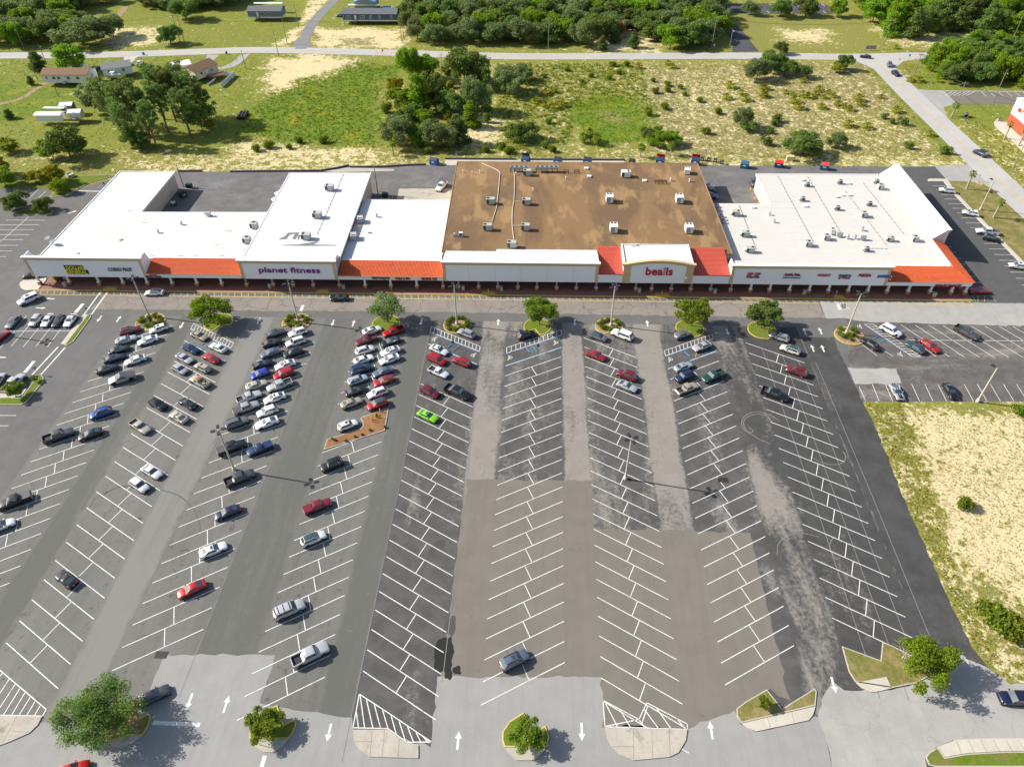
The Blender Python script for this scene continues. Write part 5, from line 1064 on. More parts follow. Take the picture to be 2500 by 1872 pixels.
o = thing('utility_cabinet', 'cream utility cabinet on the sand beside a dumpster', 'cabinet', at(T4(232,1352)), R(-8)); MB().box(-1.1,1.1,-.7,.7,.0,1.5).build('box', plain('cabinet_cream', (.58,.50,.28), .7), o); MB().box(-1.2,1.2,-.8,.8,1.5,1.6).build('lid', plain('cabinet_cream', (.58,.50,.28)), o); MB().box(1.3,1.6,-.3,.3,.3,1.1).build('meter', galv, o)
ypost = plain('bollard_yellow', (.62,.42,.03), .6)
for fn, q, h in [(T4,(668,1415),1.1),(T4,(710,1415),1.1),(T4,(752,1417),1.1),(T5,(1645,212),1.3),(T6,(1060,232),1.2),(T6,(1068,212),1.2),(T6,(1168,290),1.2),(T7,(2040,230),1.1),(T7,(2077,305),1.1),(T7,(2104,345),1.1)]:
    c = at(fn(*q)); tag(MB().lathe([(.11,0),(.11,h),(.06,h+.06),(0,h+.06)], n=8).build('bollard', ypost, loc=c), 'yellow steel post guarding the rear alley', 'bollard', 'yellow posts behind the shops')
for fn, q, l in [(T4,(1520,1355),'yellow pipe barrier at the alley mouth'),(T4,(1555,1370),'yellow pipe barrier at the alley mouth')]:
    c = at(fn(*q)); tag(MB().tube([(-.9,0,0),(-.9,0,1.2),(.9,0,.9),(.9,0,0)], .07, 6).tube([(-.9,0,.5),(.9,0,.4)], .05, 6).build('pipe_barrier', ypost, loc=c), l, 'barrier', 'yellow pipe barriers')
# planters / bins along the front walk
for i, (fn, q) in enumerate([(T5,(552,1030)),(T6,(137,1042)),(T6,(758,1048)),(T6,(1763,1060)),(T6,(2085,1066)),(T7,(1105,1078)),(T7,(1742,1087)),(T8,(355,1095)),(T8,(1448,1115))]):
    c = at(fn(*q), .15); o = thing('litter_bin', 'pale square concrete litter bin on the covered walk', 'bin', (c.x,c.y,.15), BA, 'litter bins on the front walk')
    MB().box(-.35,.35,-.35,.35,0,.85).build('body', concrete, o); MB().box(-.38,.38,-.38,.38,.85,1.2).build('lid', galv, o)
# bicycle on the corner paving
c = at(tile(30,560,6.9)(670,945), .15); o = thing('bicycle', 'dark bicycle standing on the red paving by the corner column', 'bicycle', (c.x,c.y,.15), R(25))
dkm = plain('bike_black', (.03,.03,.03), .4)
for x in (-.52,.52):
    mb = MB().tube([(x+.33*math.cos(a),0,.34+.33*math.sin(a)) for a in np.linspace(0,2*math.pi,15)], .03, 5); mb.build('wheel', dkm, o)
MB().tube([(-.52,0,.34),(-.1,0,.32),(.38,0,.8),(-.2,0,.78),(-.52,0,.34)], .025, 5).tube([(-.1,0,.32),(-.22,0,.9)], .025, 5).tube([(.52,0,.34),(.38,0,.95)], .025, 5).build('frame', dkm, o)
MB().tube([(.36,-.28,.98),(.38,0,.98),(.36,.28,.98)], .022, 5).build('handlebar', dkm, o); MB().box(-.36,-.1,-.07,.07,.9,.96).build('saddle', dkm, o)
# ================================================================== LIGHTS AND POLES
alu = plain('pole_concrete_grey', (.42,.42,.40), .7, var=.08); tanp = plain('pole_concrete_tan', (.50,.44,.34), .8, var=.1); lampk = plain('lamp_black', (.03,.03,.035), .5); lens = plain('lamp_lens', (.75,.75,.72), .2)
def lightpole(p, label, h=11.6, mat=alu, heads=4, rz=.4, group='parking lot lights'):
    o = thing('parking_lot_light', label, 'street light', p, rz, group)
    MB().lathe([(.36,0),(.36,.75),(.30,.8),(0,.8)], n=10).build('base', concrete, o)
    MB().tube([(0,0,.5),(0,0,h)], [.21,.13], 8).build('pole', mat, o)
    for i in range(heads):
        a = 2*math.pi*i/heads if heads > 1 else math.pi/2; d = Vector((math.cos(a),math.sin(a),0))
        MB().tube([(0,0,h-.1), d*.55+Vector((0,0,h))], .05, 5).build('arm', lampk, o)
        hd = MB().box(-.42,.42,-.28,.28,-.09,.11).build('lamp_head', lampk, o, d*.95+Vector((0,0,h))); hd.rotation_euler.z = a
        MB().box(-.26,.26,-.18,.18,-.102,-.091).build('lens', lens, hd)
for p, l, m in [(T5(1255,1282),'grey four-head light on the first planted island',alu),(A(1975,1405),'grey four-head light among pickups',tanp),(T6(375,1330),'four-head light on the island facing the gym',alu),(T6(1710,1352),'four-head light on the planted island facing the blank fascia',alu),(T7(867,1362),'tan four-head light on the planted island facing the arched store',tanp),(C(1265,1480),'tan four-head light among empty stalls',tanp),(T8(710,1425),'tan four-head light on the oval planted island facing the barber sign',tanp)]:
    lightpole(at(p), l, 11.4, m)
lightpole(at(D(2160,830)), 'tan single-head light on the sandy lot edge', 9.5, tanp, 1)
lightpole(at(T8(1838,388)), 'tan single-head light on the roadside verge', 9.5, tanp, 1)
lightpole(at(A(-100,255)), 'four-head light on the far left lot', 11.4, alu)
wood = plain('utility_wood', (.23,.20,.165), .9, var=.2)
def upole(p, top, label, arm=True, lamp=False, n=1):
    """height from the top pixel above the base"""
    d = RX*((top[0]-PW/2)/FPX) + UX*(-(top[1]-PH/2)/FPX) + fwd; bxy = p.xy; t = bxy.dot(d.xy)/d.xy.dot(d.xy); h = max(5.0, min(16, CAMH+d.z*t))
    o = thing('utility_pole', label, 'utility pole', p, random.uniform(-.3,.3), 'utility poles')
    MB().tube([(0,0,0),(0,0,h)], [.17,.11], 7).build('pole', wood, o)
    if arm: MB().box(-1.1,1.1,-.06,.06,h-.7,h-.55).build('crossarm', wood, o); [MB().lathe([(.06,0),(.09,.1),(.05,.2),(0,.22)], n=6).build('insulator', galv, o, (x,0,h-.55)) for x in (-1,-.4,.4,1)]
    if lamp: MB().tube([(0,0,h*.88),(.6,-.3,h*.92)], .04, 5).build('bracket', galv, o); MB().lathe([(.12,0),(.2,.2),(.1,.35),(0,.4)], n=8).build('lamp', lens, o, (.6,-.3,h*.86))
    return p+Vector((0,0,h-.5))
PT = {}
for k, fn, b, t_, l, ar, lm in [('a',T1,(205,415),(95,170),'leaning roadside pole by the left woods',True,False),('b',T1,(395,545),(320,375),'pole with a street lamp by the twin trees',False,True),('c',T1,(1525,380),(1468,120),'taller of two poles by the round tree',True,False),('d',T1,(1552,350),(1503,130),'shorter of two poles by the round tree',False,False),('e',T1,(2070,580),(2035,425),'bare pole by the white fence',False,False),('f',T2,(208,470),(165,250),'pole with lamp at the field corner',False,True),('g',T2,(280,372),(240,140),'roadside pole beside the lane',True,False),('h',T2,(375,232),(338,35),'pole with lamp on the lawn by the lane',False,True),('i',T2,(765,215),(748,100),'short pole at the navy house corner',False,False),('j',T2,(1248,360),(1240,135),'taller of a pair of poles at the wood edge',True,False),('k',T2,(1262,330),(1255,150),'shorter of a pair of poles at the wood edge',False,False),('l',T3,(340,420),(343,165),'pale pole in front of the wood',True,False),('m',T3,(1715,412),(1750,145),'tall pole where the wood meets the black drive',True,False),('n',T3,(1868,400),(1895,245),'drive lamp post with yellow base',False,True),('o',T4,(1015,415),(1095,165),'big pole at the road junction',True,False),('p',T4,(1280,640),(1352,450),'pole among palmettos by the junction',True,False),('q',T4,(1595,995),(1715,690),'big pole with transformer beside the storage lot',True,False),('r',T4,(1945,865),(2068,585),'lamp pole at the storage lot island',False,True),('s',T4,(2100,365),(2200,135),'pole in the far right woods',False,False),('t',T4,(2105,1440),(2208,1230),'pole on the roadside bank',False,False),('u',T5,(1548,195),(1495,0),'thin pole at the rear of the corner wing',False,False),('v',T6,(1045,255),(1018,20),'thin dark pole behind the low shop',False,False),('w',T1,(320,680),(285,590),'short post in the left lawn',False,False),('x',T1,(495,815),(468,755),'small leaning post on the left lawn',False,False)]:
    PT[k] = upole(at(fn(*b)), fn(*t_), l, ar, lm)
wire = plain('wire_black', (.03,.03,.03), .6)
def cable(a, b, sag=1.2, n=4, sp=.5):
    for i in range(n):
        o = Vector((0,0,-i*.12))+Vector((sp*(i-(n-1)/2),0,0)); pts = []
        for j in range(9):
            t = j/8; p = a.lerp(b, t)+o; p.z -= sag*4*t*(1-t); pts.append(p)
        tag(MB().tube(pts, .022, 3, caps=False).build('overhead_wire', wire), 'thin black overhead wire strung between utility poles', 'wire', 'overhead wires')
cable(PT['o'], PT['p'], 1, 3); cable(PT['p'], PT['q'], 1, 4); cable(PT['q'], PT['q']+Vector((60,-70,0)), 1.5, 4); cable(PT['a'], PT['a']+Vector((-60,10,0)), 1.5, 3); cable(PT['a'], PT['c'], 2, 2); cable(PT['c'], PT['g'], 2, 2); cable(PT['g'], PT['j'], 2, 2); cable(PT['j'], PT['l'], 2, 2); cable(PT['l'], PT['m'], 2, 2); cable(PT['m'], PT['o'], 2, 3)
# signs on posts
def signpost(p, label, shape, c, h=2.3, rz=0.0, text=None):
    o = thing('road_sign', label, 'sign', p, rz, None); MB().tube([(0,0,0),(0,0,h)], .045, 6).build('post', galv, o)
    if shape == 'oct': pts = [(.38*math.cos(R(22.5+45*i)), .38*math.sin(R(22.5+45*i))) for i in range(8)]
    else: pts = [(-.32,-.4),(.32,-.4),(.32,.4),(-.32,.4)]
    mb = MB(); n = len(pts); mb.add([(x,-.03,h+y-.2) for x,y in pts]+[(x,-.055,h+y-.2) for x,y in pts], [[i for i in range(n)],[n+i for i in range(n)][::-1]]+[(i,(i+1)%n,n+(i+1)%n,n+i) for i in range(n)])
    mb.build('plate', c, o)
    if text: me = text_mesh(text, .26, .003); me.materials.append(cap_white); t = link('lettering', me, o, (0,-.06,h-.2)); t.rotation_euler = (math.pi/2,0,0)
sred = sm('sign_red', (.50,.02,.02)); sgrey = sm('sign_back_grey', (.30,.30,.30)); sgreen = sm('sign_green', (.02,.20,.12))
signpost(at(T5(750,1275)), 'stop sign on the narrow strip island', 'oct', sgrey, rz=R(180)); signpost(at(A(325,605)), 'stop sign on the corner island by silver pickup', 'oct', sgrey, rz=R(200))
signpost(at(T5(895,215)), 'red no-entry sign beside the corner shop rear drive', 'rect', sred); signpost(at(T8(610,1135)), 'stop sign on the front walk near the pharmacy letters', 'oct', sgrey, rz=R(90), text=None)
signpost(at(T6(1160,1075)), 'stop sign by a column under the low shop canopy', 'oct', sred, rz=R(-70)); signpost(at(K(1560,1520)), 'stop sign on the small tree island', 'oct', sred, rz=R(-90))
signpost(at(K(825,1450)), 'stop sign under the big oak', 'oct', sgrey, rz=R(150)); signpost(at(T4(1150,540)), 'red stop sign at the road junction', 'oct', sred, rz=R(-45), text='STOP'); signpost(at(T4(1815,1530)), 'red stop sign by the leaning palm at the alley mouth', 'oct', sred, rz=R(40), text='STOP')
signpost(at(T4(1232,510)), 'green street name sign at the junction', 'rect', sgreen); signpost(at(T4(1425,745)), 'green sign beside the storage lot entrance', 'rect', sgreen); signpost(at(T2(1088,468)), 'small sign on the back road verge', 'rect', sgrey); signpost(at(T6(375,1265)), 'stop sign behind the gym island', 'oct', sgrey, rz=R(150))
signpost(at(T3(1735,410)), 'white sign at the black drive entrance', 'rect', cap_white, 1.6); signpost(at(T2(1705,1335)), 'small post sign behind the brown roof', 'rect', sgrey, 1.7); signpost(at(B(1955,375)), 'accessible parking sign at the hatched bay', 'rect', sm('sign_blue',(.03,.12,.35)), 1.9); signpost(at(C(530,405)), 'accessible parking sign by blue wheel stops', 'rect', MATS['sign_blue'], 1.9); signpost(at(D(1455,318)), 'accessible parking sign in the right-hand lot', 'rect', MATS['sign_blue'], 1.9)
o = thing('banner_sign', 'grey banner board on legs beside the road junction', 'sign', at(T4(912,425)), R(3)); MB().box(-2.3,2.3,-.05,.05,.5,2.0).build('board', plain('banner_grey', (.35,.30,.32), .6), o); [MB().box(x-.06,x+.06,-.06,.06,0,2.05).build('leg', wood, o) for x in (-2.2,2.2)]
tag(MB().lathe([(.09,0),(.09,1.2),(0,1.25)], n=8).build('bollard', ypost, loc=at(C(1858,455))), 'yellow post in front of the parked silver sedan', 'bollard')
for q in [(1272,985),(1330,970),(1270,1000),(1340,920)]:
    c = at(B(*q)); tag(MB().lathe([(.10,0),(.10,1.0),(.05,1.05),(0,1.05)], n=8).build('bollard', ypost, loc=(c.x,c.y,.12)), 'yellow post around the hydrant on the mulch island', 'bollard', 'yellow posts on the mulch island')
c = at(B(1302,965)); o = thing('fire_hydrant', 'small hydrant between yellow posts on the mulch island', 'hydrant', (c.x,c.y,.12)); MB().lathe([(.16,0),(.16,.1),(.12,.12),(.12,.6),(.16,.62),(.1,.8),(0,.85)], n=10).build('barrel', ypost, o); MB().tube([(-.25,0,.45),(.25,0,.45)], .06, 6).build('outlet', ypost, o)
# ================================================================== VEHICLES
def paint_mat():
    m, nt, b = newmat('car_paint'); oi = nd(nt, 'ShaderNodeObjectInfo')
    nt.links.new(oi.outputs['Color'], b.inputs['Base Color']); b.inputs['Roughness'].default_value = .32; b.inputs['Metallic'].default_value = .25
    b.inputs['Coat Weight'].default_value = .8; b.inputs['Coat Roughness'].default_value = .06; return m
PAINT = paint_mat()
def glassmat():
    m, nt, b = newmat('car_glass'); b.inputs['Base Color'].default_value = (.040,.062,.072,1); b.inputs['Roughness'].default_value = .04; b.inputs['Specular IOR Level'].default_value = 1.0; b.inputs['Coat Weight'].default_value = 1.0; return m  # teal base colour lightened to stand in for sky reflected in the glass
CGLASS = glassmat()
TYRE = plain('tyre_rubber', (.018,.018,.018), .8); RIM = plain('rim_alloy', (.42,.42,.43), .35, .6, var=.1); RIMD = plain('rim_dark', (.05,.05,.05), .4, .4)
TRIM = plain('trim_black', (.016,.016,.017), .55); HEADL = plain('headlamp', (.62,.64,.66), .12, var=.05, spec=.8); TAILL = plain('tail_lamp', (.32,.012,.012), .2); STEEL = plain('brushed_steel', (.42,.42,.42), .38, .75, var=.08); PLATE = plain('number_plate', (.70,.72,.70), .5)
BEDL = plain('bed_liner', (.028,.028,.03), .8); CHROME = plain('chrome', (.62,.62,.62), .2, .8)
KINDS = { # L, W, H, cowl, wind top, roof rear, rear base, hood z, belt z, deck z, nose z, tyre r, front axle, rear axle
 'sedan': (4.75,1.82,1.46, 1.00,.16,-.98,-1.88, .94,.96,1.07,.66,.335, 1.42,-1.38),
 'coupe': (4.70,1.86,1.38, .80,.00,-.80,-1.88, .93,.96,1.05,.66,.345, 1.42,-1.36),
 'hatch': (4.25,1.80,1.52, 1.0,.22,-1.30,-1.98, .95,1.00,1.00,.68,.335, 1.32,-1.26),
 'wagon': (4.80,1.83,1.50, 1.0,.22,-1.75,-2.22, .95,1.00,1.00,.68,.335, 1.42,-1.40),
 'suv':   (4.60,1.86,1.70, 1.08,.34,-1.55,-2.12, 1.04,1.05,1.05,.76,.36, 1.38,-1.32),
 'bigsuv':(5.05,1.98,1.84, 1.15,.50,-1.95,-2.32, 1.14,1.16,1.16,.86,.39, 1.52,-1.48),
 'boxsuv':(4.45,1.82,1.76, .85,.52,-1.75,-2.02, 1.06,1.08,1.08,.82,.37, 1.32,-1.26),
 'van':   (5.10,1.98,1.76, 1.35,.62,-2.05,-2.38, 1.02,1.04,1.04,.74,.35, 1.55,-1.50),
 'crew':  (5.80,2.00,1.92, 1.15,.68,-.82,-1.02, 1.18,1.18,.80,.92,.41, 1.85,-1.78),
 'pickup':(5.35,1.92,1.74, .95,.48,-.55,-.72, 1.08,1.08,.76,.82,.38, 1.70,-1.62),
}
def loft(mb, secs, mi=0, smooth=True):
    n = len(secs[0]); vs = [v for s in secs for v in s]; fs = []
    for i in range(len(secs)-1):
        for k in range(n-1): fs.append((i*n+k, (i+1)*n+k, (i+1)*n+k+1, i*n+k+1))
    mb.add(vs, fs, mi, smooth); mb.add(secs[0], [list(range(n))], mi); mb.add(secs[-1], [list(range(n))[::-1]], mi)
def blerp(q, s, t): return Vector(q[0]).lerp(Vector(q[1]), s).lerp(Vector(q[3]).lerp(Vector(q[2]), s), t)   # q: bottom a, bottom b, top b, top a
def panel(q, s0, s1, t0, t1, off, n=3, m=3, bulge=0.0, s0t=None, s1t=None):
    a, b, d = Vector(q[0]), Vector(q[1]), Vector(q[3]); nr = (b-a).cross(d-a).normalized(); vs = []; fs = []
    for j in range(m+1):
        t = t0+(t1-t0)*j/m; l = s0 if s0t is None else s0+(s0t-s0)*j/m; r = s1 if s1t is None else s1+(s1t-s1)*j/m
        for i in range(n+1):
            s = l+(r-l)*i/n; vs.append(tuple(blerp(q, s, t)+nr*(off+bulge*math.sin(math.pi*(.08+.84*s))*1.0)))
    for j in range(m):
        for i in range(n): fs.append((j*(n+1)+i, j*(n+1)+i+1, (j+1)*(n+1)+i+1, (j+1)*(n+1)+i))
    return MB().add(vs, fs, 0, True)
def wheel_mesh(r, w):
    prof = [(r*.62,-w/2),(r*.92,-w/2),(r,-w/2+.05),(r,w/2-.05),(r*.92,w/2),(r*.62,w/2)]; mb = MB().lathe(prof, n=16)
    mb.v = [(x, z, y) for x, y, z in mb.v]; return mb.mesh('wheel', TYRE)
def rim_mesh(r, w, side, mat):
    mb = MB().lathe([(r*.64,w/2-.01),(r*.60,w/2-.03),(r*.2,w/2-.035),(0,w/2-.02)], n=16); mb.v = [(x, z*side, y) for x, y, z in mb.v]
    for k in range(5):
        a = 2*math.pi*k/5; c, s_ = math.cos(a), math.sin(a); y = side*(w/2-.012); p = lambda u,v: (u*c-v*s_, y, u*s_+v*c)
        mb.add([p(.06*1,-.035),p(r*.6,-.045),p(r*.6,.045),p(.06,.035)], [(0,1,2,3),(3,2,1,0)])
    return mb.mesh('rim', mat)
CAR = {}
def proto(kind):
    if kind in CAR: return CAR[kind]
    Lg, W, H, cw, wt, rt, rb, hz, bz, dz, nz, wr, xf, xr = KINDS[kind]; hw = W/2; truck = kind in ('crew','pickup'); P = []
    lx = [-Lg/2, -Lg/2+.06, -Lg/2+.22, -Lg/2+.5, xr-.42, xr, xr+.42, rb+.02, rb+.1, (rb+cw)/2, cw-.2, cw, cw+.12, xf-.42, xf, xf+.42, Lg/2-.38, Lg/2-.16, Lg/2-.04, Lg/2]
    lx = sorted(set(round(x,3) for x in lx)); secs = []
    for x in lx:
        e = (x+Lg/2)/Lg; fr = max(0, (x-(Lg/2-.75))/.75); re = max(0, ((-Lg/2+.6)-x)/.6)
        w = hw*(1-.16*fr**2.2-.10*re**2.2)
        if x > cw: t = (x-cw)/(Lg/2-cw); zt = hz-(hz-nz)*t**2.4-.02*t
        elif x > rb: zt = bz+(hz-bz)*max(0,(x-cw+.4)/.4) if x > cw-.4 else bz
        else: zt = dz-(.05 if not truck else 0)*((rb-x)/(rb+Lg/2))**2
        if x <= -Lg/2+.07: zt -= .10 if not truck else .02
        if x <= -Lg/2+.001: zt -= .14 if not truck else .0
        if x >= Lg/2-.001: zt -= .08
        zb_ = .24+.10*max(fr,re)**2+ (.08 if truck or 'suv' in kind else 0); sh = min(zt-.05, .62*zt+.2)
        half = [(0,zb_),(w*.86,zb_),(w*.95,zb_+.08),(w*1.0,zb_+.30),(w*.995,max(zb_+.34,sh)),(w*.955,zt-.07),(w*.90,zt-.015),(w*.62,zt+.012*(1-re)),(0,zt+.03*(1-re))]
        secs.append([(x,-y,z) for y,z in half[::-1]][:-1]+[(x,y,z) for y,z in half])
    mb = MB(); loft(mb, secs)
    # cabin shell
    wb, wtp = hw*.93, hw*.74 if not truck else hw*.78; ze = H-.07
    if kind in ('van','bigsuv','boxsuv'): wtp = hw*.80
    fq = [(cw,wb*.96,bz-.02),(cw,-wb*.96,bz-.02),(wt,-wtp,ze),(wt,wtp,ze)]                 # windscreen plane
    rq = [(rb,-wb*.96,dz-.02 if not truck else bz-.02),(rb,wb*.96,dz-.02 if not truck else bz-.02),(rt,wtp,ze),(rt,-wtp,ze)]
    lq = [(rb,wb,bz-.03),(cw,wb,bz-.03),(wt,wtp,ze),(rt,wtp,ze)]; rq2 = [(cw,-wb,bz-.03),(rb,-wb,bz-.03),(rt,-wtp,ze),(wt,-wtp,ze)]
    fq = [(cw,-wb*.97,bz-.02),(cw,wb*.97,bz-.02),(wt,wtp,ze),(wt,-wtp,ze)]; rq = [(rb,wb*.97,rq[0][2]),(rb,-wb*.97,rq[0][2]),(rt,-wtp,ze),(rt,wtp,ze)]
    lq = [(cw,wb,bz-.03),(rb,wb,bz-.03),(rt,wtp,ze),(wt,wtp,ze)]; rq2 = [(rb,-wb,bz-.03),(cw,-wb,bz-.03),(wt,-wtp,ze),(rt,-wtp,ze)]
    for q in (fq, rq, lq, rq2): mb.add([tuple(v) for v in q], [(0,1,2,3)])
    n, m = 6, 6; vs = []; fs = []
    for j in range(m+1):
        for i in range(n+1):
            s, t = i/n, j/m; x = rt+(wt-rt)*s; y = -wtp+2*wtp*t
            c = (1-(2*t-1)**4)*(1-(2*s-1)**6); vs.append((x + .06*(2*s-1)*(1-(2*t-1)**2), y, ze+.07*c))
    for j in range(m):
        for i in range(n): fs.append((j*(n+1)+i, j*(n+1)+i+1, (j+1)*(n+1)+i+1, (j+1)*(n+1)+i))
    mb.add(vs, fs, 0, True); P.append(('body', mb.mesh('body', PAINT), (0,0,0), None))
    P.append(('windscreen', panel(fq,.05,.95,.06,.96,.012,4,3,.02).mesh('windscreen', CGLASS), (0,0,0), None))
    P.append(('rear_window', panel(rq,.07,.93,.10,.94 if not truck else .85,.012,4,3,.01).mesh('rear_window', CGLASS), (0,0,0), None))
    sp_ = .50 if kind not in ('bigsuv','van','wagon','suv','boxsuv') else .40
    for q, sgn in ((lq,1),(rq2,-1)):
        rng = [(.05,sp_-.012),(sp_+.012,.93)] if kind not in ('bigsuv','van','wagon') else [(.05,.36),(.375,.66),(.675,.95)]
        if kind == 'coupe': rng = [(.05,.62)]
        if kind == 'pickup': rng = [(.05,.80)]
        for s0, s1 in rng:
            a, b = (s0, s1) if sgn > 0 else (1-s1, 1-s0)
            P.append(('side_window', panel(q,a,b,.12,.90,.010,2,2).mesh('side_window', CGLASS), (0,0,0), None))
    # arches and wheels
    wid = .22 if not truck else .27; wm = wheel_mesh(wr, wid)
    mb = MB()
    for x in (xf, xr):
        for s_ in (-1,1):
            k = 14; a0 = [(x+wr*1.16*math.cos(math.pi*i/k), s_*(hw+.004), wr+wr*1.16*math.sin(math.pi*i/k)*1.0) for i in range(k+1)]+[(x-wr*1.1,s_*(hw+.004),.2),(x+wr*1.1,s_*(hw+.004),.2)]
            mb.add(a0, [list(range(len(a0))) if s_ < 0 else list(range(len(a0)))[::-1]])
    mb.box(-Lg/2+.1,Lg/2-.1,-hw*.93,hw*.93,.18,.26); P.append(('wheel_arch', mb.mesh('wheel_arch', TRIM), (0,0,0), None))
    rl, rr_ = rim_mesh(wr,wid,1,RIM), rim_mesh(wr,wid,-1,RIM)
    for x in (xf, xr):
        for s_ in (-1,1): P.append(('wheel', wm, (x, s_*(hw-wid/2+.03), wr), ('rim', rl if s_ > 0 else rr_)))
    # lamps
    lz = nz-.04 if not truck else nz-.02
    for s_ in (-1,1):
        P.append(('headlamp', MB().add([(Lg/2-.02,s_*hw*.50,lz-.14),(Lg/2-.10,s_*hw*.86,lz-.13),(Lg/2-.42,s_*hw*.985,lz-.06),(Lg/2-.45,s_*hw*.97,lz+.06),(Lg/2-.24,s_*hw*.80,lz+.04),(Lg/2-.06,s_*hw*.5,lz-.02)], [(0,1,4,5),(1,2,3,4)] if s_ > 0 else [(5,4,1,0),(4,3,2,1)]).mesh('headlamp', HEADL), (.015,s_*.012,.012), None))
        tz = (dz if not truck else 1.05)-.10 if kind in ('sedan','coupe') or truck else bz-.02; hh = .16 if kind in ('sedan','coupe') else .34
        P.append(('tail_lamp', MB().box(-Lg/2-.015,-Lg/2+.10,min(s_*hw*.55,s_*hw*.885) if not truck else min(s_*hw*.86,s_*hw*.97),max(s_*hw*.55,s_*hw*.885) if not truck else max(s_*hw*.86,s_*hw*.97),tz-hh,tz).mesh('tail_lamp', TAILL), (0,0,0), None))
        P.append(('mirror', MB().box(cw-.42,cw-.24,min(s_*(wb+.02),s_*(wb+.24)),max(s_*(wb+.02),s_*(wb+.24)),bz+.02,bz+.17).mesh('mirror', PAINT), (0,0,0), None))
    P.append(('grille', MB().box(Lg/2-.06,Lg/2+.012,-hw*.45,hw*.45,nz-.38,nz-.12).mesh('grille', TRIM if not truck else CHROME), (0,0,0), None))
    P.append(('number_plate', MB().box(-Lg/2-.02,-Lg/2,-.16,.16,.62,.74).mesh('number_plate', PLATE), (0,0,0), None))
    if truck:
        x0, x1, zf, zw = -Lg/2+.03, rb-.06, .80 if kind == 'crew' else .76, bz+.02
        mb = MB()
        for a in (('l',),('r',)):
            s_ = 1 if a[0] == 'l' else -1; mb.box(x0,x1,min(s_*hw*.86,s_*hw*.985),max(s_*hw*.86,s_*hw*.985),zf-.28,zw)
        mb.box(x0,x0+.09,-hw*.9,hw*.9,zf-.28,zw); mb.box(x1-.07,x1,-hw*.9,hw*.9,zf-.2,zw)
        P.append(('bed', mb.mesh('bed', PAINT), (0,0,0), None))
        P.append(('bed_floor', MB().box(x0+.09,x1-.07,-hw*.86,hw*.86,zf,zf+.045).mesh('bed_floor', BEDL), (0,0,0), None))
        P.append(('rear_bumper', MB().box(-Lg/2-.10,-Lg/2+.05,-hw*.9,hw*.9,.48,.64).mesh('rear_bumper', CHROME), (0,0,0), None))
    CAR[kind] = (P, dict(L=Lg,W=W,H=H,wt=wt,rt=rt,wtp=wtp,ze=ze,bz=bz,rb=rb,cw=cw,hw=hw)); return CAR[kind]
EXTRA = {}
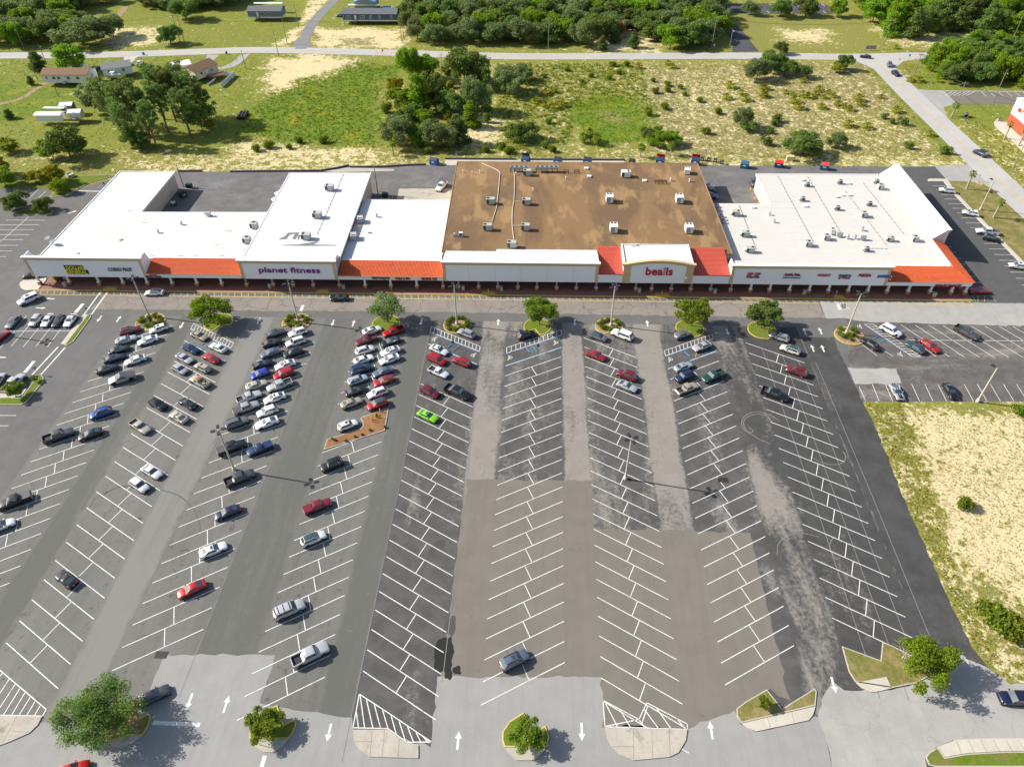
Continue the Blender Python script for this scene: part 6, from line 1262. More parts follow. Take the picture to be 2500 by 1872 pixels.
def extra(kind, fl, d):
    key = (kind, fl)
    if key in EXTRA: return EXTRA[key]
    hw, Lg = d['hw'], d['L']
    def roofgrid(s0, s1, t0, t1, off, mat, nm):
        vs = []; fs = []; n = m = 5
        for j in range(m+1):
            for i in range(n+1):
                s, t = s0+(s1-s0)*i/n, t0+(t1-t0)*j/m; x = d['rt']+(d['wt']-d['rt'])*s; y = -d['wtp']+2*d['wtp']*t
                c = (1-(2*t-1)**4)*(1-(2*s-1)**6); vs.append((x+.06*(2*s-1)*(1-(2*t-1)**2), y, d['ze']+.07*c+off))
        for j in range(m):
            for i in range(n): fs.append((j*(n+1)+i, j*(n+1)+i+1, (j+1)*(n+1)+i+1, (j+1)*(n+1)+i))
        return (nm, MB().add(vs, fs, 0, True).mesh(nm, mat))
    r = []
    if fl == 'sunroof': r = [roofgrid(.58,.88,.22,.78,.012,CGLASS,'sunroof')]
    if fl == 'blackroof': r = [roofgrid(.03,.99,.04,.96,.012,CGLASS,'roof_panel')]
    if fl == 'rails':
        r = [('roof_rail', MB().box(d['rt']+.1,d['wt']-.05,s_*d['wtp']*.86-.025,s_*d['wtp']*.86+.025,d['ze']+.05,d['ze']+.12).mesh('roof_rail', TRIM)) for s_ in (-1,1)]
    if fl == 'bars':
        r = [('roof_bar', MB().box(x-.04,x+.04,-d['wtp']*.9,d['wtp']*.9,d['ze']+.07,d['ze']+.14).mesh('roof_bar', TRIM)) for x in (d['rt']+.35, (d['rt']+d['wt'])/2, d['wt']-.3)]
    if fl == 'cover': r = [('bed_cover', MB().box(-Lg/2+.06,d['rb']-.1,-hw*.9,hw*.9,d['bz']+.02,d['bz']+.06).mesh('bed_cover', plain('tonneau_grey', (.075,.075,.08), .6)))]
    if fl == 'hardcover': r = [('bed_cover', MB().box(-Lg/2+.04,d['rb']-.1,-hw*.95,hw*.95,d['bz']+.02,d['bz']+.10).mesh('bed_cover', PAINT))]
    if fl == 'toolbox': r = [('tool_box', MB().box(d['rb']-.62,d['rb']-.12,-hw*.92,hw*.92,d['bz']-.25,d['bz']+.12).mesh('tool_box', STEEL))]
    if fl == 'rack':
        mb = MB()
        for x in (-Lg/2+.2, d['rb']-.25):
            for s_ in (-1,1): mb.tube([(x,s_*hw*.92,d['bz']),(x,s_*hw*.88,d['H']+.15)], .04, 5)
            mb.tube([(x,-hw*.88,d['H']+.15),(x,hw*.88,d['H']+.15)], .04, 5)
        for s_ in (-1,1): mb.tube([(-Lg/2+.2,s_*hw*.88,d['H']+.15),(d['rb']+1.4,s_*hw*.88,d['H']+.15)], .04, 5)
        r = [('ladder_rack', mb.mesh('ladder_rack', TRIM))]
    if fl == 'stripes':
        mb = MB()
        for y0, y1 in ((-.34,-.08),(.08,.34)):
            mb.box(d['cw']+.05,Lg/2-.25,y0,y1,.80,.975); mb.box(-Lg/2+.05,d['rb']-.02,y0,y1,.9,1.068)
        r = [('stripe', mb.mesh('stripe', TRIM))]; g = roofgrid(.02,.98,.28,.42,.013,TRIM,'stripe'); h = roofgrid(.02,.98,.58,.72,.013,TRIM,'stripe'); r += [g, h]
    if fl == 'spoiler': r = [('spoiler', MB().box(-Lg/2+.05,-Lg/2+.3,-hw*.8,hw*.8,1.16,1.20).box(-Lg/2+.12,-Lg/2+.22,-hw*.7,-hw*.65,.95,1.16).box(-Lg/2+.12,-Lg/2+.22,hw*.65,hw*.7,.95,1.16).mesh('spoiler', PAINT))]
    if fl == 'rustroof': r = [roofgrid(.05,.95,.08,.92,.012,plain('rusted_paint', (.30,.11,.04), .9, var=.5, scale=2.2),'rusty_roof_panel')]
    if fl == 'load': r = [('load', MB().obox((-Lg/2+.9,.2,.82),.7,.5,.3,.4).obox((-Lg/2+1.5,-.3,.82),.5,.6,.35,1.1).obox((-Lg/2+.6,-.4,.82),.4,.3,.25,.2).mesh('load', plain('junk_load', (.30,.26,.20), .8, var=.5, scale=5)))]
    if fl == 'opendoor': r = [('open_door', MB().obox((d['cw']-.35,hw+.42,.4),.95,.07,.75,R(62)).mesh('open_door', PAINT))]
    EXTRA[key] = r; return r
def steel_truck():
    P = []; hw = 1.0; pr = [(2.84,.62),(2.80,.95),(1.45,1.28),(.25,1.92),(-2.80,1.30),(-2.84,1.05),(-2.75,.42),(2.70,.38)]
    mb = MB(); n = len(pr); inn = [(x, (-hw*.80 if z > 1.5 else -hw*.93 if z > 1.2 else -hw), z) for x,z in pr]
    mb.add(inn+[(x,-y,z) for x,y,z in inn], [list(range(n)),[n+i for i in range(n)][::-1]]+[((i+1)%n,i,n+i,n+(i+1)%n) for i in range(n)]); P.append(('body', mb.mesh('body', STEEL), (0,0,0), None))
    P.append(('windscreen', MB().add([(1.42,-.84,1.305),(1.42,.84,1.305),(.29,.76,1.915),(.29,-.76,1.915)], [(0,1,2,3)]).mesh('windscreen', CGLASS), (.01,0,.014), None))
    P.append(('roof_panel', MB().add([(.22,-.76,1.92),(.22,.76,1.92),(-.95,.80,1.69),(-.95,-.80,1.69)], [(0,1,2,3)]).mesh('roof_panel', CGLASS), (0,0,.012), None))
    P.append(('bed_cover', MB().add([(-1.0,-.86,1.675),(-1.0,.86,1.675),(-2.74,.9,1.32),(-2.74,-.9,1.32)], [(0,1,2,3)]).mesh('bed_cover', plain('tonneau_grey', (.075,.075,.08), .6)), (0,0,.012), None))
    for s_ in (-1,1):
        f = [(0,1,2,3)] if s_ < 0 else [(3,2,1,0)]
        P.append(('side_window', MB().add([(1.15,s_*.985,1.20),(-.9,s_*.985,1.22),(-.9,s_*.93,1.52),(.25,s_*.86,1.76)], f+[tuple(f[0][::-1])]).mesh('side_window', CGLASS), (0,0,0), None))
        for x in (1.95,-1.75):
            P.append(('wheel', wheel_mesh(.44,.27), (x,s_*.90,.44), ('rim', rim_mesh(.44,.27,s_,RIMD))))
    mb = MB()
    for x in (1.95,-1.75):
        for s_ in (-1,1): a = [(x-.56,s_*1.006,.38),(x-.5,s_*1.006,.82),(x-.25,s_*1.006,1.0),(x+.25,s_*1.006,1.0),(x+.5,s_*1.006,.82),(x+.56,s_*1.006,.38)]; mb.add(a, [list(range(6)) if s_ > 0 else list(range(6))[::-1]])
    P.append(('wheel_arch', mb.mesh('wheel_arch', TRIM), (0,0,0), None)); P.append(('light_bar', MB().box(2.79,2.83,-.85,.85,.90,.94).mesh('light_bar', HEADL), (0,0,0), None)); P.append(('tail_lamp', MB().box(-2.85,-2.80,-.88,.88,1.2,1.26).mesh('tail_lamp', TAILL), (0,0,0), None))
    CAR['steel'] = (P, dict(L=5.68,W=2,H=1.92,hw=1))
steel_truck()
PAL = dict(white=(.78,.78,.77), silver=(.44,.45,.46), lgrey=(.33,.34,.35), grey=(.15,.155,.165), dgrey=(.065,.068,.072), black=(.012,.012,.014), navy=(.012,.018,.045), dblue=(.012,.035,.10), blue=(.012,.06,.28), rblue=(.012,.05,.42), red=(.45,.010,.014), maroon=(.16,.008,.018), wine=(.20,.010,.022), beige=(.46,.41,.32), gold=(.36,.31,.23), lime=(.26,.72,.008), green=(.018,.065,.050), teal=(.03,.07,.08), steelb=(.11,.15,.20), cream=(.70,.70,.60), crimson=(.36,.014,.02), lblue=(.36,.42,.47))
NAME = {'sedan':('sedan','car'),'coupe':('coupe','car'),'hatch':('hatchback','car'),'wagon':('estate_car','car'),'suv':('suv','suv'),'bigsuv':('large_suv','suv'),'boxsuv':('boxy_suv','suv'),'van':('minivan','minivan'),'crew':('pickup_truck','pickup truck'),'pickup':('pickup_truck','pickup truck'),'steel':('angular_pickup_truck','pickup truck')}
LABELS = {}
def car(p, ang, kind, colr, label, flags='', s=1.0, group='vehicles parked in the plaza lot'):
    P, d = CAR[kind] if kind in CAR else proto(kind)
    nm, cat = NAME[kind]; o = thing(nm, label, cat, (p.x,p.y,.03), ang, group, s); LABELS.setdefault(label, []).append(nm)
    c = PAL[colr]; j = random.uniform(.92,1.08); c4 = (c[0]*j,c[1]*j,c[2]*j,1)
    for n, me, loc, sub in P:
        x = link(n, me, o, loc); x.color = c4
        if sub: link(sub[0], sub[1], x)
    for f in flags.split():
        for n, me in extra(kind, f, d): x = link(n, me, o); x.color = c4
def row_ang(rn, dr):
    xl, xr, y0, rise = ROWS[rn][:4]; a = math.atan2(rise, xr-xl); return a if dr == '+' else a+math.pi
def park(fn, x, y, rn, dr, kind, colr, label, flags='', s=1.0):
    z = {'sedan':.62,'coupe':.6,'hatch':.68,'wagon':.65,'suv':.75,'bigsuv':.8,'boxsuv':.78,'van':.78,'crew':.78,'pickup':.7,'steel':.8}[kind]
    p = at(fn(x,y), z); car(p, row_ang(rn, dr)+random.uniform(-.025,.025), kind, colr, label, flags, s)
# one line for each vehicle: tile, x, y, row, nose, kind, colour, label, extras
for a in [
 (A,1095,232,'r1','+','wagon','maroon','maroon estate car with roof rails beside the first planted island','rails'),
 (A,1062,310,'r1','+','sedan','silver','silver sedan with a bright roof beside the maroon estate car','',1.02),
 (A,1005,395,'r1','+','sedan','black','black sedan beside the silver sedan, opposite an empty stall',''),
 (A,965,465,'r1','+','sedan','navy','navy black sedan between two black sedans',''),
 (A,905,555,'r1','+','sedan','black','black sedan nose to tail with the angular steel pickup',''),
 (A,1335,215,'r1','-','suv','white','white crossover with glass roof at the first planted island','sunroof',.95),
 (A,1245,315,'r1','-','sedan','white','white sedan with rear spoiler next to the white crossover','spoiler'),
 (A,1140,480,'r1','-','sedan','white','white sedan with black rear glass nose to the navy black sedan',''),
 (A,1030,632,'r1','-','steel','silver','angular bare-steel pickup with a flat grey bed cover',''),
 (A,850,925,'r1','-','suv','blue','bright blue crossover alone between empty stalls','rails'),
 (A,490,1112,'r1','+','crew','dgrey','charcoal crew pickup nose to the black sedan with sunroof',''),
 (A,760,1105,'r1','-','sedan','black','black sedan with sunroof nose to the charcoal pickup','sunroof'),
 (K,85,55,'r1','-','crew','black','black pickup with grey bed cover alone in the first row','cover'),
 (K,5,205,'r1','+','sedan','white','white sedan cut by the picture edge behind the black pickup',''),
 (A,1680,275,'r2','+','sedan','gold','champagne sedan with a sunshade beside the hatched bay','',1.0),
 (A,1610,385,'r2','+','sedan','dblue','dark blue sedan beside the champagne sedan',''),
 (A,1555,465,'r2','+','sedan','silver','silver sedan between the dark blue sedan and silver hatchback',''),
 (A,1515,555,'r2','+','hatch','silver','silver hatchback behind the rusty-roofed pickup',''),
 (A,1835,375,'r2','-','sedan','white','white sedan under the hatched bay nose to the blue sedan',''),
 (A,1780,465,'r2','-','coupe','red','bright red coupe beside the gold off-roader',''),
 (A,1705,540,'r2','-','boxsuv','beige','gold off-roader with roof rack beside the red coupe','sunroof rails',.97),
 (A,1680,660,'r2','-','pickup','beige','beige old pickup with a rusty roof and junk in its bed','rustroof load'),
 (A,1330,850,'r2','+','suv','black','black crossover with roof rails beside the black sedan','rails'),
 (A,1580,845,'r2','-','sedan','black','black sedan tail-out opposite the black crossover',''),
 (A,1505,960,'r2','-','coupe','beige','cream coupe with sunroof beside a black sedan','sunroof'),
 (A,1180,1040,'r2','+','pickup','beige','tan pickup with chrome wheels and an empty bed','toolbox'),
 (A,1280,1420,'r2','+','sedan','white','white sedan tail by the white crossover in open stalls',''),
 (A,1170,1530,'r2','+','suv','white','white crossover parked astride the row beside a white sedan',''),
 (K,395,525,'r2','-','coupe','black','black coupe alone across the row divider',''),
 (B,455,255,'r3','+','sedan','dgrey','charcoal sedan by the island facing the gym',''),
 (B,430,335,'r3','+','sedan','black','black sedan between charcoal and slate sedans',''),
 (B,415,420,'r3','-','sedan','steelb','slate blue sedan with a silvery sheen beside a black sedan',''),
 (B,350,515,'r3','+','coupe','black','black coupe above the royal blue crossover',''),
 (B,330,595,'r3','-','suv','rblue','royal blue crossover nose out in the crowded row','',.95),
 (B,298,690,'r3','+','sedan','beige','beige sedan below the royal blue crossover',''),
 (B,235,790,'r3','+','pickup','silver','silver extended pickup with white tool trays in the bed','toolbox'),
 (B,208,878,'r3','+','crew','lgrey','light grey pickup with a flat bed cover','cover',.95),
 (B,130,1005,'r3','+','bigsuv','grey','grey three-row off-roader with black roof panel','rails',.95),
 (B,88,1212,'r3','+','crew','black','black pickup with grey bed cover nose to the blue pickup','cover'),
 (B,155,1470,'r3','+','crew','dgrey','charcoal pickup with open bed under the lamp post',''),
 (B,645,245,'r3','-','suv','white','white crossover at the island facing the gym','rails'),
 (B,625,325,'r3','-','bigsuv','white','silver-white three-row off-roader below the white crossover','rails',.93),
 (B,605,415,'r3','-','suv','black','black crossover with sunroof below the silver-white off-roader','sunroof'),
 (B,540,520,'r3','-','sedan','white','white sedan with sunroof above the red off-roader','sunroof'),
 (B,525,595,'r3','-','bigsuv','red','red off-roader with black-glazed rear above the silver pickup','',.93),
 (B,490,690,'r3','-','crew','silver','silver crew pickup with open bed below the red off-roader','',.97),
 (B,450,800,'r3','-','sedan','white','white sedan with sunroof below the silver crew pickup','sunroof'),
 (B,390,910,'r3','-','suv','white','white crossover nose to the light grey covered pickup',''),
 (B,385,1010,'r3','-','coupe','white','white muscle coupe beside the grey three-row off-roader','',1.05),
 (B,325,1225,'r3','-','pickup','dblue','dark blue pickup with a ribbed bed cover','hardcover',.97),
 (K,1365,125,'r3','-','sedan','navy','navy sedan alone below the charcoal pickup',''),
 (K,1280,350,'r3','+','sedan','white','white sedan with large sunroof beside empty stalls','sunroof'),
 (K,1150,585,'r3','-','sedan','red','red sedan with black rear glass alone in its row',''),
 (K,920,1225,'r3','+','sedan','dgrey','dark grey sedan beside the big oak',''),
 (B,1270,230,'r4','+','sedan','white','white sedan with sunroof under the olive tree island','sunroof'),
 (B,1222,310,'r4','-','pickup','maroon','maroon pickup with black bed below a white sedan','',.98),
 (B,1210,395,'r4','+','suv','white','white crossover with roof rails below the maroon pickup','rails'),
 (B,1200,475,'r4','+','sedan','white','white sedan above the dark blue large off-roader',''),
 (B,1180,555,'r4','+','bigsuv','dblue','dark blue large off-roader below a white sedan','rails'),
 (B,1150,645,'r4','+','suv','lblue','pale blue-grey crossover above a black sedan','rails'),
 (B,1135,740,'r4','+','sedan','black','black sedan between the pale blue crossover and tan sedan','sunroof'),
 (B,1097,840,'r4','+','sedan','gold','tan sedan next to the red crossover with glass roof',''),
 (B,1450,235,'r4','-','crew','red','red crew pickup with black bed by the olive tree','',.92),
 (B,1425,325,'r4','-','sedan','black','black sedan with bluish glass below the red pickup','blackroof'),
 (B,1425,405,'r4','-','sedan','white','white sedan with sunroof below the black glass-roofed sedan','sunroof'),
 (B,1415,475,'r4','-','sedan','white','white sedan with spoiler above the slate grey sedan','spoiler'),
 (B,1360,580,'r4','-','sedan','steelb','slate grey sedan with spoiler above the faded red sedan','spoiler'),
 (B,1370,655,'r4','-','sedan','crimson','faded red sedan with sunroof below the slate sedan','sunroof'),
 (B,1315,755,'r4','-','suv','white','white crossover with silver rails below the faded red sedan','rails'),
 (B,1315,850,'r4','-','suv','red','red crossover with black glass roof above the mulch island','blackroof'),
 (B,1065,1025,'r4','+','suv','white','small white crossover with sunroof at the mulch island','sunroof',.93),
 (B,930,1358,'r4','-','boxsuv','black','black boxy off-roader with a grey roof, alone below the mulch island','',1.02),
 (K,1905,85,'r4','+','crew','wine','dark red single-cab pickup with matching bed cover','hardcover',.9),
 (K,1880,280,'r4','+','suv','white','white crossover with black glass roof and red tail lamp','blackroof'),
 (K,1735,705,'r4','+','bigsuv','silver','silver-white long off-roader with three roof bars','bars',1.03),
 (K,1862,975,'r4','+','crew','silver','pale silver crew pickup with open black bed','',1.02),
 (B,1835,395,'r5','+','sedan','white','white sedan with sunroof in the disabled bay','sunroof'),
 (B,1815,470,'r5','+','van','red','red minivan beside the white pickup','',.95),
 (B,1830,580,'r5','+','pickup','white','white crew pickup with black bed below the red minivan','',.95),
 (B,2025,490,'r5','-','bigsuv','crimson','dull red off-roader with ribbed roof below the blue wheel stops','rails',.9),
 (B,1760,745,'r5','+','suv','wine','wine red off-roader with roof rails beside the black lifted pickup','rails'),
 (B,1990,748,'r5','+','crew','black','black lifted pickup with toolbox in its bed','toolbox',1.06),
 (B,1740,950,'r5','+','sedan','lime','lime green sedan with black roof glass','sunroof'),
 (B,2065,252,'r5','-','suv','lgrey','light grey crossover backed against the planted island','rails'),
 (C,430,265,'r6','+','suv','black','black crossover nose against the tree island','sunroof'),
 (L,1120,1008,'r6','+','suv','steelb','slate blue off-roader with its driver door open','rails sunroof opendoor',1.05),
 (C,1040,280,'r7','+','suv','grey','grey two-tone crossover beside the long white off-roader','blackroof',.95),
 (C,1240,265,'r7','-','bigsuv','white','long white off-roader with four side windows','',1.08),
 (C,1020,440,'r7','+','sedan','crimson','dark red sedan alone below the grey crossover',''),
 (C,1280,605,'r7','-','suv','wine','wine red crossover with roof rails above the silver coupe','rails',1.03),
 (C,1280,700,'r7','+','coupe','silver','silver coupe below the wine red crossover',''),
 (C,1745,265,'r8','+','hatch','grey','grey hatchback backed out beside the tree island',''),
 (C,1910,365,'r8','-','sedan','silver','silver sedan across the hatched bay beside a yellow post',''),
 (C,1755,535,'r8','+','sedan','lblue','pale silver sedan with dark rear glass above the blue off-roader','sunroof'),
 (C,1760,615,'r8','-','boxsuv','dblue','dark blue off-roader with roof rack between a sedan and pickup','rails bars'),
 (C,1785,718,'r8','+','pickup','gold','grey-tan pickup with an open black bed',''),
 (C,2005,615,'r8','-','pickup','green','dark green pickup with an open bed','',1.05),
 (D,495,285,'r9','-','suv','lgrey','grey-silver crossover nose against the tree island corner','rails'),
 (D,585,390,'r9','-','suv','cream','cream-white crossover with a black roof','blackroof'),
 (D,640,572,'r9','-','suv','wine','cherry red crossover alone in the right rows','rails',1.03),
 (D,455,765,'r9','+','crew','black','black pickup with a silver bed box','toolbox'),
]: park(*a)
def drive(fn, p, q, kind, colr, label, flags='', s=1.0, group='vehicles parked in the plaza lot'):
    """tail pixel p, nose pixel q"""
    z = .7; a, b = at(fn(*p), z), at(fn(*q), z); car((a+b)/2, math.atan2((b-a).y,(b-a).x), kind, colr, label, flags, s, group)
lg = 'vehicles parked in the left lot'; rg = 'vehicles parked in the right-hand lot'; sg_ = 'vehicles in the side lot'; bgp = 'vehicles parked behind the shops'; dg = 'vehicles on the move'
for a in [
 (A,(155,112),(65,205),'sedan','grey','grey sedan with sunroof apart from four parked cars','sunroof',1.02,lg),
 (A,(340,100),(262,190),'suv','silver','silver crossover first of four side by side','',.97,lg),
 (A,(435,100),(365,192),'sedan','white','white sedan between a silver crossover and a black sedan','spoiler',.97,lg),
 (A,(525,105),(455,195),'sedan','black','black sedan between two white sedans','',.97,lg),
 (A,(632,95),(555,195),'sedan','white','white sedan with sunroof beside the strip island','sunroof',1.0,lg),
 (A,(-40,310),(45,250),'sedan','red','red car cut by the picture edge','',1.0,lg),
 (A,(50,735),(195,605),'crew','silver','silver crew pickup with junk in the bed by a small tree','load',1.0,lg),
 (A,(-45,680),(10,610),'sedan','silver','silver car cut by the edge beside the silver pickup','',1.0,lg),
 (T5,(325,1105),(155,1175),'van','white','white minivan driving past the corner shop','sunroof',1.05,dg),
 (T5,(330,925),(205,945),'suv','black','black car waiting behind the corner column','',1.0,dg),
 (T5,(1372,1080),(1228,1085),'sedan','white','white sedan with black glass roof driving along the shops','blackroof',1.02,dg),
 (T6,(795,1125),(642,1128),'sedan','black','black sedan driving along the front of the gym','',1.02,dg),
 (T6,(1612,155),(1548,225),'crew','white','white pickup with ladder rack in the rear alley','rack',1.03,bgp),
 (T6,(270,225),(195,248),'sedan','white','white sedan behind the gym, rear one','',.95,bgp),
 (T6,(250,272),(165,298),'sedan','white','white sedan behind the gym, front one','',.95,bgp),
 (T7,(1640,172),(1715,185),'sedan','white','white sedan by the wall beside a navy car in the alley','',1.0,bgp),
 (T7,(1655,208),(1728,222),'sedan','navy','navy sedan between a white and a grey car in the alley','',1.0,bgp),
 (T7,(1680,255),(1742,272),'sedan','grey','grey sedan in the alley by the wall shadow','',1.0,bgp),
 (T7,(2045,125),(2085,190),'suv','grey','grey crossover near yellow posts in the rear alley','rails',1.0,bgp),
 (T8,(1625,232),(1500,215),'suv','white','white crossover next to the white painted kerb nose','rails',1.0,sg_),
 (T8,(1830,428),(1690,402),'suv','white','white crossover with sunroof between empty side-lot stalls','sunroof',1.0,sg_),
 (T8,(2005,582),(1790,562),'crew','white','white crew pickup with black bed boxes in the side lot','load cover',1.02,sg_),
 (T8,(1862,612),(2015,645),'suv','black','black crossover beside the white side-lot pickup','',1.0,sg_),
 (T8,(2230,870),(2090,850),'suv','white','white crossover with dark roof glass at the side-lot kerb','sunroof',1.0,sg_),
 (T8,(1908,1070),(1755,1066),'sedan','red','red sedan at the tiled corner of the end shops','',1.0,sg_),
 (D,(1352,190),(1515,275),'bigsuv','white','white family off-roader beside a hatched bay','',1.0,rg),
 (D,(1330,385),(1185,295),'sedan','black','black sedan nose against the oval planted island','',1.0,rg),
 (D,(1715,415),(1560,325),'sedan','teal','dull green-grey sedan beside the red sedan','sunroof',1.0,rg),
 (D,(1695,310),(1840,410),'sedan','red','red sedan beside the green-grey sedan','',1.0,rg),
 (D,(1965,190),(2180,305),'crew','dgrey','charcoal pickup alone in the slanting stalls','',1.0,rg),
 (D,(1445,685),(1520,810),'coupe','silver','white muscle coupe with twin black stripes','stripes',1.02,rg),
 (D,(1895,680),(1975,800),'sedan','black','black sedan with chrome window trim facing the sand','',1.0,rg),
 (M,(2290,1245),(2045,1235),'bigsuv','navy','dark blue off-roader driving past the leaning oak','',1.0,dg),
 (K,(370,1690),(480,1655),'sedan','red','red car cut by the bottom edge under the oak','',1.0,dg),
 (T4,(920,482),(828,470),'sedan','black','black sedan turning at the road junction','',1.0,dg),
 (T4,(1070,525),(1085,565),'suv','grey','grey crossover waiting at the stop line','',1.0,dg),
 (T4,(1105,605),(1150,635),'suv','navy','navy crossover following on the side road','',1.0,dg),
 (T4,(1885,1310),(1800,1270),'bigsuv','navy','dark off-roader on the side road by the grass bank','rails',1.0,dg),
 (T1,(760,595),(840,560),'pickup','teal','dark pickup behind the white mobile home','',1.0,'vehicles at the houses'),
 (T1,(1090,535),(1035,555),'pickup','white','white pickup in the driveway of the grey-roofed house','',1.0,'vehicles at the houses'),
 (T1,(1160,560),(1195,520),'crew','white','white pickup on the grass beside the driveway','',1.0,'vehicles at the houses'),
 (T2,(768,133),(692,130),'suv','steelb','blue-grey car beside the navy house','',1.0,'vehicles at the houses'),
]: drive(*a)
# ================================================================== VEGETATION
def leafmat(name, c0, c1, tr=.5):
    m = bpy.data.materials.new(name); m.use_nodes = True; nt = m.node_tree; nt.nodes.clear(); MATS[name] = m
    at_ = nd(nt, 'ShaderNodeAttribute', attribute_name='tint'); oi = nd(nt, 'ShaderNodeObjectInfo')
    k = mixc(nt, at_.outputs['Fac'], c0, c1)
    hs = nd(nt, 'ShaderNodeHueSaturation'); nt.links.new(k, hs.inputs['Color'])
    nt.links.new(mth(nt, 'MULTIPLY_ADD', oi.outputs['Random'], .035, .480), hs.inputs['Hue']); nt.links.new(mth(nt, 'MULTIPLY_ADD', oi.outputs['Random'], .45, 1.22), hs.inputs['Value'])
    d = nd(nt, 'ShaderNodeBsdfDiffuse'); t = nd(nt, 'ShaderNodeBsdfTranslucent'); mx = nd(nt, 'ShaderNodeMixShader'); mx.inputs[0].default_value = tr; out = nd(nt, 'ShaderNodeOutputMaterial')
    nt.links.new(hs.outputs[0], d.inputs[0]); nt.links.new(hs.outputs[0], t.inputs[0]); nt.links.new(d.outputs[0], mx.inputs[1]); nt.links.new(t.outputs[0], mx.inputs[2]); nt.links.new(mx.outputs[0], out.inputs[0])
    return m
LF = {'oak': leafmat('leaf_oak', (.070,.115,.026), (.185,.250,.060)), 'bright': leafmat('leaf_bright', (.080,.155,.012), (.225,.320,.028)), 'pine': leafmat('leaf_pine', (.065,.105,.028), (.175,.230,.060)), 'grey': leafmat('leaf_greygreen', (.095,.135,.048), (.210,.265,.100)),
      'yel': leafmat('leaf_yellowgreen', (.125,.150,.012), (.300,.300,.030)), 'dry': leafmat('leaf_dry', (.20,.165,.065), (.42,.34,.16)), 'weed': leafmat('leaf_weed', (.075,.120,.014), (.200,.250,.030)), 'brown': leafmat('leaf_brown', (.16,.075,.03), (.30,.15,.06))}
def leaf_quads(P, Nrm, size, asp=.55):
    """many small leaf cards: P centres, Nrm preferred normals"""
    n = len(P); r = RNG.normal(size=(n,3)); r /= np.linalg.norm(r, axis=1)[:, None]
    N = Nrm*.75+r*.8; N /= np.linalg.norm(N, axis=1)[:, None]+1e-9
    a = RNG.normal(size=(n,3)); U = np.cross(N, a); U /= np.linalg.norm(U, axis=1)[:, None]+1e-9; V = np.cross(N, U)
    s = (size*(.6+.8*RNG.random(n)))[:, None]; U = U*s; V = V*s*asp
    return np.stack([P-U, P-V*1.0, P+U, P+V*1.0], 1)      # diamonds
def leaf_mesh(name, Q, mat, tint=None, extra=None, bark=None):
    n = len(Q); v = Q.reshape(-1,3); nv = len(v); f = np.arange(4*n)
    me = bpy.data.meshes.new(name); me.vertices.add(nv); me.vertices.foreach_set('co', v.ravel()); me.loops.add(nv); me.loops.foreach_set('vertex_index', f)
    me.polygons.add(n); me.polygons.foreach_set('loop_start', np.arange(0,nv,4)); me.update(calc_edges=True); me.materials.append(mat)
    t = RNG.random(n) if tint is None else tint; at_ = me.attributes.new('tint', 'FLOAT', 'FACE'); at_.data.foreach_set('value', t.astype(np.float32))
    return me
def lobes_crown(n, lobes, size, up=.25, fill=.25):
    w = np.array([r[0]*r[1]+r[0]*r[2] for _, r in lobes]); w = w/w.sum(); k = RNG.choice(len(lobes), n, p=w)
    C_ = np.array([c for c, _ in lobes])[k]; Rr = np.array([r for _, r in lobes])[k]
    d = RNG.normal(size=(n,3)); d[:, 2] += up; d /= np.linalg.norm(d, axis=1)[:, None]
    rad = np.where(RNG.random(n) < fill, RNG.random(n)**.5*.8, .78+.27*RNG.random(n)**1.5)
    # knobbly surface, so the clumps read
    rad = rad*(1+.16*np.sin(d[:,0]*7+k*2.1)*np.sin(d[:,1]*8+k)*np.sin(d[:,2]*6+k*.7)*2)
    rad = np.where(RNG.random(n) < .07, rad*1.22, rad)
    P = C_+d*Rr*rad[:, None]; tint = np.clip(.25+.5*RNG.random(n)+.12*((k*37)%5-2)/2, 0, 1)
    return leaf_quads(P, d, size), tint
bark = plain('bark_grey', (.13,.105,.08), .95, var=.3, scale=3); bark_p = plain('bark_pine', (.20,.125,.085), .95, var=.3, scale=3); bark_pale = plain('bark_pale', (.36,.31,.25), .95, var=.2, scale=3)
TP = {}
def limbs(h, spread, n, r0, z0=.25):
    mb = MB(); j = lambda a: random.uniform(-a,a)
    mb.tube([(0,0,-.1),(j(.12),j(.12),h*z0),(j(.3),j(.3),h*.55),(j(.4),j(.4),h*.85)], [r0,r0*.8,r0*.5,r0*.12], 7)
    for i in range(n):
        a = 2*math.pi*i/n+j(.4); zs = h*random.uniform(z0*.8,.5); e = spread*random.uniform(.55,.9); ze_ = h*random.uniform(.5,.85)
        mb.tube([(0,0,zs),(math.cos(a)*e*.45,math.sin(a)*e*.45,(zs+ze_)/2),(math.cos(a)*e,math.sin(a)*e,ze_)], [r0*.42,r0*.25,r0*.06], 5)
    return mb
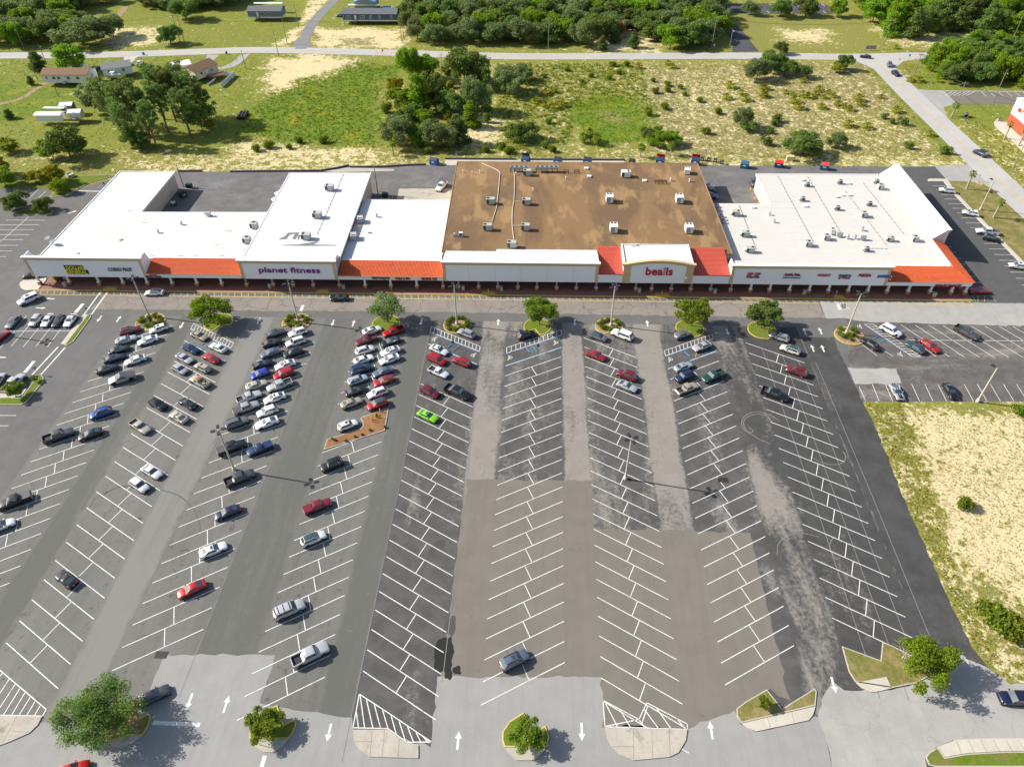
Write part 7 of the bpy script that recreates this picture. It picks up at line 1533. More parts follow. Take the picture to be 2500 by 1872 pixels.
def make_tree(key, h, w, n, size, mat, shape='round', nl=12, bk=None, base=.22, fill=.22, seed=1):
    global RNG
    random.seed(seed); RNG = np.random.default_rng(seed*13+5); lobes = []; hw = w/2; zc_ = h*(base+1)/2; hh = h*(1-base)/2
    if shape == 'round':
        for i in range(nl):
            a = 2.399*i+random.uniform(-.3,.3); t = random.uniform(-.75,.85); rr = math.sqrt(max(.05,1-t*t))*random.uniform(.55,1.0); s = random.uniform(.16,.36)
            lobes.append(((math.cos(a)*hw*rr, math.sin(a)*hw*rr, zc_+t*hh*.62), (hw*s, hw*s*random.uniform(.85,1.1), hh*s*random.uniform(.8,1.15))))
        lobes.append(((0,0,zc_), (hw*.55,hw*.55,hh*.62)))
    elif shape == 'wide':
        for i in range(nl):
            a = 2.399*i+random.uniform(-.4,.4); rr = random.uniform(.15,.86); s = random.uniform(.13,.26); lobes.append(((math.cos(a)*hw*rr, math.sin(a)*hw*rr, h*random.uniform(.45,.80)*(1-.25*rr)), (hw*s,hw*s,h*random.uniform(.10,.20))))
        lobes.append(((0,0,h*.58), (hw*.3,hw*.3,h*.16)))
    elif shape == 'tall':
        for i in range(nl):
            t = i/(nl-1); a = 2.399*i; rr = .42*(1-.5*t); lobes.append(((math.cos(a)*hw*rr,math.sin(a)*hw*rr,h*(base+(1-base)*(.06+.86*t))), (hw*(.62-.34*t)*random.uniform(.8,1.1),)*2+(h*.10,)))
    elif shape == 'pine':
        for i in range(nl):
            t = i/(nl-1); a = 2.399*i+random.uniform(-.3,.3); rr = random.uniform(.35,.95)*(1-.45*t); s = random.uniform(.12,.24); lobes.append(((math.cos(a)*hw*rr,math.sin(a)*hw*rr,h*(base+(1-base)*(.05+.9*t))), (hw*s*1.2,hw*s*1.2,h*.045)))
    Q, tint = lobes_crown(n, lobes, size, fill=fill)
    TP[key] = (limbs(h, hw, 6 if shape != 'pine' else 9, max(.10, h*.022), max(.12,base*.8)).mesh('trunk', bk or bark), leaf_mesh('crown', Q, LF[mat], tint), h, w)
make_tree('oak1', 9, 10, 7500, .27, 'oak', 'round', 20, seed=2, base=.02); make_tree('oak2', 9, 10, 7500, .26, 'grey', 'round', 22, seed=3, base=.03); make_tree('oak3', 10, 9, 7000, .27, 'oak', 'round', 18, seed=4, base=.01)
make_tree('bright1', 9, 9, 7000, .26, 'bright', 'round', 20, seed=5, base=.02); make_tree('bright2', 10, 7, 6000, .25, 'bright', 'tall', 12, seed=6, base=.02)
make_tree('pine1', 15, 9, 4600, .22, 'pine', 'pine', 40, bark_p, .38, fill=.4, seed=7); make_tree('pine2', 13, 8, 4000, .22, 'pine', 'pine', 34, bark_p, .45, fill=.4, seed=8)
make_tree('conif', 9, 6, 5000, .24, 'pine', 'tall', 12, seed=9, base=.05); make_tree('yel', 7, 7, 4500, .24, 'yel', 'round', 12, seed=10, base=.15)
make_tree('lot1', 6, 6.4, 8500, .15, 'bright', 'round', 24, seed=11, base=.22); make_tree('lot2', 6.4, 7, 7500, .15, 'grey', 'round', 22, seed=12, base=.22, fill=.35); make_tree('lot3', 6.2, 6.6, 9000, .165, 'weed', 'round', 26, seed=13, base=.26); make_tree('lot4', 6, 6.4, 9000, .165, 'oak', 'round', 24, seed=14, base=.24)
make_tree('bigoak', 8.5, 15, 24000, .15, 'oak', 'wide', 48, seed=15, base=.3, fill=.35); make_tree('sparseoak', 7, 10, 11000, .15, 'bright', 'wide', 22, seed=16, base=.3, fill=.35); make_tree('small', 3.6, 3.8, 4200, .12, 'weed', 'round', 12, seed=17, base=.2, fill=.4); make_tree('brown', 8, 7, 3500, .24, 'brown', 'round', 10, seed=18, base=.15)
def make_bush(key, r, h, n, size, mat, seed, nl=7):
    global RNG
    random.seed(seed); RNG = np.random.default_rng(seed*7+1); lobes = [((random.uniform(-.5,.5)*r,random.uniform(-.5,.5)*r,h*random.uniform(.30,.55)), (r*.5,r*.5,h*.45)) for _ in range(nl)]
    Q, t = lobes_crown(n, lobes, size, up=.6); Q[:,:,2] = np.maximum(Q[:,:,2], .02)
    mb = MB()
    for i in range(4): a = i*1.6; mb.tube([(0,0,-.05),(math.cos(a)*r*.3,math.sin(a)*r*.3,h*.5)], [.06,.02], 5)
    TP[key] = (mb.mesh('stem', bark), leaf_mesh('foliage', Q, LF[mat], t), h, 2*r)
make_bush('bush1', 1.5, 1.9, 1500, .17, 'weed', 21); make_bush('bush2', 1.4, 1.5, 1300, .17, 'yel', 22); make_bush('bush3', 1.6, 2.2, 1500, .18, 'oak', 23); make_bush('hedge', .8, .8, 700, .09, 'weed', 24); make_bush('topiary', .75, 1.9, 1600, .08, 'oak', 25, 5)
def make_palm(key, h, n, fl, seed, mat='weed'):
    global RNG
    random.seed(seed); RNG = np.random.default_rng(seed); Q = []; T = []
    for i in range(n):
        a = 2.399*i; el = R(80-130*(i/n)); L0 = fl*random.uniform(.8,1.1)
        for k in range(9):      # fan blade of one frond
            b = a+R((k-4)*13); d = np.array((math.cos(b)*math.cos(el), math.sin(b)*math.cos(el), math.sin(el))); p0 = np.array((0,0,h)); m0 = p0+np.array((math.cos(a)*math.cos(el),math.sin(a)*math.cos(el),math.sin(el)))*L0*.4
            tip = m0+d*L0*.75; tip[2] -= .25*L0; mid = m0+d*L0*.38; s = np.cross(d,(0,0,1)); s = s/(np.linalg.norm(s)+1e-6)*.09
            Q.append([m0,mid-s,tip,mid+s]); T.append(random.random()*.8+.1)
            if k == 4: Q.append([p0-s*.4,m0-s*.4,m0+s*.4,p0+s*.4]); T.append(.3)
    tr = MB().tube([(0,0,-.1),(random.uniform(-.2,.2),.1,h*.5),(0,0,h)], [.24,.19,.2], 8) if h > .8 else MB().tube([(0,0,0),(0,0,h)], [.2,.15], 6)
    TP[key] = (tr.mesh('trunk', bark_pale), leaf_mesh('fronds', np.array(Q), LF[mat], np.array(T)), h+fl, fl*2)
make_palm('palm', 4.6, 30, 1.7, 31); make_palm('palmlow', 2.2, 34, 1.9, 32, 'weed'); make_palm('palmetto', .3, 22, 1.25, 33, 'yel'); make_palm('youngpalm', 5.0, 16, 1.05, 34, 'weed')
def plant(key, p, label, cat, group, h=None, w=None, rz=None, name=None, z0=0.0):
    tr, cr, h0, w0 = TP[key]; h = h or h0; w = w or w0
    o = thing(name or ('tree' if cat == 'tree' else 'shrub' if cat == 'shrub' else 'palm_tree'), label, cat, (p.x,p.y,z0), random.uniform(0,6.28) if rz is None else rz, group, (w/w0,w/w0,h/h0))
    link(tr.name.split('.')[0], tr, o); link(cr.name.split('.')[0], cr, o); return o
def cpx(fn, x, y, h): return at(fn(x,y), h*.55)
random.seed(5); RNG = np.random.default_rng(5)
def inpoly(x, y, P):
    c = False
    for i in range(len(P)):
        a, b = P[i-1], P[i]
        if (a.y > y) != (b.y > y) and x < (b.x-a.x)*(y-a.y)/(b.y-a.y)+a.x: c = not c
    return c
def grow_wood(pts, sp, kinds, group, hr=(9,13), wr=(11,16), fn=O):
    P = ats(fn, pts); xs = [p.x for p in P]; ys = [p.y for p in P]; got = []; k = 0
    for _ in range(6000):
        x, y = random.uniform(min(xs),max(xs)), random.uniform(min(ys),max(ys))
        if inpoly(x,y,P) and all((x-a)**2+(y-b)**2 > sp*sp for a,b in got): got.append((x,y))
    for x, y in got:
        key, nm = random.choice(kinds); plant(key, Vector((x,y,0)), nm, 'tree', group, random.uniform(*hr), random.uniform(*wr), name='tree')
    return len(got)
NW = grow_wood([(885,78),(925,95),(1100,92),(1180,100),(1290,98),(1310,75),(1390,72),(1420,104),(1500,104),(1545,85),(1545,25),(1530,-4),(890,-4)], 8.6, [('oak1','grey-green oak in the dense wood beyond the back road'),('oak2','silvery oak in the dense wood beyond the back road'),('oak3','dark oak in the dense wood beyond the back road'),('oak2','silvery oak in the dense wood beyond the back road'),('bright1','bright green tree in the dense wood beyond the back road'),('conif','dark conifer in the dense wood beyond the back road')], 'trees of the wood beyond the back road')
NW += grow_wood([(1895,62),(1935,82),(1960,96),(2050,70),(2130,80),(2215,90),(2235,90),(2235,-4),(1850,-4),(1850,20)], 8.6, [('bright1','bright green tree in the wood past the junction'),('oak1','dull green tree in the wood past the junction'),('bright2','tall light green tree in the wood past the junction'),('conif','dark conifer in the wood past the junction')], 'trees of the wood past the junction', (9.5,14.5))
NW += grow_wood([(2010,165),(2040,178),(2110,180),(2235,195),(2235,130),(2230,110),(2150,112),(2060,110),(2000,135)], 6.4, [('bright2','light green tree in the thicket beside the storage lot'),('bright1','round green tree in the thicket beside the storage lot'),('oak1','dull oak in the thicket beside the storage lot')], 'trees of the thicket beside the storage lot', (7.5,11), (8,11))
NW += grow_wood([(-25,95),(40,100),(130,95),(180,80),(140,40),(220,15),(250,-4),(-25,-4)], 10, [('oak2','silvery oak in the open wood beyond the left houses'),('oak1','grey-green oak in the open wood beyond the left houses'),('bright1','bright tree in the open wood beyond the left houses')], 'trees of the open wood beyond the left houses', (8.5,12), (11,16))
NW += grow_wood([(300,15),(420,25),(520,5),(520,-6),(300,-6)], 7, [('oak2','silvery oak at the lawn edge behind the grey mobile home'),('oak1','grey-green oak at the lawn edge behind the grey mobile home')], 'trees behind the grey mobile home')
# single trees (crown centre in the overview, height, width)
for x, y, h, w, k, l in [(170,65,10,17,'oak2','broad silvery oak across the road from the twin-tree house'),(235,50,9,12,'oak2','silvery oak with a bare stem beside the sand patch'),(362,70,8,8.5,'oak3','round dark tree beside two utility poles'),(395,15,9,11,'oak1','oak above the sandy lawn'),(148,122,10,11,'bright1','dark glossy tree beside the back road by the mobile home'),(78,130,6.5,7,'conif','small conifer beside the lamp pole'),(135,300,10,11,'oak3','large dark tree beside the white sheds'),(105,318,6,6.5,'bright1','bright bush-like tree in front of the large dark tree'),(70,378,3.5,4.5,'yel','yellow-green sapling by the left lot, middle one'),(2,380,5.5,6,'bright1','leafy tree at the left lot corner'),(110,372,6,7,'yel','yellow-green tree at the drive corner'),(123,400,4,4.4,'bright1','low bright tree on the drive corner island'),(28,430,5,6,'oak3','dark tree on the left lot island, larger one'),(88,438,4,4.6,'oak3','dark tree on the left lot island, smaller one'),(-6,355,6,6,'yel','yellow-green tree cut by the edge at the left lot'),(15,312,4.5,6,'palmlow','low dark palm on the left lawn'),(16,245,3,3.6,'conif','small dark conifer on the left lawn'),(65,173,3,3,'conif','tiny conifer on the lawn'),
 (880,130,11,8,'bright1','glossy dark tree overlapping the back road'),(918,142,8,8,'bright1','leafy tree beside a bare dead tree'),(1002,135,12,13,'oak1','tall broad oak overlapping the back road'),(1035,160,8,8,'oak3','dark oak under the tall broad oak'),(905,200,11,10,'bright2','tall bright tree in the middle of the grove'),(935,185,11,9,'oak3','dark tree with grey limbs in the grove'),(868,210,7,8,'bright1','leafy tree on the field side of the grove'),(970,215,8,9,'oak3','shadowed dark tree inside the grove'),(1030,198,11,8.5,'oak2','tall pale green tree at the grove edge'),(1100,170,9,10,'oak2','pale round tree by the yellow scrub'),(1130,155,6,6.5,'oak2','smaller pale tree above the scrub'),(858,275,8.5,9.5,'oak2','silvery round oak beside a cabbage palm'),(945,285,8,9,'oak2','feathery silvery tree at the grove foot'),(985,278,7.5,8,'conif','dark tree at the right of the grove foot'),(910,290,6,6.5,'bright1','bright bushy tree at the grove foot'),(1015,245,7,6,'bright2','narrow green tree behind the sand'),(880,245,7,8,'oak3','dark thicket tree in the grove'),(920,255,6,7,'bright1','low bright tree inside the grove'),(850,180,5,6,'yel','yellowish low tree at the field edge'),
 (1125,278,6,8.5,'oak3','round dark oak on the scrub near the brown roof'),(1398,285,4,4,'oak3','small dark tree beside the palm clump'),(1425,300,4.5,5,'bright1','bright tree inside the palm clump'),(1455,295,4,5,'bright1','low green tree at the palm clump side'),(1607,248,6.5,6,'oak2','silvery solitary tree on the scrub'),(1620,268,4,5,'oak3','low dark bush-tree at the silvery tree foot'),(1740,305,7,11,'oak3','large round dark tree by the cream utility box'),(1808,300,4.5,5,'oak2','small pale tree right of the round dark tree'),(1640,145,8,8,'oak2','silvery oak of the group at the road bend'),(1670,130,8,8.5,'oak1','dark oak in the group at the road bend'),(1700,140,6.5,7,'oak3','low oak in the group at the road bend'),(1735,150,5,5.5,'oak2','pale tree at the end of the road bend group'),(1690,100,5,5,'oak3','small tree on the lawn side of the bend group'),(1825,130,6,5.5,'oak3','single tree beside the junction'),(1810,145,3.5,4.5,'yel','yellow bush-tree at the foot of the junction tree'),(1690,12,8,9,'oak3','oak in the far business lot'),(1745,10,8,9,'oak3','broad tree on the far lawn edge'),(1625,15,6,6.5,'oak2','round tree on the far lot kerb'),(1815,15,7,7,'bright1','tree at the far right lawn corner'),(1330,75,5.5,5,'conif','small conifer on the sand clearing, left one'),(1300,92,5,4.5,'conif','small conifer on the sand clearing, middle one'),(1370,85,5.5,5,'conif','small conifer on the sand clearing, right one'),(1340,60,7,5,'brown','rust brown dying tree in the wood'),(845,268,0,0,None,None)]:
    if k: g_ = 830 < x < 1060; h, w = h*(1.3 if g_ else 1.2), w*(1.34 if g_ else 1.3)
    if k: plant(k, cpx(O, x, y, h), l, 'tree', 'single trees around the plaza', h, w, name='palm_tree' if 'palm' in k else 'tree')
# the pine stand
for i, (x, y, h, w, k) in enumerate([(225,215,13,9,'pine1'),(255,230,14,9,'pine1'),(285,225,15,10,'pine1'),(305,240,13,9,'pine2'),(335,195,15,10,'pine1'),(360,200,15,10,'pine2'),(385,190,15,10,'pine1'),(410,205,14,10,'pine1'),(430,220,12,9,'pine2'),(345,230,13,9,'pine2'),(395,240,12,10,'pine1'),(268,268,11,9,'pine1'),(320,265,12,8,'pine2'),(200,200,10,11,'oak2'),(425,240,9,9,'oak1'),(450,268,0,0,None),(280,290,6,7,'oak3'),(300,300,5,6,'oak3')]):
    if k: h, w = h*1.32, w*1.15
    if k: plant(k, cpx(O, x, y, h), 'tall sparse pine in the stand behind the houses' if 'pine' in k else 'leafy oak mixed into the pine stand', 'tree', 'pine stand', h, w, name='pine_tree' if 'pine' in k else 'tree')
plant('yel', cpx(O, 453, 268, 4), 'yellow-green young tree at the pine stand corner', 'tree', None, 4.5, 4, name='tree')
# parking-lot trees
for p, k, h, w, l, z0 in [(T5(1795,1345),'lot1',7.2,9.2,'bright green tree on the kerbed island by the first hatched bay',.13),(T6(1125,1335),'lot2',7.6,9.0,'wispy olive tree on the island above crowded rows',.13),(T7(265,1355),'lot3',6.8,8.2,'feathery green tree on the island beside a black crossover',.13),(T7(1543,1368),'lot3',7.2,8.6,'fine-leaved round tree on the island facing the arched store',.13),(T7(2128,1385),'lot4',7.4,8.4,'dense dark green tree on the lawn island before the slanting red letters',.13),(K(1590,1440),'small',3.6,5.6,'small leafy oak on the notched yellow-kerbed island',.13),(L(1185,1490),'small',3.8,5.2,'small bright oak on the island with grass and pavement',.13),(M(635,1290),'small',2.2,2.0,'tiny sapling on the dry grass island',.13),(A(140,790),'small',3.6,4.4,'small dark tree on the corner island by the silver pickup',.13),(A(300,665),'small',1.6,1.8,'tiny shrub tree beside the corner stop sign',.13)]:
    q = at(p); plant(k, q, l, 'tree', 'trees in the parking lot', h, w, z0=z0)
q = cpx(K,585,1335,8.6); plant('bigoak', q, 'huge spreading oak overhanging the front drive', 'tree', 'trees in the parking lot', 8.4, 12.4, rz=1.0, z0=.1)
q = at(M(1590,1085)); plant('sparseoak', q, 'open-crowned leaning oak by the lot exit', 'tree', 'trees in the parking lot', 7.5, 11.0, rz=2.2, z0=.1)
# bare dead branches
def deadwood(p, label, h, w, n=16, seed=3):
    random.seed(seed); o = thing('dead_tree', label, 'tree', p, 0); mb = MB(); mb.tube([(0,0,0),(.1,0,h*.5),(0,.1,h*.8)], [.14,.09,.03], 6); mb.build('trunk', bark_pale, o)
    for i in range(n):
        a = random.uniform(0,6.28); z = h*random.uniform(.3,.8); e = w/2*random.uniform(.4,1); mb = MB(); mb.tube([(0,0,z),(math.cos(a)*e*.5,math.sin(a)*e*.5,z+h*.1),(math.cos(a+.4)*e,math.sin(a+.4)*e,z+h*random.uniform(.0,.25))], [.06,.035,.012], 4); mb.build('branch', bark_pale, o)
deadwood(at(M(1480,1000)), 'bare pale dead branches beside the leaning oak', 3.2, 5.5); deadwood(cpx(O,955,155,7), 'bare grey dead tree standing in the grove', 8, 7, 22, 5)
# palms
for x, y, k, h, l in [(848,318,'palm',6.2,'single cabbage palm beside the sandy verge'),(1275,290,'palmlow',5,'shaggy palm of the clump near the blue dumpsters, larger'),(1290,300,'palmlow',4.5,'shaggy palm right of the larger clump palm'),(1260,297,'palmlow',4,'shaggy palm left of the larger clump palm'),(1385,325,'palm',5,'cabbage palm beside the alley drain'),(1400,240,'palmlow',3.2,'lone low palm at the green hollow'),(1420,285,'palmlow',4.5,'palm in the green clump, rear'),(1405,300,'palmlow',4.2,'palm in the green clump, front'),(1450,320,'palm',5,'cabbage palm at the clump corner'),(2062,235,'palm',5.5,'palm beside the big pole and culvert')]:
    plant(k, cpx(O,x,y,h*.9), l, 'palm', 'palms behind the plaza', h, name='palm_tree')
for p, l in [(T8(1722,215),'thin leaning palm at the alley mouth on the verge'),(T8(1950,455),'thin palm on the verge beside the side-lot pickup'),(T4(2040,1170),'thin palm beside the storage building, upper one'),(T4(2160,1230),'thin palm beside the storage building, lower one')]: plant('youngpalm', at(p), l, 'palm', 'young palms on the verge', 6.4, 2.6, name='palm_tree')
# shrubs
for fn, lst, k, l, g in [(T4,[(345,695),(30,755),(25,820),(200,790),(260,805),(340,815),(390,825),(480,770),(520,830),(560,790),(600,820),(270,865),(310,920),(500,915),(640,890),(700,910),(740,930),(820,850),(835,890),(1000,830),(1130,945),(1410,1145),(730,1065),(880,1082),(450,805),(1250,690),(1320,690),(1480,690),(1700,380),(1130,410)],'palmetto','yellow-green saw palmetto clump on the sandy scrub','saw palmettos'),
   (T3,[(1350,545),(1385,575),(1840,835),(1970,795),(2000,850),(2140,750),(2150,815),(1870,740),(1100,575),(210,850),(240,870),(320,800),(370,780),(430,870),(460,900),(320,900),(400,920)],'palmetto','yellow-green saw palmetto clump on the sandy scrub','saw palmettos'),
   (T3,[(1220,690),(1345,725),(1455,750),(1240,785),(1340,775),(1485,805),(930,625),(850,670),(880,560),(1000,560),(700,650),(620,700),(300,660),(500,600),(340,1040),(310,1240),(370,1280),(1260,1110),(1665,1130),(1320,920),(1610,860),(1770,960)],'bush1','small green scrub bush on the sandy ground behind the plaza','scrub bushes'),
   (T2,[(130,1245),(375,1205),(585,1200),(300,1255),(20,1270),(1470,1290),(1630,1240),(1560,1240),(2080,1260),(2150,1290),(1950,1280),(1400,1240),(1380,1190)],'bush1','small green bush on the sandy verge behind the plaza','verge bushes'),
   (T4,[(120,1030),(100,1060),(640,1160),(1230,1250),(1540,1295),(1090,1040),(1030,1000),(1180,1050),(60,1120),(30,1220)],'bush3','grey-green bush on the dry scrub near the side road','scrub bushes'),
   (M,[(1850,95),(2050,790),(2110,840),(1990,760),(2150,860)],'bush1','green bush on the sandy lot edge','sandy lot bushes')]:
    for (x, y) in lst: q = at(fn(x,y)); s = random.uniform(.8,1.35)*(1.5 if k == 'palmetto' else 1); plant(k, q, l, 'shrub', g, TP[k][2]*s*(1.4 if fn is M and x > 1900 else 1), TP[k][3]*s*(1.4 if fn is M and x > 1900 else 1), name='shrub')
q = at(tile(2080,840,5.176)(2080,880)); plant('bush1', q, 'bright round bush at the lamp post on the sandy lot', 'shrub', 'sandy lot bushes', 2.2, 3.2, name='shrub')
for i in range(30):
    x, y = random.uniform(835,1065), random.uniform(150,318)
    if (x-950)**2/115**2+(y-240)**2/85**2 < 1: plant(random.choice(['bush1','bush3','bush3','bush2']), at(O(x,y)), 'undergrowth bush between the trees of the grove', 'shrub', 'undergrowth of the grove', random.uniform(2,4), random.uniform(3,6), name='shrub')
# planted beds of the lamp islands
for (fn, pts) in [(T5,[(1190,1330),(1200,1310),(1310,1290),(1340,1300),(1345,1325),(1355,1345),(1285,1360),(1240,1365),(1300,1380)]),(T6,[(270,1330),(300,1310),(330,1340),(300,1360),(350,1350),(390,1370),(430,1340),(445,1315),(410,1290),(350,1290),(300,1295)]),(T6,[(1625,1360),(1640,1330),(1670,1310),(1720,1300),(1760,1310),(1800,1340),(1790,1370),(1740,1390),(1690,1400),(1650,1395)]),(T7,[(770,1350),(800,1330),(840,1325),(830,1390),(800,1385),(860,1400),(915,1330),(930,1350),(900,1395)]),(T8,[(660,1395),(650,1440),(680,1460),(725,1450),(760,1400),(790,1415),(770,1450),(740,1480)])]:
    for i, (x, y) in enumerate(pts):
        q = at(fn(x,y), .13); plant('hedge', q, 'low clipped shrub in a lamp island bed', 'shrub', 'shrubs of the lamp island beds', .7+.4*random.random(), 1.3+.7*random.random(), name='shrub', z0=.12)
q = at(T5(1262,1335)); plant('topiary', q, 'dark clipped round shrub under the first lamp post', 'shrub', None, 2.2, 2.0, name='shrub', z0=.12)
for x, y in [(1380,1050),(1255,1075),(1188,1115),(1130,1130),(1050,1165),(955,1160),(940,1150),(1310,950)]:
    q = at(B(x,y)); plant('hedge', q, 'tiny scrubby plant on the mulch island', 'shrub', 'plants on the mulch island', .5, .8, name='shrub', z0=.12)
q = at(T5(470,970), .15); plant('bush2', q, 'yellow-leaved potted shrub on the corner paving', 'shrub', None, 1.0, 2.6, name='shrub', z0=.15)
# uncountable ground cover
def road_d(c):
    d = np.full(len(c), 1e9)
    for ln_, hw_ in ((BR,4.6),(SR,5.6),(ln,3.2)):
        for a, b in zip(ln_[:-1], ln_[1:]):
            a2, e = np.array(a.xy), np.array((b-a).xy); w = c-a2; t = np.clip((w@e)/(e@e), 0, 1); d = np.minimum(d, np.hypot(*(w-t[:, None]*e).T)-hw_)
    for fn, pts in ((T4,[(1090,742),(1400,760),(2900,780),(2900,895),(1640,880),(1530,905),(1560,990),(1300,870)]),(T4,[(1458,1402),(1760,1384),(1960,1545),(1790,1530),(1562,1522)]),(T4,[(765,505),(945,585),(1090,600),(1300,500),(770,462)])): d = np.minimum(d, poly_sd(c, ats(fn, pts)))
    return d
def cover(name, n, pts, fn, mat, size, hgt, clump, spread, cond, label, cat, seed):
    global RNG
    RNG = np.random.default_rng(seed); P = ats(fn, pts); xs = [p.x for p in P]; ys = [p.y for p in P]
    c = np.column_stack([RNG.uniform(min(xs),max(xs),n*3), RNG.uniform(min(ys),max(ys),n*3)]); c = c[poly_sd(c, P) < 0]; c = c[(road_d(c) > 0) & (poly_sd(c, lot_pts) > .3)]; g = soil_at(c)
    c = c[RNG.random(len(c)) < cond(g, c)][:n]; m = len(c); k = clump
    r = spread*(.5+RNG.random(m))[:, None]; d = RNG.normal(size=(m,k,3)); d[..., 2] = np.abs(d[..., 2])*.9+.1; d /= np.linalg.norm(d, axis=2)[..., None]
    Pq = np.concatenate([np.repeat(c[:, None, :], k, 1), np.zeros((m,k,1))], 2) + d*np.concatenate([np.repeat(r[:, None, :], k, 1)*1.0]*2+[np.repeat(r[:, None, :], k, 1)*hgt], 2)*(.55+.45*RNG.random((m,k,1)))
    Q = leaf_quads(Pq.reshape(-1,3), d.reshape(-1,3), size); t = np.clip(np.repeat(RNG.random(m), k)*.7+RNG.random(m*k)*.3, 0, 1)
    o = link(name, leaf_mesh(name, Q, LF[mat], t)); tag(o, label, cat, kind='stuff'); return len(Q)
fld = lambda g, c: np.clip(.15+.9*g[:,2]-.3*g[:,0], 0, 1)*(.55+.45*np.sin(c[:,0]*.3+np.sin(c[:,1]*.2)*2))
NQ = cover('scrub', 900, [(1065,138),(1385,138),(1400,215),(1330,205),(1240,235),(1230,310),(1100,345),(1075,250)], O, 'weed', .20, .9, 26, .85, lambda g,c: np.full(len(c),.6), 'tangled low green scrub covering the old field', 'scrub', 41)
NQ += cover('scrub', 500, [(1065,138),(1385,138),(1400,215),(1240,235),(1230,310),(1100,345),(1075,250)], O, 'yel', .20, .9, 22, .7, lambda g,c: np.full(len(c),.6), 'yellow-green low scrub mixed over the old field', 'scrub', 42)
NQ += cover('field_weeds', 2600, [(480,330),(560,215),(690,130),(860,140),(850,330),(700,345)], O, 'weed', .22, .6, 7, .6, lambda g,c: np.clip(g[:,1]*1.1-.2,0,1), 'rank green weeds over the left field', 'weeds', 43)
NQ += cover('dry_tufts', 3800, [(1400,140),(2010,138),(2080,335),(1420,345)], O, 'dry', .15, .7, 7, .35, lambda g,c: np.full(len(c),.5), 'dry grass tufts scattered over the sandy scrub', 'grass', 44)
NQ += cover('green_tufts', 2600, [(1080,145),(2010,138),(2080,340),(1090,350)], O, 'weed', .15, .7, 7, .38, lambda g,c: np.full(len(c),.5), 'green grass tufts scattered over the sandy scrub', 'grass', 45)
NQ += cover('verge_tufts', 2200, [(0,320),(860,332),(2060,330),(2060,345),(860,348),(300,380),(0,380)], O, 'dry', .14, .6, 6, .35, lambda g,c: np.full(len(c),.5), 'dry tufts along the verge behind the shops', 'grass', 46)
NQ += cover('sand_tufts', 3000, [(1880,885),(2300,885),(2300,1460),(2120,1430),(2010,1180)], O, 'weed', .07, .6, 6, .20, lambda g,c: np.full(len(c),.6), 'small green tufts dotted over the sandy lot', 'grass', 47)
NQ += cover('sand_tufts', 3000, [(1880,885),(2300,885),(2300,1460),(2120,1430),(2010,1180)], O, 'dry', .07, .6, 6, .2, lambda g,c: np.full(len(c),.6), 'dry straw tufts dotted over the sandy lot', 'grass', 48)
NQ += cover('edge_weeds', 1500, [(1872,870),(1950,872),(2010,1060),(2060,1220),(2150,1420),(2300,1440),(2300,1475),(2150,1470),(2080,1390),(1990,1180)], O, 'yel', .10, .6, 8, .35, lambda g,c: np.full(len(c),.6), 'yellow-green weeds along the lot edge', 'weeds', 49)
NQ += cover('hollow_weeds', 900, [(1240,228),(1330,205),(1412,215),(1425,262),(1392,305),(1290,312),(1250,272)], O, 'bright', .18, .5, 9, .5, lambda g,c: np.full(len(c),.6), 'lush green weeds in the damp hollow', 'weeds', 50)
NQ += cover('lawn_weeds', 2200, [(-100,110),(560,125),(520,300),(300,330),(-100,330)], O, 'weed', .16, .5, 6, .4, lambda g,c: np.full(len(c),.5), 'weedy tufts over the rough lawns by the houses', 'grass', 51)
NQ += cover('bank_weeds', 900, [(2065,250),(2110,262),(2230,320),(2230,455),(2150,350)], O, 'weed', .15, .5, 6, .4, lambda g,c: np.full(len(c),.5), 'weeds along the roadside bank', 'weeds', 52)
print('WOOD', NW, 'COVER', NQ)
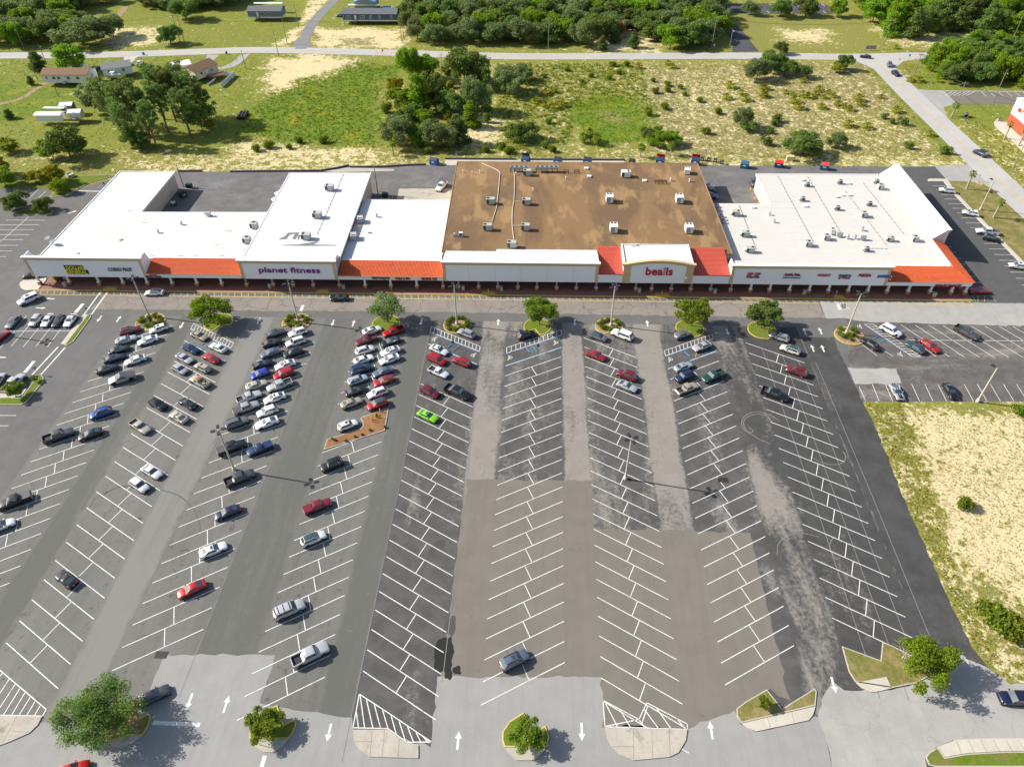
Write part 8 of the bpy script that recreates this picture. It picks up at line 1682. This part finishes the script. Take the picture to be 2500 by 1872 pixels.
# ================================================================== HOUSES AND YARDS
random.seed(9)
wall_white, wall_navy, wall_grey, wall_cream2, skirt = plain('siding_white', (.70,.69,.66), .7), plain('siding_navy', (.065,.105,.18), .7), plain('siding_grey', (.15,.18,.22), .7), plain('siding_cream', (.60,.55,.42), .7), plain('skirting_white', (.72,.71,.69), .7)
shingle_b, shingle_g, shingle_d, metal_w, metal_b = plain('shingle_brown', (.20,.115,.065), .9, var=.2), plain('shingle_grey', (.20,.20,.20), .9, var=.15), plain('shingle_dark', (.13,.14,.145), .9, var=.15), plain('metal_roof_white', (.74,.74,.73), .5), plain('metal_roof_blue', (.09,.34,.52), .5)
wf = plain('window_frame_white', (.75,.75,.73), .6)
def house(p, Lx, Ly, rz, hw_, hr, wallm, roofm, label, wins, doors, name='mobile_home', skirtm=True, porch=None, cat='house'):
    """gable house, ridge along x, front towards -y"""
    o = thing(name, label, cat, p, rz)
    MB().box(-Lx/2,Lx/2,-Ly/2,Ly/2,.0 if not skirtm else .6,hw_).add([(-Lx/2,-Ly/2,hw_),(-Lx/2,Ly/2,hw_),(-Lx/2,0,hr)], [(0,2,1)]).add([(Lx/2,-Ly/2,hw_),(Lx/2,Ly/2,hw_),(Lx/2,0,hr)], [(0,1,2)]).build('wall', wallm, o)
    if skirtm: MB().box(-Lx/2+.03,Lx/2-.03,-Ly/2+.03,Ly/2-.03,0,.6).build('skirting', skirt, o)
    e = .35; mb = MB(); k = (hr-hw_)/(Ly/2)
    for s_ in (-1,1):
        y = s_*(Ly/2+e); z = hw_-e*k; q = [(-Lx/2-e,y,z+.04),(Lx/2+e,y,z+.04),(Lx/2+e,0,hr+.04),(-Lx/2-e,0,hr+.04)]; q2 = [(a,b,c+.12) for a,b,c in q]
        mb.add(q+q2, [(4,5,6,7),(3,2,1,0),(0,1,5,4),(1,2,6,5),(3,0,4,7)] if s_ < 0 else [(7,6,5,4),(0,1,2,3),(4,5,1,0),(5,6,2,1),(7,4,0,3)])
    mb.build('roof', roofm, o)
    for x, w in wins:
        f = MB().box(x-w/2,x+w/2,-Ly/2-.06,-Ly/2,1.35,2.55).build('window', wf, o); MB().box(x-w/2+.1,x-.04,-Ly/2-.08,-Ly/2-.06,1.45,2.45).box(x+.04,x+w/2-.1,-Ly/2-.08,-Ly/2-.06,1.45,2.45).build('pane', glass_dark, f)
    for x in doors:
        d = MB().box(x-.5,x+.5,-Ly/2-.07,-Ly/2,.6,2.7).build('door', wf, o); MB().box(x+.3,x+.38,-Ly/2-.11,-Ly/2-.07,1.55,1.65).build('handle', galv, d)
        MB().box(x-.8,x+.8,-Ly/2-1.5,-Ly/2-.07,.0,.58).build('porch_steps', wood, o)
    if wins:
        f = MB().box(Lx/2,Lx/2+.06,-.6,.6,1.35,2.5).build('window', wf, o); MB().box(Lx/2+.06,Lx/2+.08,-.5,.5,1.45,2.4).build('pane', glass_dark, f)
    return o
def hpos(fn, x, y): return at(fn(x,y), 1.5)
house(hpos(T1,600,670), 19, 8, R(1), 3.2, 4.6, wall_white, shingle_b, 'long white mobile home with a brown shingle roof', [(-7.5,.8),(-4.5,1.4),(-2.5,1.4),(1.5,1.4),(5.5,1.4)], [(-.4)])
house(hpos(T1,1000,610), 11, 8, R(25), 3.0, 4.3, wall_white, shingle_g, 'white house with a grey roof beside parked pickups', [(-3,1.2),(2.5,1.2)], [0], 'house', False)
house(hpos(T1,1690,625), 12, 9, R(62), 3.0, 4.6, wall_cream2, shingle_b, 'cream house with brown roof and deck beside a white fence', [(-3,1.2),(2.5,1.2)], [0], 'house', False)
house(hpos(T1,1530,595), 8, 6, R(30), 2.8, 3.5, wall_white, metal_w, 'white metal-roofed carport behind the pines', [], [], 'carport', False, cat='shed')
house(hpos(T2,115,135), 17, 8, R(0), 3.2, 4.5, wall_grey, shingle_d, 'grey mobile home with dark roof and white skirting', [(-6,1.4),(-1.2,2.2),(2.5,1.4)], [-3.6])
house(hpos(T2,990,160), 27, 8.5, R(0), 3.3, 4.7, wall_navy, shingle_d, 'long navy mobile home with white windows and dark roof', [(-10.5,2.4),(-3.6,2.4),(.6,1.1),(5,1.1),(10.8,1.1)], [-7])
house(hpos(T2,955,66), 11, 10.5, R(90), 4.0, 5.8, plain('siding_beige_grey', (.34,.32,.28), .7), metal_b, 'grey barn with a bright blue metal roof', [], [0], 'barn', False, cat='shed')
house(hpos(T1,435,1010), 9.5, 3.2, R(1), 2.3, 2.7, metal_w, metal_w, 'long low white metal shed in the left yard', [], [], 'shed', False, cat='shed')
house(hpos(T1,585,930), 4.2, 3.4, R(8), 2.4, 3.0, wall_grey, metal_w, 'grey-walled shed with white roof, rear of the yard', [], [0], 'shed', False, cat='shed')
house(hpos(T1,655,990), 4.2, 3.4, R(8), 2.4, 3.0, wall_white, metal_w, 'white shed beside the grey-walled shed', [], [0], 'shed', False, cat='shed')
# porch roofs and deck
for fn, q, lx, ly, l in [(T1,(635,600),13,2.6,'white lean-to roof behind the white mobile home'),(T2,(930,92),16,2.2,'white lean-to roof behind the navy mobile home'),(T2,(130,78),15,2.2,'white lean-to roof behind the grey mobile home'),(T1,(480,970),8,1.6,'narrow white lean-to beside the yard sheds')]:
    o = thing('porch_roof', l, 'roof', hpos(fn,*q)); MB().box(-lx/2,lx/2,-ly/2,ly/2,2.7,2.82).build('panel', metal_w, o)
    for x in (-lx/2+.2,lx/2-.2):
        for y in (-ly/2+.1,ly/2-.1): MB().box(x-.06,x+.06,y-.06,y+.06,0,2.7).build('post', wood, o)
o = thing('deck', 'dark timber deck beside the cream house', 'deck', hpos(T1,1830,640), R(30)); MB().box(-3,3,-2,2,.4,.6).build('platform', plain('deck_brown', (.16,.07,.05), .8), o); [MB().box(x-.05,x+.05,-2,-1.9,.6,1.5).build('baluster', wood, o) for x in np.linspace(-3,3,9)]; MB().box(-3,3,-2.02,-1.9,1.45,1.55).build('rail', wood, o)
fen = plain('vinyl_fence_white', (.76,.76,.75), .5)
def fence(a, b, label, h=1.8):
    o = thing('fence', label, 'fence', a, math.atan2((b-a).y,(b-a).x), 'white vinyl fences'); ln_ = (b-a).length; n = max(1,int(ln_/2.4))
    for i in range(n): MB().box(i*ln_/n+.08,(i+1)*ln_/n-.08,-.03,.03,.08,h).build('fence_panel', fen, o)
    for i in range(n+1): MB().box(i*ln_/n-.07,i*ln_/n+.07,-.07,.07,0,h+.1).build('post', fen, o)
fence(at(T1(1868,740)), at(T1(1978,640)), 'white vinyl fence running along the yard side of the cream house'); fence(at(T1(1862,640)), at(T1(1978,640)), 'white vinyl fence across the back of the deck'); fence(at(T1(1750,725)), at(T1(1815,672)), 'short low white fence below the cream house', .8)
o = thing('swimming_pool', 'round blue above-ground pool behind the navy home', 'pool', at(T2(1120,88))); MB().lathe([(3.4,0),(3.4,1.2),(3.2,1.2),(3.2,1.0)], n=24).build('wall', plain('pool_wall_blue', (.04,.22,.50), .5), o); MB().lathe([(3.2,1.0),(0,1.0)], n=24).build('water', plain('pool_water', (.02,.30,.55), .08), o)
# boat under the grey roof, pipes, cart
o = thing('boat', 'small white boat beside the grey-roofed house', 'boat', hpos(T1,965,655), R(5)); mb = MB(); hull = []
for x, w, z in [(-3,1.0,.5),(-1.5,1.15,.45),(0,1.15,.45),(1.5,.9,.5),(2.6,.4,.65),(3.0,.05,.8)]: hull.append([(x,-w,1.3),(x,-w*.7,z),(x,0,z-.1),(x,w*.7,z),(x,w,1.3)])
loft(mb, hull); mb.build('hull', wall_white, o); MB().box(-1.2,.6,-.8,.8,2.2,2.28).build('canopy', metal_w, o); MB().box(-.8,.4,-.5,.5,1.0,1.6).build('console', wf, o); [MB().tube([(x,y,1.2),(x,y,2.2)], .04, 5).build('post', galv, o) for x in (-1,.4) for y in (-.7,.7)]; MB().box(-2.5,2,-.8,.8,.2,.45).build('trailer', galv, o)
for i, x in enumerate((2020,2045,2070)):
    a, b = at(T1(x-15,1010)), at(T1(x+18,955)); tag(MB().tube([(a.x,a.y,.55),(b.x,b.y,.55)], .55, 12).build('drain_pipe', fan_d), 'black corrugated drain pipe lying on the mown field', 'pipe', 'black pipes lying in the field')
o = thing('concrete_box', 'grey concrete utility box on the grass by the left lot', 'box', at(T1(598,1490)), .1); MB().lathe([(1.3,0),(1.3,1.1),(1.1,1.1),(1.1,.9),(0,.9)], n=8).build('vault', concrete_old, o)
for fn, q, l in [(T1,(428,425),'blue wheeled bin beside the dark glossy tree'),(T1,(1212,465),'blue wheeled bin at the driveway mouth'),(T1,(1910,458),'blue mailbox-sized bin by the loop driveway')]:
    o = thing('wheeled_bin', l, 'bin', at(fn(*q))); MB().box(-.35,.35,-.35,.35,.1,1.1).build('body', plain('bin_blue', (.02,.16,.42), .5), o); MB().box(-.38,.38,-.4,.38,1.1,1.18).build('lid', MATS['bin_blue'], o)
# storage building at the right edge
o = thing('storage_building', 'white and red corner storage building with a red sign band', 'building', at(T4(2060,1035)), R(-90)); sr_ = plain('storage_red', (.45,.075,.04), .7, var=.06)
MB().box(0,40,0,25,0,3.6).build('lower_wall', sr_, o); MB().box(-.05,40.05,-.05,25,3.6,8.8).build('upper_wall', stucco_w, o); MB().box(-.08,40.1,-.08,25,3.45,3.75).build('band', plain('band_grey', (.35,.36,.37), .6), o); MB().box(-.2,40.2,-.2,25.2,8.8,9.1).build('parapet_cap', cap_white, o)
MB().box(3.2,16,-.12,-.05,5.6,6.9).build('sign_band', sm('sign_band_red',(.60,.03,.03)), o)
me = text_mesh('CubeSmart', 1.0, .02, .02); me.materials.append(cap_white); t = link('sign_lettering', me, o, (8.5,-.16,6.2)); t.rotation_euler = (math.pi/2,0,0); t.scale = (1.35,1.1,1)
[MB().box(x,x+2.4,-.12,-.05,.3,2.6).build('door', cap_white, o) for x in (14,20,26)]
walk(ats(T4, [(1955,1030),(1975,1010),(2060,1025),(2075,1060),(2208,1180),(2400,1350),(2400,1420),(2208,1290),(2100,1180),(2000,1100),(1960,1060)]), 'storage_walk', .1, concrete)
o = thing('yellow_bin', 'yellow and blue barrel at the storage building corner', 'bin', at(T4(1990,1020))); MB().lathe([(.4,0),(.45,.9),(.0,.9)], n=10).build('body', ypost, o); MB().lathe([(.47,.9),(.47,1.1),(0,1.25)], n=10).build('lid', plain('bin_blue', (.02,.16,.42), .5), o)
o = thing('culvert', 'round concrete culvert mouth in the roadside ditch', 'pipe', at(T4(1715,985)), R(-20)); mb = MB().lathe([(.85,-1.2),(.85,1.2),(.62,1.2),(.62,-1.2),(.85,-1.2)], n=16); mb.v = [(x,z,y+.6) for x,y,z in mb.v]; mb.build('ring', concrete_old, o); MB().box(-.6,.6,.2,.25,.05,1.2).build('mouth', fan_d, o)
# a walker under the gym canopy
def person(p, rz, label):
    o = thing('person', label, 'person', p, rz)
    me = bpy.data.meshes.new('body'); J = [(0,0,.98),(0,0,1.22),(0,0,1.44),(0,.01,1.54),(0,.02,1.70),(-.20,0,1.40),(-.27,-.04,1.12),(-.26,.10,.90),(.20,0,1.40),(.27,.06,1.12),(.28,.18,.92),(-.10,0,.92),(-.11,.16,.50),(-.11,.08,.08),(-.11,.24,.04),(.10,0,.92),(.11,-.04,.50),(.11,-.26,.12),(.11,-.14,.05)]
    E = [(0,1),(1,2),(2,3),(3,4),(2,5),(5,6),(6,7),(2,8),(8,9),(9,10),(0,11),(11,12),(12,13),(13,14),(0,15),(15,16),(16,17),(17,18)]
    rad = [.15,.15,.17,.06,.11,.075,.05,.045,.075,.05,.045,.095,.065,.045,.045,.095,.065,.045,.045]
    me.from_pydata(J, E, []); b = link('body', me, o); b.modifiers.new('skin', 'SKIN'); sv = me.skin_vertices[0].data
    for v, r_ in zip(sv, rad): v.radius = (r_, r_)
    sv[0].use_root = True; sub = b.modifiers.new('sub', 'SUBSURF'); sub.levels = sub.render_levels = 2
    m, nt, bs = newmat('person_clothes_skin'); gp = nd(nt, 'ShaderNodeTexCoord'); sx = nd(nt, 'ShaderNodeSeparateXYZ'); nt.links.new(gp.outputs['Object'], sx.inputs[0])
    c = mixc(nt, mth(nt, 'GREATER_THAN', sx.outputs[2], 1.49), (.035,.045,.22), (.40,.24,.17)); c = mixc(nt, mth(nt, 'LESS_THAN', sx.outputs[2], .94), c, (.03,.035,.12)); nt.links.new(c, bs.inputs['Base Color']); bs.inputs['Roughness'].default_value = .8; me.materials.append(m)
    MB().lathe([(.02,1.83),(.09,1.80),(.125,1.72),(.12,1.65),(.10,1.60)], n=12).build('hair', plain('hair_dark', (.03,.022,.018), .7), o, (0,-.01,0))
q = at(T6(250,1060), .15); person(Vector((q.x,q.y,.15)), R(60), 'walker in blue clothes striding along the covered walk before the gym')
# paper litter on the verge by the exit
lit = plain('litter_white', (.72,.72,.72), .7); random.seed(4); mb = MB()
for i in range(90):
    p = at(M(random.uniform(1760,2180), random.uniform(560,1130)))
    if poly_sd(np.array([[p.x,p.y]]), lot_pts)[0] > .5: mb.obox((p.x,p.y,.03), random.uniform(.08,.3), random.uniform(.06,.2), .02, random.uniform(0,3))
o = mb.build('litter', lit); tag(o, 'scraps of white litter strewn over the verge', 'litter', kind='stuff')
